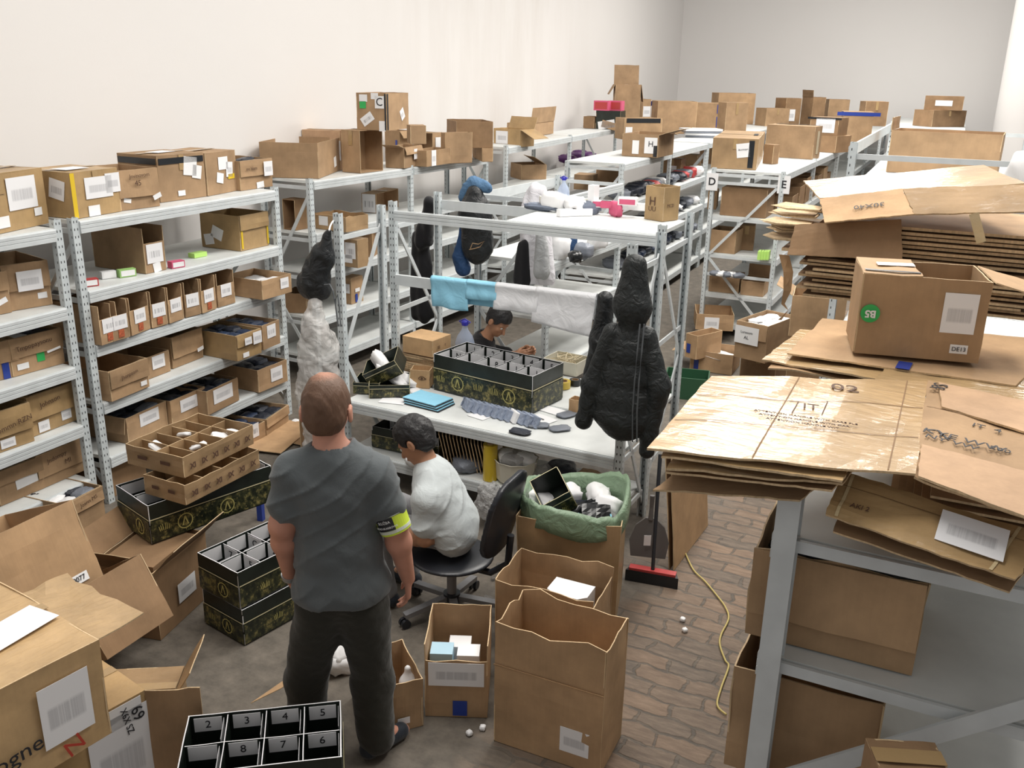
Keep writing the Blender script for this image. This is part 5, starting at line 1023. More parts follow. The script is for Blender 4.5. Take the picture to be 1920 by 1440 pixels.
f3b=carton('small torn brown carton left of the waste carton',(-2.02,4.72),(-1.93,4.74),.003,.50,.28,mat='kraft',rim=.05)
f4=carton('open carton with lowered front, blurred label and blue tape, beside the torn tall one',(796,1342),(915,1346),.003,.41,.36,cut={'f':.78},flaps=None,labels=[('f',.5,.60,.27,.13,AL),('f',.56,.13,.07,.085,'blue_tape')],mat='kraft_tan',rim=.012)
for k,(dx,dy,c) in enumerate(((-.08,-.06,'cloth_blue'),(.05,-.04,'paper'),(.0,.06,'paper'))):
    p=f4.matrix_basis@Vector((dx,dy,.0)); m=MB(); m.box((-.055,-.05,0),(.055,.05,.30-.02*k)); o=m.build('product_box','paper' if c!='cloth_blue' else 'box_pale_blue',None,loc=(p.x,p.y,.012),rot=(0,0,f4.rotation_euler.z)); tag(o,['leftmost','right hand','rear'][k]+' small box standing in the carton with the lowered front','product box')
f5=carton('open carton between the legs of the standing man, small sticker on its side',(-2.08,2.98),(-1.90,3.18),.003,.27,.34,labels=[('f',.62,.22,.06,.035,'paper')],mat='kraft_tan',rim=.01,warp=.012)
for k,(x,y) in enumerate(((-.09,-.10),(.10,-.02))):
    q=f5.matrix_basis@Vector((x,y,.0)); o=sdf_obj('plastic_bottle',lambda p: smin(cone(p,(0,0,.04),(0,0,.14),.045,.045),cone(p,(0,0,.19),(0,0,.22),.016,.016),.03),(-.07,-.07,-.02),(.07,.07,.25),.007,'white_plastic',None,None,(q.x,q.y,.015)); o.name='plastic_bottle'; tag(o,['white bottle lying nearer the left corner of the carton at his legs','white bottle at the right corner of the carton at his legs'][k],'bottle')
for k,(px,py,z) in enumerate(((625,1205,.16),(633,1222,.12))):
    p=P(px,py,z); o=link('paper_wad',lump_mesh('paper',k+1),None,(p.x,p.y,z/2),(0,.3,k)); o.scale=(.16,.14,z); tag(o,['upper','lower'][k]+' white crumpled bag behind the legs of the standing man','paper')
# ---- numbered organiser in the foreground
f6=organiser('black organiser with cards numbered 3 to 8 in the near foreground',(-2.31,1.97),(-1.856,2.39),.21,.29,.34,(4,2),front_w=(.8,),wh=(.11,.065,['','8','7','6','2','3','4','5'],'br'))
f6.rotation_euler[2]-=math.radians(7); f6.location.x+=.075; f6.location.y+=.01
u6=carton('brown carton under the numbered organiser, its edge showing at the corner',(-2.25,1.96),(-1.80,2.37),.003,.20,.36,'closed',mat='kraft_light')
# ---- near left pile
ba=carton('big taped carton with address label and scrawl in the near left corner',(-2.70,1.25),(-2.576,2.00),.583,.417,.70,'closed',labels=[('f',.79,.52,.19,.25,AL),('t',.80,.42,.26,.16,'paper',10),('t',.62,.62,.10,.05,'red_card',-20)],texts=[('Cogne',.09,'f',.50,.33,'ink',4),('C',.16,'f',.28,.5,'ink_red'),('N',.10,'f',.80,.12,'ink_red',20)],mat='kraft_taped',warp=.02)
w,d,h=DIM[ba.name]
m=MB(); m.panel((w/2,-d/2,h),(.0,d*.75,-.0),(.22,.05,-.03),.006,6,4,.02,.05,11,0,1); m.build('flap',['kraft_taped','kraft_edge'],ba)
_b=P(273,1293,.573)
bb=carton('carton lying open to the right with the number 69 on its white sheet',(_b.x-.10,_b.y-.47),(_b.x,_b.y),.003,.57,.45,'closed',labels=[('f',.72,.55,.26,.42,AL),('f',.80,.9,.14,.10,'paper')],texts=[('69',.07,'f',.90,.86,'ink',-80),('X6X SZ',.04,'f',.80,.84,'ink',-80),('OP7',.035,'f',.62,.35,'ink',-75)],mat='kraft_yellow')
w,d,h=DIM[bb.name]; m=MB(); m.panel((w/2,-d/2,.0),(.20*.75,-.20*.8,0),(0,0,h),.006,5,5,.008,.01,12,0,1); m.build('flap',['kraft_tan','kraft_edge'],bb)
be=carton('low brown carton with raised dark flap behind the near left pile',(-3.18,2.22),(-2.78,2.46),.003,.30,.30,'closed',mat='kraft_old',flaps={'r':(.20,30)},rim=.004)
bc=carton('large open carton tipped towards the camera, label on its lower edge',(-3.55,2.05),(-3.55,2.72),.60,.42,.55,'open',mat='kraft_light',labels=[('f',.78,.14,.14,.045,'paper')],texts=[('LE0077',.035,'f',.78,.14,'ink')],warp=.012)
bc.rotation_euler=(math.radians(-21),0,math.radians(90)); bc.location=(-3.74,2.45,.50)
bs=carton('closed brown carton supporting the tipped open carton',(-3.62,1.9),(-3.62,2.75),.003,.42,.6,'closed',mat='kraft_dark')
bd=carton('leaning brown carton between the tipped one and the tall flap carton',(-3.30,2.45),(-3.30,2.88),.22,.36,.34,'open',mat='kraft_dark')
bd.rotation_euler=(math.radians(-30),0,math.radians(90)); bd.location=(-3.42,2.78,.24)
br=carton('reddish taped carton glimpsed under the big taped one',(-2.66,1.0),(-2.60,1.45),.003,.5,.4,'closed',mat='red_board')
m=MB(); m.panel(P(470,1318,.004),P(528,1278,.004)-P(470,1318,.004),Vector((.06,.16,0)),.004,3,3,0,0,2); o=m.build('board_scrap',['kraft_light','kraft_edge']); tag(o,'light scrap of board on the floor behind the numbered organiser','cardboard')
# ------------------------------------------------------------------ things on and around the packing bench
def wrinkly(name,col,rough=.5,scale=9,amt=.8,trans=0,alpha=1):
    m=bpy.data.materials.new(name); nt,N,L,b=nodes(m); tc=N.new('ShaderNodeTexCoord'); n=N.new('ShaderNodeTexNoise'); n.inputs['Scale'].default_value=scale; n.inputs['Detail'].default_value=4; n.inputs['Distortion'].default_value=1.6; L.new(tc.outputs['Object'],n.inputs['Vector'])
    bp=N.new('ShaderNodeBump'); bp.inputs['Strength'].default_value=amt; bp.inputs['Distance'].default_value=.03; L.new(n.outputs['Fac'],bp.inputs['Height']); L.new(bp.outputs[0],b.inputs['Normal'])
    b.inputs['Base Color'].default_value=(*col,1); b.inputs['Roughness'].default_value=rough; b.inputs['Alpha'].default_value=alpha; b.inputs['Transmission Weight'].default_value=trans; MATS[name]=m
wrinkly('cloth_blue_light',(.27,.58,.76),.85,6,.35); wrinkly('cloth_white',(.76,.77,.80),.85,6,.4); wrinkly('shirt_white',(.70,.69,.73),.85,10,.6); wrinkly('cloth_grey',(.42,.43,.44),.9,10,.6)
wrinkly('nylon_black',(.012,.014,.016),.42,10,.7); wrinkly('puffer',(.011,.014,.015),.5,14,.6); wrinkly('denim_blue',(.08,.17,.30),.8,12,.6); wrinkly('bag_blue',(.02,.07,.19),.6,10,.6)
wrinkly('clear_poly',(.78,.76,.74),.18,9,1.0,.0,.42); wrinkly('bubble',(.70,.70,.70),.15,40,1.0,0,.55); wrinkly('green_bag',(.20,.29,.19),.45,9,.7); wrinkly('packet_blue',(.30,.35,.46),.4,16,.9)
plain('wrap_yellow',(.62,.44,.03),.2,coat=.6); plain('pet_blue',(.55,.65,.85),.08,alpha=.45); plain('cap_blue',(.03,.03,.40),.4); plain('screen_black',(.01,.01,.012),.1); plain('string',(.6,.52,.36),.8); plain('cream_plastic',(.66,.63,.53),.45)
kraft('box_new',(.56,.36,.19))
# boxes and flat stack at the left post
fb=P(733,700,ZT)
sx,sy=-3.60,6.18
for k in range(13):
    m=MB(); m.panel((-.17,-.14,0),(.34,0,0),(0,.27,0),.013,6,5,.006,0,k,0,1); o=m.build('folded_carton',['kraft_tan','kraft_edge'],None,loc=(sx+random.uniform(-.012,.012),sy+random.uniform(-.012,.012),ZT+.002+.0158*k),rot=(0,0,-.06+random.uniform(-.07,.07)))
    tag(o,('lowest' if k==0 else 'topmost' if k==12 else ['','second','third','fourth','fifth','sixth','seventh','eighth','ninth','tenth','eleventh','twelfth','thirteenth'][k]+' from the bottom')+' folded carton in the stack on the bench','folded carton','folded cartons stacked on the bench')
cb2=carton('clean closed kraft box on the stack of folded cartons at the bench post',(-3.77,6.05),(-3.47,6.02),ZT+.003+.0158*13+.006,.135,.25,'closed',labels=[],texts=[('III',.04,'r',.3,.5,'ink_brown'),('T',.03,'r',.65,.5,'ink_brown')],mat='box_new',warp=.002)
ey=carton('small open kraft box with an eye print beside the long organiser',(768,726),(806,729),ZT+.002,(767,693),.13,'open',mat='box_new')
w,d,h=DIM[ey.name]; m=MB(); vs=[]; m.lathe([(.0001,0),(.012,0),(.012,.001)],16); 
m2=MB()
for k in range(9):
    a=-1+2*k/8; x=a*.028; m2.bar((x,0,.018*math.cos(a*1.5)),(x+.007,0,.018*math.cos((a+.25)*1.5)),.002,.004)
    m2.bar((x,0,-.012*math.cos(a*1.5)),(x+.007,0,-.012*math.cos((a+.25)*1.5)),.002,.003)
m2.tube([(0,-.001,0),(0,.001,0)],.009,14); o=m2.build('eye_print','ink_brown',ey); o.location=(w*.12,-d/2-.004,h*.55)
# heap of unfolded black organiser pieces at the bench left end
def blk_box(label,c,size,rot,open_=True):
    t=thing('organiser_piece',label,'organiser box',c); t.rotation_euler=rot; w,d,h=size; m=MB()
    m.panel((-w/2,-d/2,0),(w,0,0),(0,0,h),.004,5,3,.004,0,1,0,1); m.panel((w/2,d/2,0),(-w,0,0),(0,0,h),.004,5,3,.004,0,2,0,1); m.panel((-w/2,d/2,0),(0,-d,0),(0,0,h),.004,5,3,.004,0,3,0,1); m.panel((w/2,-d/2,0),(0,d,0),(0,0,h),.004,5,3,.004,0,4,0,1); m.panel((-w/2,-d/2,0),(w,0,0),(0,d,0),.004,3,3,0,0,1,0,0)
    m.build('body',['black_carton','gold_line'],t); quad('printed_band',(0,-d/2-.005,h*.35),(w*.49,0,0),(0,0,h*.3),'gold_print',t); quad('gold_edge_line',(0,-d/2-.005,h*.72),(w*.49,0,0),(0,0,h*.02),'gold_line',t); wheat(t,(0,-d/2-.007,h*.38),(1,0,0),(0,0,1),h*.2); return t
p=P(700,742,ZT); blk_box('flat black organiser piece lowest in the heap at the bench left end',(p.x+.06,p.y+.14,ZT+.004),(.30,.30,.10),(0,0,.55))
p=P(668,735,ZT); blk_box('second black organiser piece at the bench edge, left of the flat one',(p.x+.06,p.y+.10,ZT+.004),(.20,.24,.09),(0,0,.35))
blk_box('tilted black organiser with gold side on top of the heap',(-3.70,5.74,ZT+.13),(.28,.22,.13),(math.radians(14),math.radians(-28),.30))
for k,(px,py,z,s) in enumerate(((735,705,ZT+.12,(.30,.10,.06)),(760,712,ZT+.05,(.2,.16,.09)),(715,680,ZT+.20,(.09,.22,.10)))):
    p=P(px,py,z); o=link('paper_wad',lump_mesh('paper',k),None,(p.x,p.y,z),(.3*k,.5-.3*k,.6*k)); o.scale=s; tag(o,['long','round','upright'][k]+' crumpled white paper on the heap of black organiser pieces','paper')
def on(px,py,z=ZT,dz=0): p=P(px,py,z); return (p.x,p.y,z+dz)
ph=thing('mobile_phone','black mobile phone lying on white paper on the bench','phone',on(733,743,ZT,.006),.35); m=MB(); m.box((-.075,-.04,0),(.075,.04,.009)); m.build('body','screen_black',ph); m=MB(); m.box((-.07,-.035,.009),(.07,.035,.0095)); m.build('screen','black_gloss',ph)
for k,(px,py,rz,w,d,tx) in enumerate(((738,752,.2,.2,.13,''),(765,728,-.2,.20,.10,'ASSF'),(790,737,-.1,.16,.09,'A'),(898,781,-.25,.15,.09,''),(1015,787,-.35,.19,.15,'nnm'),(1035,770,-.25,.18,.12,''))):
    t=thing('paper_sheet',['white paper under the black phone','white printed paper nearest the heap on the bench','white paper with an arch mark left of the long organiser','small white slip in front of the grey packets','white label sheet with dark print at the bench right','plain white sheet behind the dark packets'][k],'paper',on(px,py,ZT,.002),rz); m=MB(); m.panel((-w/2,-d/2,0),(w,0,0),(0,d,0),.002,5,4,.002,0,k,0,0); m.build('sheet','paper',t)
    if tx: lettering(tx,.03,(0,0,.005),(1,0,0),(0,1,0),'ink',t,bold=.001)
for k in range(6):
    m=MB(); m.panel((-.155,-.105,0),(.31,0,0),(0,.21,0),.006,8,6,.004,0,k); p=on(802,756,ZT); o=m.build('blue_sheet','cloth_blue_light' if k==5 else ('cloth_blue_light' if k%2 else 'ink'),None,loc=(p[0]+.006*(5-k),p[1]-.004*(5-k),ZT+.002+.0075*k),rot=(0,0,-.12-.01*k)); tag(o,('topmost light blue sheet of the pad on the bench' if k==5 else ['lowest','second','third','fourth','fifth'][k]+' sheet from the bottom of the light blue pad'),'sheet','light blue pad on the bench')
# row of shrink-wrapped grey packets leaning on the organiser
a=P(868,772,ZT); b=P(992,803,ZT)
for k in range(11):
    p=a.lerp(b,k/10); t=thing('wrapped_packet',('leftmost' if k==0 else 'rightmost' if k==10 else ['second','third','fourth','fifth','sixth','seventh','eighth','ninth','tenth'][k-1]+' from the left')+' grey wrapped packet of the row before the long organiser','packet',(p.x,p.y+.03,ZT+.004),0,'grey wrapped packets on the bench'); t.rotation_euler=(0,math.radians(24),math.radians(52)+random.uniform(-.12,.12))
    m=MB(); m.box((-.008,-.055,0),(.022,.055,.085)); o=m.build('wrap','packet_blue' if k!=7 else 'paper',t); md=o.modifiers.new('b','BEVEL'); md.width=.006; md.segments=2
    m=MB(); m.panel((-.02,.055,.01),(.03,.02,0),(0,.01,.07),.003,3,3,.008,.01,k); m.build('wrap_end','packet_blue',t)
for k,(px,py) in enumerate(((975,812),(1010,800),(1050,806),(1062,780))):
    o=link('foil_packet',lump_mesh('grey_poly' if k else 'dark_poly',k),None,on(px,py,ZT,.012),(0,0,.4*k)); o.scale=(.15,.10,.022); tag(o,['dark foil packet at the bench edge under the grey row','foil packet beside the white label sheet','dark foil packet at the bench right edge','flat olive packet near the coat on the bench'][k],'packet')
def tape_roll(label,c,r,w,mat,rot=(0,0,0),core='kraft_tan'):
    t=thing('tape_roll',label,'tape roll',c); t.rotation_euler=rot; m=MB(); m.lathe([(r*.62,0),(r,0),(r,w),(r*.62,w),(r*.62,0)],28); m.build('tape',mat,t,smooth=False); m=MB(); m.lathe([(r*.56,0),(r*.62,0),(r*.62,w),(r*.56,w),(r*.56,0)],28); m.build('core',core,t); return t
tape_roll('yellow packing tape roll on the bench behind the coat sleeve',on(1055,727,ZT,.003),.062,.055,'wrap_yellow')
tape_roll('black tape roll beside the yellow one',on(1078,722,ZT,.003),.045,.045,'black_tape')
tr=thing('plastic_tray','white plastic tray with twine behind the tape rolls','tray',on(1062,694,ZT,.003),-.1); m=MB()
for (o_,u_) in (((-.15,-.12,0),(.3,0,0)),((.15,-.12,0),(0,.24,0)),((.15,.12,0),(-.3,0,0)),((-.15,.12,0),(0,-.24,0))): m.panel(o_,u_,(0,0,.11),.006,4,3,.002,0,1)
m.box((-.15,-.12,0),(.15,.12,.006)); m.build('body','cream_plastic',tr)
m=MB(); pts=[(.13*math.cos(i*.9)*random.uniform(.3,1),.1*math.sin(i*1.3),.09+.03*math.sin(i*.7)) for i in range(60)]; m.tube(pts,.004,5); m.build('twine','string',tr)
o=carton('small open brown box with orange print near the coat on the bench',on(1065,772)[:2],(on(1065,772)[0]+.09,on(1065,772)[1]-.01),ZT+.002,.1,.09,'open',mat='kraft_light')
# bottle behind the bench stack
def bottle(label,c,s=1.0,cap='cap_blue'):
    t=thing('water_bottle',label,'bottle',c); m=MB(); m.lathe([(.001,0),(.072*s,0),(.078*s,.01),(.078*s,.20*s),(.074*s,.215*s),(.078*s,.23*s),(.060*s,.29*s),(.026*s,.34*s),(.022*s,.36*s),(.022*s,.385*s)],24); m.build('body','pet_blue',t,smooth=True); m=MB(); m.lathe([(.026*s,.375*s),(.028*s,.40*s),(.024*s,.41*s),(.001,.41*s)],18); m.build('cap',cap,t,smooth=True); m=MB(); m.tube([(-.03*s,0,.39*s),(-.05*s,0,.40*s),(0,0,.425*s),(.05*s,0,.40*s),(.03*s,0,.39*s)],.005,6); m.build('handle',cap,t)
    m=MB(); m.lathe([(.0792*s,.06*s),(.0792*s,.17*s)],24); m.build('wrapper','white_plastic',t,smooth=True); return t
bottle('large clear water bottle with a blue cap behind the closed kraft box',(-3.40,6.42,ZT+.003),1.05)
# top panel of the bench frame
Z2T=2.0
tb=carton('open upright brown box with printed figure on the right end of the bench frame top',(1207,410),(1243,416),Z2T+.001,(1207,347),(1272,395),'open',texts=[('H',.09,'f',.42,.55,'ink_brown'),('UU',.05,'f',.42,.33,'ink_brown'),('MCD',.035,'r',.4,.45,'ink_brown')],mat='kraft_yellow')
sb=[(1063,405,.9,'white_plastic','paper','green ended white box at the front of the heap'),(1091,404,.6,'white_plastic','paper','white box lying second at the front of the heap'),(1127,400,.2,'white_plastic','pink_card','white box with pink end in the middle front'),(1145,398,.2,'pink_card','pink_card','magenta box lying at the middle front'),(1176,405,.5,'white_plastic','paper','large pinkish white box before the brown upright box'),(1196,403,.0,'white_plastic','paper','small white box touching the brown upright box'),(1058,385,-.4,'white_plastic','ink','white box with a dark end at the heap top'),(1068,392,.1,'white_plastic','pink_card','white box with a coral end in the heap'),(1093,375,.7,'cream_plastic','paper','cream box half open at the heap back'),(1047,372,.3,'cream_plastic','paper','cream box at the back left of the heap'),(1112,380,1.2,'white_plastic','paper','tall white box standing at the heap back'),(1030,378,.5,'cream_plastic','paper','cream box at the left of the heap')]
for k,(px,py,rz,mt,lid,lb) in enumerate(sb):
    sz=(.15,.055,.05) if k not in (4,10) else ((.14,.06,.09) if k==4 else (.06,.06,.16)); p=P(px,py,Z2T); dz=0
    if p.y>6.60: dz=.055; p=PY(px,py,6.62)
    small_box(lb+' on the frame top',(p.x,p.y,Z2T+.001+dz),rz,sz,mt,lid if lid!='paper' else None)
p=P(1177,385,Z2T+.09); small_box('magenta ended box riding on the large pinkish white one, frame top',(p.x,p.y-.0,Z2T+.093),.15,(.14,.07,.05),'white_plastic','pink_card')
for k,(px,py,mt,s) in enumerate(((1020,388,'packet_blue',(.25,.12,.045)),(1105,385,'packet_blue',(.14,.1,.08)),(1080,360,'paper',(.2,.14,.10)),(1040,352,'white_plastic',(.16,.12,.12)),(1155,388,'pink_card',(.05,.12,.09)))):
    p=P(px,py,Z2T+.01); p=p if p.y<6.62 else PY(px,py,6.6); s=tuple(a*1.25 for a in s); o=link('plastic_packet',lump_mesh(mt,k),None,(p.x,p.y,Z2T+s[2]*.46),(0,0,k)); o.scale=s; tag(o,['flat grey packet at the left end of the frame top heap','crumpled grey packet in the middle of the heap','white crumpled wrapping at the heap back','white folded wrapping left of the bottle','small pink packet leaning on a white box'][k],'packet')
bottle('water bottle with blue cap standing behind the heap on the frame top',(PY(1058,372,6.66).x,6.64,Z2T+.001),.62)
# cloths over the middle beam
def drape(label,x0,x1,ztop,drop,mat,y=5.972,fold=.0,seed=1,back=.18,skew=0,wid=None,cat='cloth',name='cloth'):
    nu,nf=16,14; th=.006; prof=[]
    for i in range(nf+1): prof.append((-.024-.004*math.sin(i*.5),-drop+drop*i/nf))
    for k in range(1,6): a=math.pi*k/6; prof.append((-.024*math.cos(a),.012*math.sin(a)))
    for i in range(8): prof.append((.024,-back*i/7))
    m=MB(); vs=[]
    for off in (0,th):
        for j,(yy,zz) in enumerate(prof):
            for i in range(nu+1):
                u=i/nu; s=1 if yy<.0 else -1; low=min(1,max(0,-zz/drop)) if yy<0 else 0
                w=noise.noise(Vector((u*3+seed*5,zz*6,seed)))*.012*low*1.5+noise.noise(Vector((u*9+seed,zz*14,3)))*.004
                X=x0+(x1-x0)*u+skew*low; vs.append((X,y+yy*(1+off/.024*(1 if off else 0))-w-(off if yy<0 else -off)*0,ztop+zz+(off if abs(yy)<.02 else 0)+noise.noise(Vector((u*2,seed,0)))*.012*low+fold*low*u))
    n=len(prof); K=n*(nu+1); fs=[]
    for j in range(n-1):
        for i in range(nu):
            q=j*(nu+1)+i; fs+=[(q,q+nu+1,q+nu+2,q+1),(K+q,K+q+1,K+q+nu+2,K+q+nu+1)]
    for i in range(nu):
        fs.append((i,i+1,K+i+1,K+i)); q=(n-1)*(nu+1)+i; fs.append((q,K+q,K+q+1,q+1))
    for j in range(n-1):
        q=j*(nu+1); fs.append((q,K+q,K+q+nu+1,q+nu+1)); q+=nu; fs.append((q,q+nu+1,K+q+nu+1,K+q))
    m.add(vs,fs); o=m.build(name,mat,None,smooth=True); tag(o,label,cat); return o
def xat(px,py,y=5.955): p=PY(px,py,y); return p.x,p.z
for (l,ax,bx,yt,yb,mt,sd,sk,fo_) in (('light blue cloth hanging leftmost over the middle beam',(808,505),(876,514),505,574,'cloth_blue_light',1,.015,0),('folded light blue cloth hanging second on the middle beam',(875,512),(932,519),513,561,'cloth_blue_light',2,0,0),('white cloth hanging third on the middle beam, wrinkled',(930,520),(1012,530),522,582,'cloth_white',3,-.015,0),('wide white folded cloth hanging rightmost on the middle beam',(1006,529),(1119,542),530,608,'cloth_white',4,-.03,-.05)):
    x0,z0=xat(*ax); x1,z1=xat(*bx); zt=1.515; zb=xat(ax[0],yb)[1]; drape(l,x0,x1,zt+.004*(sd),zt-zb,mt,seed=sd,skew=sk,fold=fo_,y=5.972-.006*sd*0)
# under the bench
ZU=.252
bnd=random.Random(3)
for k in range(14):
    p=P(812+k*6.5,862+k*2.0,ZU); m=MB(); m.panel((-.2,0,0),(.42,0,0),(-.06,.05,.26),.007,4,4,.004,0,k,0,1); o=m.build('folded_carton',['kraft_dark','kraft_edge'],None,loc=(p.x+.02,p.y+.16,ZU+.0),rot=(0,0,math.radians(118))); tag(o,('first' if k==0 else 'last' if k==13 else ['','second','third','fourth','fifth','sixth','seventh','eighth','ninth','tenth','eleventh','twelfth','thirteenth'][k])+' folded carton from the left leaning under the bench','folded carton','folded cartons leaning under the bench')
def roll(label,c,r,h,mat='wrap_yellow'):
    t=thing('stretch_film_roll',label,'film roll',c); m=MB(); m.lathe([(r*.45,0),(r,0),(r,h),(r*.45,h),(r*.45,0)],28); m.build('film',mat,t,smooth=False); m=MB(); m.lathe([(r*.36,-.001),(r*.45,-.001),(r*.45,h+.012),(r*.36,h+.012),(r*.36,-.001)],24); m.build('core','kraft_tan',t); return t
p=P(913,903,ZU); roll('yellow film roll standing at the front under the bench',(p.x,p.y+.05,ZU),.052,.27); p=P(940,890,ZU); roll('taller yellow film roll standing behind the front one',(p.x,p.y+.14,ZU),.056,.33)
wb_=thing('plastic_tub','cream plastic tub full of wrapping under the bench','tub',(P(960,905,ZU).x,P(960,905,ZU).y+.06,ZU),-.1)
m=MB(); m.lathe([(.11,0),(.14,.02),(.155,.16),(.165,.17),(.158,.17),(.15,.155),(.135,.025),(.001,.02)],10); m.build('body','cream_plastic',wb_)
for k in range(4):
    o=link('wrapping',lump_mesh(['paper','clear_poly','paper','clear_poly'][k],k),None,(wb_.location.x+.07*math.cos(k*1.6),wb_.location.y+.06*math.sin(k*1.6),ZU+.17),(0,0,k)); o.scale=(.16,.13,.09); tag(o,['white paper on the left','clear film at the back','white paper on the right','clear film at the front'][k]+' of the cream tub under the bench','wrapping')
bw=sdf_obj('bubble_wrap',lambda q: ell(q,(0,0,0),(.09,.07,.15))-np_noise(q,60,2)*.012-np_noise(q,22,5)*.015,(-.14,-.12,-.2),(.14,.12,.2),.008,'bubble'); p=PY(915,935,5.17); bw.location=(p.x,p.y+.0,p.z-.02); tag(bw,'clear bubble wrap hanging over the lower bench shelf edge','bubble wrap')
for k,(x,y,l) in enumerate(((-3.58,5.60,'black organiser with white number cards under the bench left end'),(-3.28,5.62,'second black organiser with white cards under the bench'))):
    organiser(l,(x-.14,y-.1),(x+.14,y-.1),ZU,.17,.24,(2,1),wh=(.10,.09,['1','7'],'b'))
for k,(px,py,s) in enumerate(((770,885,.2),(862,893,.22),(1040,905,.22),(1090,925,.2),(1000,915,.2))):
    p=P(px,py,ZU); o=link('wrapping',lump_mesh(['paper','grey_poly','dark_poly','kraft_tan','clear_poly'][k],k),None,(p.x,p.y+.14,ZU+.05),(0,0,k)); o.scale=(s,.2,.10); tag(o,['white paper lump under the bench beside the seated person','grey film lump under the bench behind the seated person','dark packet lump under the bench right of the tub','brown paper lump at the right under the bench','clear film lump beside the tub under the bench'][k],'wrapping')
# ------------------------------------------------------------------ coat, bags and shirts
def px3(px,py,y): p=PY(px,py,y); return A3((p.x,p.y,p.z))
CY=5.17
def coatf(p):
    c=lambda a,b:px3(a,b,CY)
    z=p[...,2]; fy=((0,1,0),1.35)
    d=cone(p,c(1190,500),c(1186,575),.075,.118,fy)
    d=smin(d,cone(p,c(1186,575),c(1186,600),.118,.085,fy),.03)
    tors=cone(p,c(1180,650),c(1168,770),.125,.185,((0,1,0),1.7)); puff=.011*np.abs(np.cos((z-q_z)*21)); tors=tors-puff; d=smin(d,tors,.03)
    ls=smin(cone(p,c(1150,625),c(1112,720),.062,.066),cone(p,c(1112,720),c(1094,790),.066,.052),.03); rs=smin(cone(p,c(1212,628),c(1236,725),.055,.068),cone(p,c(1234,725),c(1212,845),.068,.048),.03)
    ls=ls-.004*np.abs(np.cos(z*24)); rs=rs-.004*np.abs(np.cos(z*24+1))
    d=smin(d,ls,.010); d=smin(d,rs,.010)
    d=d-np_noise(p,11,3)*.005-np_noise(p*np.array([1,1,.4]),30,8)*.0025
    return np.maximum(d,c(1170,868)[2]-z)
q_z=px3(1170,700,CY)[2]
q0=px3(1187,640,CY); 
co_=thing('winter_coat','black hooded padded coat hanging on the front post of the bench','coat',tuple(q0)); o=sdf_obj('coat_body',lambda p: coatf(p+q0),(-.42,-.2,-1.0),(.42,.2,.62),.0095,'puffer',co_)
m=MB()
for dx in (0,7): m.bar(Vector(px3(1206+dx,592,CY-.125))-Vector(q0),Vector(px3(1196+dx*.9,800,CY-.165))-Vector(q0),.006,.006)
plain('zip_grey',(.10,.11,.12),.4)
for dx in (0,8):
    m=MB(); pts=[Vector(px3(a+dx,b,CY-.0))-Vector(q0) for a,b in ((1210,600),(1207,650),(1203,700),(1198,760),(1194,820))]
    pts=[p+Vector((0,-r,0)) for p,r in zip(pts,(.105,.125,.135,.125,.085))]; m.tube(pts,.005,6); m.build('zip',"zip_grey",co_)
h2=sdf_obj('dark_jacket',lambda p: smin(cone(p,px3(1135,560,5.4),px3(1128,640,5.4),.05,.075),cone(p,px3(1128,640,5.4),px3(1108,700,5.4),.07,.05),.04)-np_noise(p,24,3)*.006,px3(1128,700,5.4)-A3((.2,.15,.05)),px3(1128,550,5.4)+A3((.2,.15,.08)),.010,'nylon_black'); tag(h2,'dark jacket behind the padded coat on the bench frame','jacket')
# drawstring backpack on the left post
def packf(p):
    c=lambda a,b:px3(a,b,5.24)
    d=cone(p,c(618,432),c(606,478),.015,.07,((0,1,0),1.3)); d=smin(d,cone(p,c(604,480),c(588,530),.085,.125,((0,1,0),1.3)),.05); d=smin(d,cone(p,c(582,545),c(600,548),.055,.055),.05)
    r=np.sin(p[...,0]*60+p[...,2]*14); return d-.004*r-np_noise(p,15,2)*.008
q1=px3(600,500,5.24); bp1=thing('drawstring_bag','black drawstring backpack hanging on the left post of the bench','bag',tuple(q1)); sdf_obj('bag_body',lambda p: packf(p+q1),(-.26,-.2,-.30),(.26,.2,.34),.009,'nylon_black',bp1)
m=MB(); m.tube([Vector(px3(a,b,yy))-Vector(q1) for a,b,yy in ((617,432,5.2),(619,424,5.25),(622,418,5.32),(625,414,5.36))],.006,6); m.build('strap','white_plastic',bp1)
m=MB(); m.tube([Vector(px3(a,b,5.14))-Vector(q1) for a,b in ((608,534),(618,533),(624,545),(628,566),(633,552),(636,575),(639,612),(634,612),(630,580),(628,560))],.005,6); m.build('cord_strap','zip_grey',bp1)
# clear rubbish bag below it
def pbf(p):
    c=lambda a,b:px3(a,b,5.18)
    d=cone(p,c(590,570),c(592,610),.05,.085); d=smin(d,cone(p,c(596,650),c(600,740),.15,.17,((0,1,0),1.2)),.1); d=smin(d,cone(p,c(600,745),c(585,850),.14,.07,((0,1,0),1.2)),.08)
    return d-np_noise(p,14,2)*.018-np_noise(p,34,6)*.009
q2=px3(600,700,5.18); o=sdf_obj('clear_rubbish_bag',lambda p: pbf(p+q2),(-.33,-.25,-.62),(.33,.25,.62),.012,'clear_poly',None,None,tuple(q2)); tag(o,'crumpled clear plastic bag hanging below the black drawstring backpack','plastic bag')
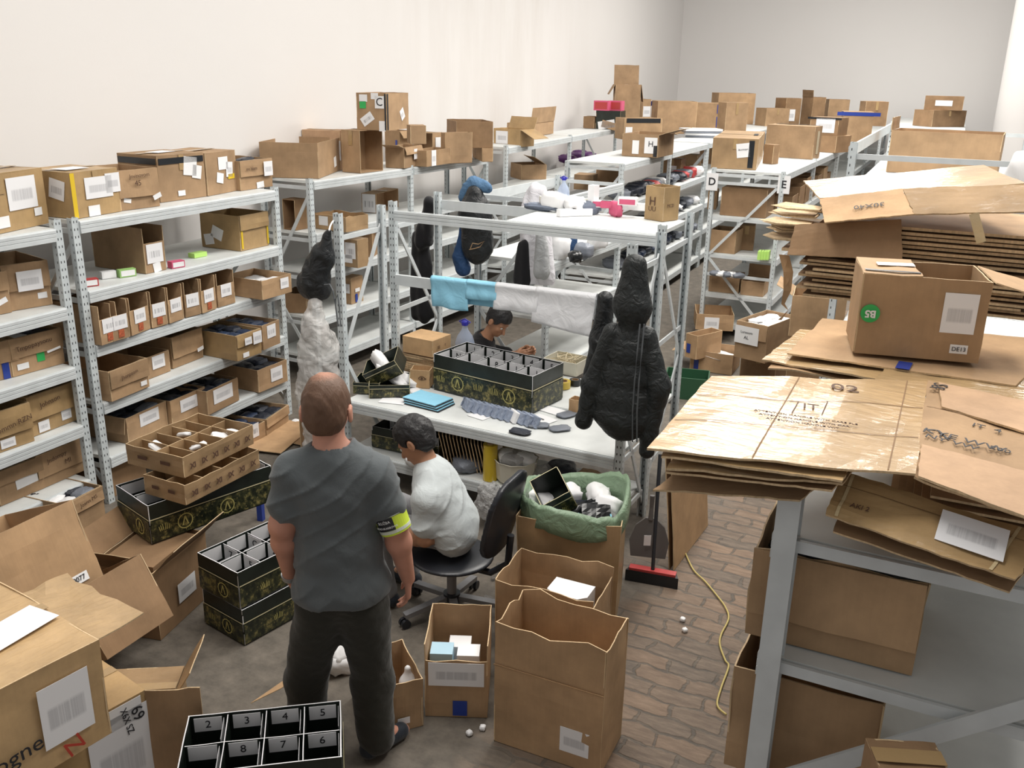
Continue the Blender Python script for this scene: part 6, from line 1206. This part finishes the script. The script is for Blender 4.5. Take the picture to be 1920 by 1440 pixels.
# blue jacket, backpack and long black garment on the racks behind
def hang(name,label,cat,fn,c,lo,hi,mat,h=.011): 
    o=sdf_obj(name,lambda p: fn(p+A3(c)),lo,hi,h,mat,None,None,tuple(c)); tag(o,label,cat); return o
HY=7.05
c=lambda a,b,y=HY:px3(a,b,y)
q=c(895,350); hang('denim_jacket','blue jacket slung over the rack post behind the bench','jacket',lambda p: smin(cone(p,c(888,343),c(912,352),.06,.05),cone(p,c(878,352),c(868,372),.055,.04),.03)-np_noise(p,26,2)*.008,q,(-.25,-.15,-.2),(.25,.15,.15),'denim_blue')
q=c(893,430,7.0); bk=thing('backpack','black backpack with brown cord hanging behind the bench','bag',tuple(q)); sdf_obj('bag_body',lambda p: smin(cone(p+q,c(890,365,7.0),c(890,400,7.0),.08,.12,((0,1,0),1.4)),cone(p+q,c(892,400,7.0),c(895,465,7.0),.15,.14,((0,1,0),1.4)),.05)-np_noise(p,14,3)*.008,(-.27,-.2,-.35),(.27,.2,.42),.010,'nylon_black',bk)
m=MB(); m.tube([Vector(c(a,b,6.86))-Vector(q) for a,b in ((882,466),(886,456),(897,458),(908,452),(900,463),(890,466),(880,468))],.004,5); m.build('brown_cord','kraft_tan',bk)
q=c(862,480,7.02); hang('blue_bag','blue cloth bag hanging low beside the black backpack','bag',lambda p: smin(cone(p,c(868,415,7.0),c(862,480,7.02),.02,.05),cone(p,c(862,485,7.02),c(868,502,7.02),.07,.075,((0,1,0),1.5)),.04)-np_noise(p,20,1)*.006,q,(-.2,-.15,-.2),(.2,.15,.40),'bag_blue')
q=c(796,450,6.85); hang('long_dark_garment','long black garment hanging at the left rear post of the frame','garment',lambda p: smin(cone(p,c(806,380,6.79),c(794,450,6.85),.055,.08),cone(p,c(790,450,6.9),c(792,580,6.9),.085,.12,((0,1,0),1.5)),.05)-.008*np.sin(p[...,0]*60)-np_noise(p,12,3)*.01,q,(-.25,-.2,-.85),(.25,.25,.45),'tee_black')
q=c(1003,420); sh_=thing('hanging_shirt','white shirt with grey lining hanging on the rack post behind the bench','shirt',tuple(q))
sdf_obj('shirt_cloth',lambda p: smin(cone(p+q,c(1006,362),c(1002,400),.085,.12,((0,1,0),1.2)),cone(p+q,c(1002,400),c(1010,515),.13,.155,((0,1,0),1.8)),.04)-.006*np.sin((p[...,0]+.1*p[...,2])*70)-np_noise(p*np.array([1,1,.5]),9,4)*.004,(-.25,-.2,-.5),(.25,.2,.40),.0095,'shirt_white',sh_)
sdf_obj('grey_lining',lambda p: cone(p+q,c(1014,440,6.93),c(1016,508,6.90),.045,.075,((0,1,0),1.2))-.005*np.sin(p[...,0]*80),(-.2,-.35,-.5),(.25,.1,.2),.009,'cloth_grey',sh_)
q=c(984,490,6.98); hang('black_trousers','black garment hanging left below the white shirt','garment',lambda p: cone(p,c(982,460,6.98),c(980,522,6.98),.05,.085,((0,1,0),1.4))-.005*np.sin(p[...,0]*70),q,(-.2,-.15,-.3),(.2,.15,.3),'tee_black')
# goods on the C0 rack shelf seen through the frame
for k,(px,py,mt,s) in enumerate(((1062,478,'paper',(.2,.2,.25)),(1075,470,'bag_blue',(.2,.16,.2)),(1095,485,'black_gloss',(.14,.12,.1)),(1110,478,'grey_poly',(.16,.14,.14)),(1135,458,'white_plastic',(.18,.16,.16)))):
    p=P(px,py+8,1.45); o=link('plastic_packet',lump_mesh(mt,k),None,(p.x-.08,p.y,1.452+s[2]*.45),(0,0,k)); o.scale=s; tag(o,['stack of pale flat packs','blue packet','black packet','grey packet','white packet'][k]+' on the shelf behind the bench frame','packet')
# green liner bag with its rubbish
fx,fy,fz=f3.matrix_basis.translation; fr=f3.rotation_euler.z; w,d,h=DIM[f3.name]
m=MB(); n=72; prof=[(-.06,-.30,.94),(-.02,-.10,.96),(.0,.02,.99),(.02,.05,1.03),(.035,.02,1.07),(.03,-.05,1.085),(.02,-.09,1.09)]; vs=[]
for (o_,zz,sc) in prof:
    for i in range(n):
        t=2*math.pi*i/n; ct,st_=math.cos(t),math.sin(t); e=.6; x=math.copysign(abs(ct)**e,ct)*(w/2)*sc; y=math.copysign(abs(st_)**e,st_)*(d/2)*sc
        nz=noise.noise(Vector((ct*2.5,st_*2.5,zz*4)))*.03+noise.noise(Vector((ct*7,st_*7,zz*9)))*.014
        vs.append((x*(1+nz),y*(1+nz),h+.02+zz+nz*1.2+.035*math.sin(t*2+.6)))
fs=[(i*n+k,i*n+(k+1)%n,(i+1)*n+(k+1)%n,(i+1)*n+k) for i in range(len(prof)-1) for k in range(n)]
m.add(vs,fs); lin=m.build('bin_liner','green_bag',None,smooth=True,loc=(fx,fy,fz),rot=(0,0,fr)); md=lin.modifiers.new('s','SOLIDIFY'); md.thickness=.003; tag(lin,'green plastic liner bag folded over the rim of the waste carton','bin liner')
Mf=f3.matrix_basis
for k,(x,y,z,mt,s) in enumerate(((-.19,.05,.62,'paper',(.2,.2,.14)),(-.08,.15,.63,'paper',(.2,.14,.12)),(.12,.16,.64,'paper',(.2,.14,.12)),(.19,.02,.64,'paper',(.15,.16,.13)),(.05,-.02,.6,'black_gloss',(.24,.2,.12)),(-.1,-.12,.58,'paper',(.2,.16,.12)),(.2,-.12,.60,'clear_poly',(.14,.14,.12)),(0,0,.45,'dark_poly',(.46,.42,.22)))):
    v=Mf@Vector((x,y,z)); o=link('waste_paper',lump_mesh(mt,k%6),None,v,(.2*k,.1,k)); o.scale=s; tag(o,['white waste paper at the left of the green bag','white waste paper at the back left of the green bag','white waste paper at the back right of the green bag','white foam piece at the right of the green bag','black packet in the middle of the green bag','white waste paper in front in the green bag','clear film at the right front of the green bag','dark filling low in the green bag'][k],'waste')
v=Mf@Vector((-.09,-.03,.66)); blk_box('black organiser piece with gold side thrown into the green bag',v,(.17,.20,.17),(math.radians(22),math.radians(-28),fr+.35))
v=Mf@Vector((.14,-.17,.66)); t=thing('blue_pouch','small blue and black opened pouch hanging over the green bag rim','pouch',v); t.rotation_euler=(math.radians(35),0,.4); m=MB(); m.panel((-.08,-.06,0),(.16,0,0),(0,.14,0),.006,6,6,.02,.01,4); m.build('lining','black_gloss',t)
m=MB(); 
for a_,b_ in (((-.085,-.065),(0,-.11)),((0,-.11),(.085,-.055)),((.085,-.055),(.08,.02)),((-.085,-.065),(-.1,.02))): m.bar((*a_,.0),(*b_,.0),.008,.03)
m.build('blue_edge','cloth_blue_light',t)
# ------------------------------------------------------------------ right hand side: flattened cartons, bundle, marked box
def sheet(label,c4,th=.006,mat='kraft_taped',nu=14,nv=10,warp=.010,sd=1,name='flattened_carton',group=None,extra=None,parent=None):
    """corners near-left, near-right, far-right, far-left as world points"""
    a,b,c,d=[Vector(x) for x in c4]; O=(a+b+c+d)/4; A=[]; n=((b-a).cross(d-a)).normalized()
    for side in (0,1):
        for j in range(nv+1):
            for i in range(nu+1):
                u,v=i/nu,j/nv; p=(a*(1-u)+b*u)*(1-v)+(d*(1-u)+c*u)*v; w=noise.noise(Vector((u*2.6+sd*3,v*2.2,sd)))*warp+noise.noise(Vector((u*7,v*7,sd*2)))*warp*.25
                ed=noise.noise(Vector((u*12,v*12,sd)))*.006
                q=p+n*(w-(0 if side else th)); 
                if i in(0,nu): q+=(b-a).normalized()*ed
                if j in(0,nv): q+=(d-a).normalized()*ed
                A.append(q-O)
    k=(nu+1)*(nv+1); fs=[];ms=[]
    for j in range(nv):
        for i in range(nu):
            q=j*(nu+1)+i; fs+=[(q,q+nu+1,q+nu+2,q+1),(k+q,k+q+1,k+q+nu+2,k+q+nu+1)]; ms+=[0,0]
    for i in range(nu): fs.append((i,i+1,k+i+1,k+i)); q=nv*(nu+1)+i; fs.append((q,k+q,k+q+1,q+1)); ms+=[1,1]
    for j in range(nv): q=j*(nu+1); fs.append((q,k+q,k+q+nu+1,q+nu+1)); q+=nu; fs.append((q,q+nu+1,k+q+nu+1,k+q)); ms+=[1,1]
    m=MB(); m.v=[tuple(x) for x in A]; m.f=fs; m.m=ms
    t=thing(name,label,'flattened carton',tuple(O),0,group); o=m.build('board',[mat,'kraft_edge'],t)
    def at(u,v,dz=.004):
        p=(a*(1-u)+b*u)*(1-v)+(d*(1-u)+c*u)*v; w=noise.noise(Vector((u*2.6+sd*3,v*2.2,sd)))*warp+noise.noise(Vector((u*7,v*7,sd*2)))*warp*.25; return p+n*(w+dz)-O
    return t,at,(b-a).normalized(),(d-a).normalized(),n
def crease(t,at,uv0,uv1,w=.004,mat='ink_brown',n=14,name='crease'):
    m=MB(); vs=[]
    for i in range(n+1):
        u=uv0[0]+(uv1[0]-uv0[0])*i/n; v=uv0[1]+(uv1[1]-uv0[1])*i/n; p=at(u,v,.0022); d=(at(uv1[0],uv1[1])-at(uv0[0],uv0[1])).normalized(); s=d.cross(Vector((0,0,1))).normalized()*w/2; vs+=[p-s,p+s]
    m.add(vs,[(2*i,2*i+1,2*i+3,2*i+2) for i in range(n)]); return m.build(name,mat,t)
plain('crease_brown',(.24,.14,.07),.8)
g4=lambda L: [P(*q) for q in L]
fg='flattened cartons piled on the near right rack'
S1,at,ux,vy,nn=sheet('large flattened carton with glossy clear tape over its left half, topmost at right',g4([(1213,840,2.115),(1716,893,2.10),(1742,712,2.10),(1335,703,2.115)]),mat='kraft_taped',sd=1,group=fg,warp=.012)
for v in (.335,.66): crease(S1,at,(0.01,v),(.99,v),.004,'crease_brown')
for u in (.40,.90): crease(S1,at,(u,.01),(u,.99),.003,'crease_brown')
lettering('IT',.055,at(.52,.58),ux,vy,'ink_brown',S1); m=MB()
lettering('02',.085,at(.63,.84),ux,vy,'ink_brown',S1)
for a_,b_ in (((.455,.50),(.455,.66)),((.455,.66),(.58,.66)),((.58,.66),(.58,.50)),((.58,.50),(.455,.50))): crease(S1,at,a_,b_,.003,'ink_brown',4,'printed_frame')
for k in range(3): lettering('ATTENTION HANDLE WITH CARE PLEASE'[:30-5*k],.016,at(.52,.44-.035*k),ux,vy,'ink_brown',S1)
S1b,at,ux,vy,nn=sheet('right half of the pile top, flattened carton with black printed marks',g4([(1714,893,2.098),(2010,1000,2.085),(2010,790,2.09),(1740,713,2.098)]),mat='kraft_tan',sd=2,group=fg)
lettering('KYE WW',.05,at(.30,.42),ux,vy,'ink',S1b); lettering('NY VW',.04,at(.22,.36),ux,vy,'ink',S1b); lettering('IT  4',.04,at(.45,.62),ux,vy,'ink',S1b); lettering('200',.035,at(.55,.47),ux,vy,'ink',S1b)
crease(S1b,at,(.02,.42),(.12,.44),.006,'ink',5,'marker_line'); crease(S1b,at,(.12,.44),(.2,.38),.006,'ink',5,'marker_line'); crease(S1b,at,(.02,.68),(.98,.70),.003,'crease_brown')
S1c,_a,_b2,_c2,_n2=sheet('light inner flap of the topmost carton, nearest the right picture edge',g4([(1722,892,2.108),(2010,1001,2.095),(2010,905,2.10),(1728,832,2.11)]),mat='kraft_pink',sd=3,group=fg,warp=.003)
S1d,_a,_b2,_c2,_n2=sheet('light inner flap at the far side of the topmost carton, beside the dark mark',g4([(1766,762,2.108),(2010,835,2.10),(2010,770,2.10),(1760,716,2.11)]),mat='kraft_pink',sd=4,group=fg,warp=.003)
lettering('S&',.06,at(.08,.90,.012),-vy,ux,'ink',S1b)
lay=[([(1240,855,2.095),(1580,900,2.085),(1600,860,2.085),(1262,800,2.09)],'kraft_yellow','first thin sheet below the topmost carton'),
     ([(1250,878,2.07),(1580,906,2.065),(1640,830,2.07),(1290,810,2.07)],'kraft_taped','yellow glossy sheet sticking out below the topmost carton'),
     ([(1248,884,2.05),(1560,918,2.045),(1640,840,2.05),(1290,820,2.05)],'kraft_dark','dark thin sheet below the yellow glossy one'),
     ([(1224,918,2.00),(1500,936,2.0),(1600,860,2.03),(1290,868,2.03)],'kraft_tan','drooping brown carton flap lowest on the left of the pile')]
for k,(L,mt,l) in enumerate(lay): sheet(l,g4(L),mat=mt,sd=10+k,group=fg,warp=.006)
S3,at,ux,vy,nn=sheet('flattened carton with a white address label hanging over the near rack edge',g4([(1548,964,1.975),(1903,1088,1.965),(1965,1005,2.01),(1580,884,2.04)]),mat='kraft_yellow',sd=20,group=fg,warp=.010)
c_=at(.72,.50,.009); quad('address_label',c_,ux*.075,vy*.048,AL,S3); crease(S3,at,(.02,.72),(.98,.74),.003,'crease_brown'); crease(S3,at,(.88,.02),(.88,.98),.008,'clear_tape',10,'tape_strip'); crease(S3,at,(.06,.02),(.06,.98),.008,'clear_tape',10,'tape_strip'); lettering('AKI 2',.02,at(.16,.35),ux,vy,'ink_brown',S3)
S4,at,ux,vy,nn=sheet('darker carton underneath the one with the address label',g4([(1562,996,1.935),(1893,1108,1.925),(1960,1020,1.975),(1590,905,2.0)]),mat='kraft_dark',sd=21,group=fg,warp=.008)
for k in range(6):
    z=1.86+.02*k; m=MB(); m.panel((-.02+.02*k,2.42+.01*k,z),(.50,0,0),(0,.75,0),.007,6,6,.006,.004,k,0,1); o=m.build('flattened_carton',['kraft_tan','kraft_edge']); tag(o,['lowest','second lowest','third lowest','third highest','second highest','highest'][k]+' plain board inside the pile on the near right rack','flattened carton',fg)
S5,at,ux,vy,nn=sheet('broad flattened carton lying under the box marked B5',g4([(1476,662,2.10),(1905,722,2.095),(1990,640,2.095),(1542,597,2.10)]),mat='kraft_tan',sd=22,group=fg,warp=.006)
m=MB(); c_=at(.53,-.0,.004); quad('blue_tape',at(.52,.06,.005),ux*.022,vy*.045,'blue_tape',S5)
for k,(L,mt,l) in enumerate([([(1428,674,2.075),(1700,720,2.08),(1720,640,2.08),(1500,618,2.085)],'kraft_yellow','sheet fanning out to the left under the broad carton'),([(1440,690,2.06),(1690,722,2.06),(1720,650,2.065),(1500,630,2.07)],'kraft_light','second fanned sheet under the broad carton'),([(1640,712,2.09),(1960,780,2.09),(1980,700,2.09),(1660,690,2.09)],'kraft_yellow','board between the broad carton and the topmost pile')]): sheet(l,g4(L),mat=mt,sd=30+k,group=fg,warp=.008)
# box marked B5
b5=carton('brown box with green B5 sticker, label DE13 and one flap open, on the pile',(1596,661),(1836,682),2.112,(1601,512),.30,'open',flaps={'l':(.185,-90),'r':(.20,104)},labels=[('f',.79,.60,.105,.135,AL),('f',.83,.16,.055,.03,'paper')],texts=[('DE13',.02,'f',.83,.16,'ink')],mat='kraft_tan',th=.005,warp=.004)
w,d,h=DIM[b5.name]
quad('paper_label',(-w*.20,d*.08,h+.008),(.062,.008,0),(-.0,.028,0),'paper',b5); quad('black_tape',(-w*.26,-d*.36,h+.008),(w*.22,-.004,0),(0,.010,0),'black_tape',b5)
m=MB(); m.tube([(0,0,0),(0,-.0016,0)],.031,28); st5=m.build('green_sticker','green_sticker',b5); st5.location=(-w/2+.038,-d/2-.003,h*.52); lettering('B5',.034,(0,-.003,0),(-1,0,0),(0,0,-1),'white_plastic',st5,bold=.0012)
# strapped bundle behind the box
bg='boards strapped in the bundle behind the B5 box'
def brd(label,L,mat='kraft_tan',sd=1,warp=.006,g=bg): return sheet(label,L,mat=mat,sd=sd,warp=warp,group=g)
Y=PY
for k in range(10):
    z=2.115+.0165*k; x0=-.50+.035*math.sin(k*2.1); m=MB(); m.panel((x0,4.05+.02*math.sin(k*1.7),z),(.86,0,0),(.02,.62,.0),.010,8,6,.008,.02,k,0,1); o=m.build('folded_carton',['kraft_dark','kraft_edge']); tag(o,('lowest' if k==0 else 'topmost' if k==9 else ['','second','third','fourth','fifth','sixth','seventh','eighth','ninth'][k]+' from below')+' dark folded carton in the stack behind the B5 box','folded carton','lower stack behind the B5 box')
zb=2.115+.0165*10+.008
for k in range(8):
    m=MB(); m.panel((-.62+.02*(k%3)+.022*k,4.12+.015*(k%2),zb+.0185*k),(.98,0,.0),(.02,.66,0.0),.012,10,6,.010,.035,k+20,0,1); o=m.build('folded_carton',['kraft_tan' if k%2 else 'kraft_dark','kraft_edge']); tag(o,('lowest' if k==0 else ['','second','third','fourth','fifth','sixth','seventh','eighth'][k]+' from below')+' board of the strapped bundle, ragged left end','folded carton',bg)
brd('raised flap board standing at the front left of the bundle',[Y(1476,477,4.03),Y(1692,487,4.03),Y(1690,411,4.10),Y(1491,421,4.10)],'kraft_dark',41,.004)
ta,at,ux,vy,nn=brd('bundle top sheet with 30x40 written upside down',[Y(1546,417,4.02),Y(1714,401,4.02),Y(1692,353,4.22),Y(1537,372,4.22)],'kraft_light',42,.004); lettering('30X40',.045,at(.55,.42,.003),-ux,-vy,'ink',ta)
brd('right front sheet over the strapped bundle with tape creases',[Y(1714,401,4.02),Y(1990,395,4.02),Y(1930,345,4.22),Y(1692,353,4.22)],'kraft_old',43,.006)
brd('glossy taped sheet over the back of the strapped bundle',[Y(1537,371,4.22),Y(1925,345,4.22),Y(1845,309,4.75),Y(1506,338,4.75)],'kraft_taped',44,.008)
for k in range(16):
    r=random.Random(k); y=4.1+.5*r.random(); zz=2.30+.018*(k%9)+.02*r.random(); x=-.62-.05*r.random(); m=MB(); L=.16; m.add([(x+.14,y-.05,zz),(x+.14,y+.07,zz),(x-.02,y+.05,zz+.012),(x-.05-.04*r.random(),y+.01,zz+.004),(x,y-.03,zz-.006),(x+.14,y-.05,zz+.006),(x+.14,y+.07,zz+.006),(x-.02,y+.05,zz+.018),(x-.05,y+.01,zz+.010),(x,y-.03,zz)],[(0,1,2,3,4),(9,8,7,6,5),(0,5,6,1),(1,6,7,2),(2,7,8,3),(3,8,9,4),(4,9,5,0)]); o=m.build('torn_flap','kraft_edge'); tag(o,'pale torn board end sticking out left of the strapped bundle','cardboard','torn board ends of the bundle')
pts=[Y(a,b,4.15) for a,b in ((1470,478),(1478,510),(1476,545),(1468,570),(1478,582),(1462,600))]; m=MB(); vs=[]
for i,p in enumerate(pts): wv=.022 if i<3 else .018; s=Vector((math.cos(i*.4),.4*math.sin(i*.7),0)); vs+=[p-s*wv,p+s*wv,p-s*wv+Vector((0,.003,0)),p+s*wv+Vector((0,.003,0))]
m.add(vs,[f for i in range(len(pts)-1) for f in ((4*i,4*i+1,4*i+5,4*i+4),(4*i+3,4*i+2,4*i+6,4*i+7),(4*i,4*i+4,4*i+6,4*i+2),(4*i+1,4*i+3,4*i+7,4*i+5))]); o=m.build('tape_strip','kraft_light'); tag(o,'loose tan tape strip dangling from the bundle beside sign E','tape')
st=thing('strap','clear plastic strap round the bundle at its right','strap',tuple(Y(1830,440,4.0))); m=MB(); o_=Y(1830,440,4.0); m.bar(Y(1826,400,4.0)-o_,Y(1840,455,4.0)-o_,.035,.002,(0,1,0)); m.build('band','clear_tape',st)
p=Y(1900,320,5.6); wt=sdf_obj('white_sack',lambda q: np.maximum(ell(q,(0.05,0,0),(.10,.14,.20))-np_noise(q,10,3)*.02,q[...,2]-.15),(-.2,-.25,-.36),(.2,.25,.36),.014,'white_plastic',None,None,(p.x+.02,p.y,p.z-.05)); tag(wt,'white sack standing at the right picture edge behind the bundle','sack')
# cartons inside the near right rack
c1=carton('open brown carton with dark contents on the middle shelf of the near right rack',(-.345,2.395),(.115,2.395),1.464,.283,.42,'open',flaps={'f':(.20,177)},mat='kraft_tan',warp=.012,rim=.02)
fill(c1,5,['dark_poly','grey_poly'],.85,(.1,.1,.06),'dark packet in the open carton on the middle right shelf')
c2=carton('open brown carton on the shelf below, its rim near the picture bottom',(-.36,2.375),(.06,2.375),1.004,.355,.42,'open',mat='kraft_tan',warp=.012)
c3=carton('reddish brown carton corner at the bottom right picture edge',(.06,1.93),(.22,1.99),1.056,PY(1700,1403,2.05).z-1.056,.12,'closed',mat='kraft_dark')
_b3=carton('brown carton stack base in front of the near right rack',(.02,1.90),(.26,1.96),.003,1.05,.18,'closed',mat='kraft_dark')
# leaning board sheets, dustpan, broom, cord
p0=P(1262,1070,0); p1=P(1326,985,0)
for k in range(2):
    m=MB(); off=Vector((-.03*k,-.0,0)); m.panel(Vector((p0.x,p0.y,.002))+off,Vector((p1.x-p0.x,p1.y-p0.y,0)),Vector((-.10,.05,.86-.06*k)),.006,6,8,.008,0,50+k,0,1); o=m.build('leaning_board',['kraft_light' if k==0 else 'kraft_dark','kraft_edge']); tag(o,['large brown board leaning beside the dustpan','darker board leaning behind the large brown one'][k],'cardboard')
dp=thing('dustpan','grey dustpan with a price tag hanging above the broom','dustpan',tuple(P(1215,1040,.10)),.25); m=MB()
m.add([(-.11,-.02,.0),(.11,-.02,0),(.125,.0,.10),(.09,.02,.20),(.03,.03,.25),(-.03,.03,.25),(-.09,.02,.20),(-.125,.0,.10)]+[(-.11,-.035,.0),(.11,-.035,0),(.125,-.015,.10),(.09,.005,.20),(.03,.015,.25),(-.03,.015,.25),(-.09,.005,.20),(-.125,-.015,.10)],[tuple(range(8)),tuple(range(15,7,-1))]+[(i,(i+1)%8,8+(i+1)%8,8+i) for i in range(8)]); plain('dustpan_grey',(.10,.09,.085),.5); m.build('pan','dustpan_grey',dp)
m=MB(); m.tube([(0,.02,.24),(0,.03,.32),(0,.035,.40)],[.017,.013,.016],10); m.build('handle','dustpan_grey',dp); quad('price_tag',(-.01,-.037,.12),(.022,0,.002),(0,0,.036),'paper',dp)
p=P(1222,1092,0); bm_=thing('broom','black and red broom standing on the bricks','broom',(p.x,p.y,0),.12); m=MB(); m.prism([(-.165,-.03),(.165,-.03),(.145,.03),(-.145,.03)],.0,.075); m.build('bristles','black_tape',bm_); m=MB(); m.box((-.145,-.026,.076),(.145,.026,.092)); m.build('red_block','red_card',bm_); m=MB(); m.tube([(0,0,.09),(-.02,.10,.55),(-.03,.16,.80)],.012,10); m.build('handle','chair_plastic',bm_)
pts=[P(a,b,.012) for a,b in ((1283,1032),(1300,1068),(1322,1090),(1343,1115),(1360,1138),(1366,1160),(1352,1190),(1350,1210),(1360,1238),(1366,1250),(1352,1290),(1345,1322),(1362,1340))]
m=MB(); 
def cr(p,n=6):
    out=[]
    for i in range(len(p)-1):
        a,b,c,d=p[max(i-1,0)],p[i],p[i+1],p[min(i+2,len(p)-1)]
        for k in range(n): t=k/n; out.append(.5*((2*b)+(-a+c)*t+(2*a-5*b+4*c-d)*t*t+(-a+3*b-3*c+d)*t**3))
    return out+[p[-1]]
m.tube(cr(pts),.0055,6); plain('cord_yellow',(.5,.40,.14),.6); o=m.build('floor_cord','cord_yellow',None,smooth=True); tag(o,'thin yellow cord snaking over the brick floor','cord')
for k,(px,py) in enumerate(((915,1125),(925,1085),(935,1060),(1280,1162),(1284,1182),(905,1365),(880,1375),(650,758),(555,790),(925,1030))):
    if k in (7,): continue
    p=P(px,py,.01); o=link('litter',lump_mesh('clear_poly' if k<3 else 'paper',k%6),None,(p.x,p.y,.013),(0,0,k)); s=.07 if k in(0,8) else .03; o.scale=(s,s,.025); tag(o,['crumpled clear film by the chair caster','small clear film scrap by the waste carton','clear scrap under the bench corner','white crumb on the bricks above the middle','white crumb on the bricks','white crumb before the carton with blue tape','second white crumb before the carton with blue tape','','white crumpled paper beside the left rack foot','clear scrap near the small torn carton'][k],'litter')
for k,(a,b,c_,d_,l) in enumerate(((545,832,600,800,'flattened board on the floor behind the standing man'),(500,850,548,812,'second flattened board on the floor by the rack foot'))):
    p=P(a,b,.01); q=P(c_,d_,.01); m=MB(); v=(q-p); s=v.cross(Vector((0,0,1))).normalized()*.42; m.panel(p-s,s*1.3,v,.006,8,6,.008,.02,k,0,1); o=m.build('floor_board',['kraft_light','kraft_edge'],None,loc=(0,0,.004+.008*k)); tag(o,l,'cardboard')
carton('open brown carton half hidden by the head of the standing man',(563,842),(625,848),.003,.34,.3,'open',mat='kraft_dark')
gb=thing('blue_crate_edge','tall blue strip standing beside the rack foot, left of the man','crate',tuple(P(490,975,0)),.2); m=MB(); m.box((-.02,-.02,0),(.02,.02,.36)); m.build('post','blue_tape',gb)
s1_=carton('lowest dark carton of the stack between sign E and the bundle',(-1.08,8.05),(-.62,8.05),.003,.44,.45,'closed',mat='kraft_dark')
s2_=carton('middle dark carton of the stack between sign E and the bundle',(-1.06,8.08),(-.64,8.06),.447,.42,.42,'closed',mat='kraft_dark',labels=[('l',.4,.5,.12,.16,AL)])
s3_=carton('topmost open carton of the stack between sign E and the bundle',(-1.08,8.06),(-.63,8.10),.871,.36,.42,'open',mat='kraft_tan',flaps={'l':(.16,60)})
gc=thing('green_crate','dark green crate on the floor behind the bench right end','crate',(P(1300,748,0).x-.1,P(1300,748,0).y+.1,0),.2); plain('crate_green',(.03,.10,.05),.45)
m=MB()
for (o_,u_) in (((-.2,-.15,0),(.4,0,0)),((.2,-.15,0),(0,.3,0)),((.2,.15,0),(-.4,0,0)),((-.2,.15,0),(0,-.3,0))): m.panel(o_,u_,(0,0,.22),.012,4,3,.0,0,1)
m.box((-.2,-.15,0),(.2,.15,.012)); m.build('body','crate_green',gc)
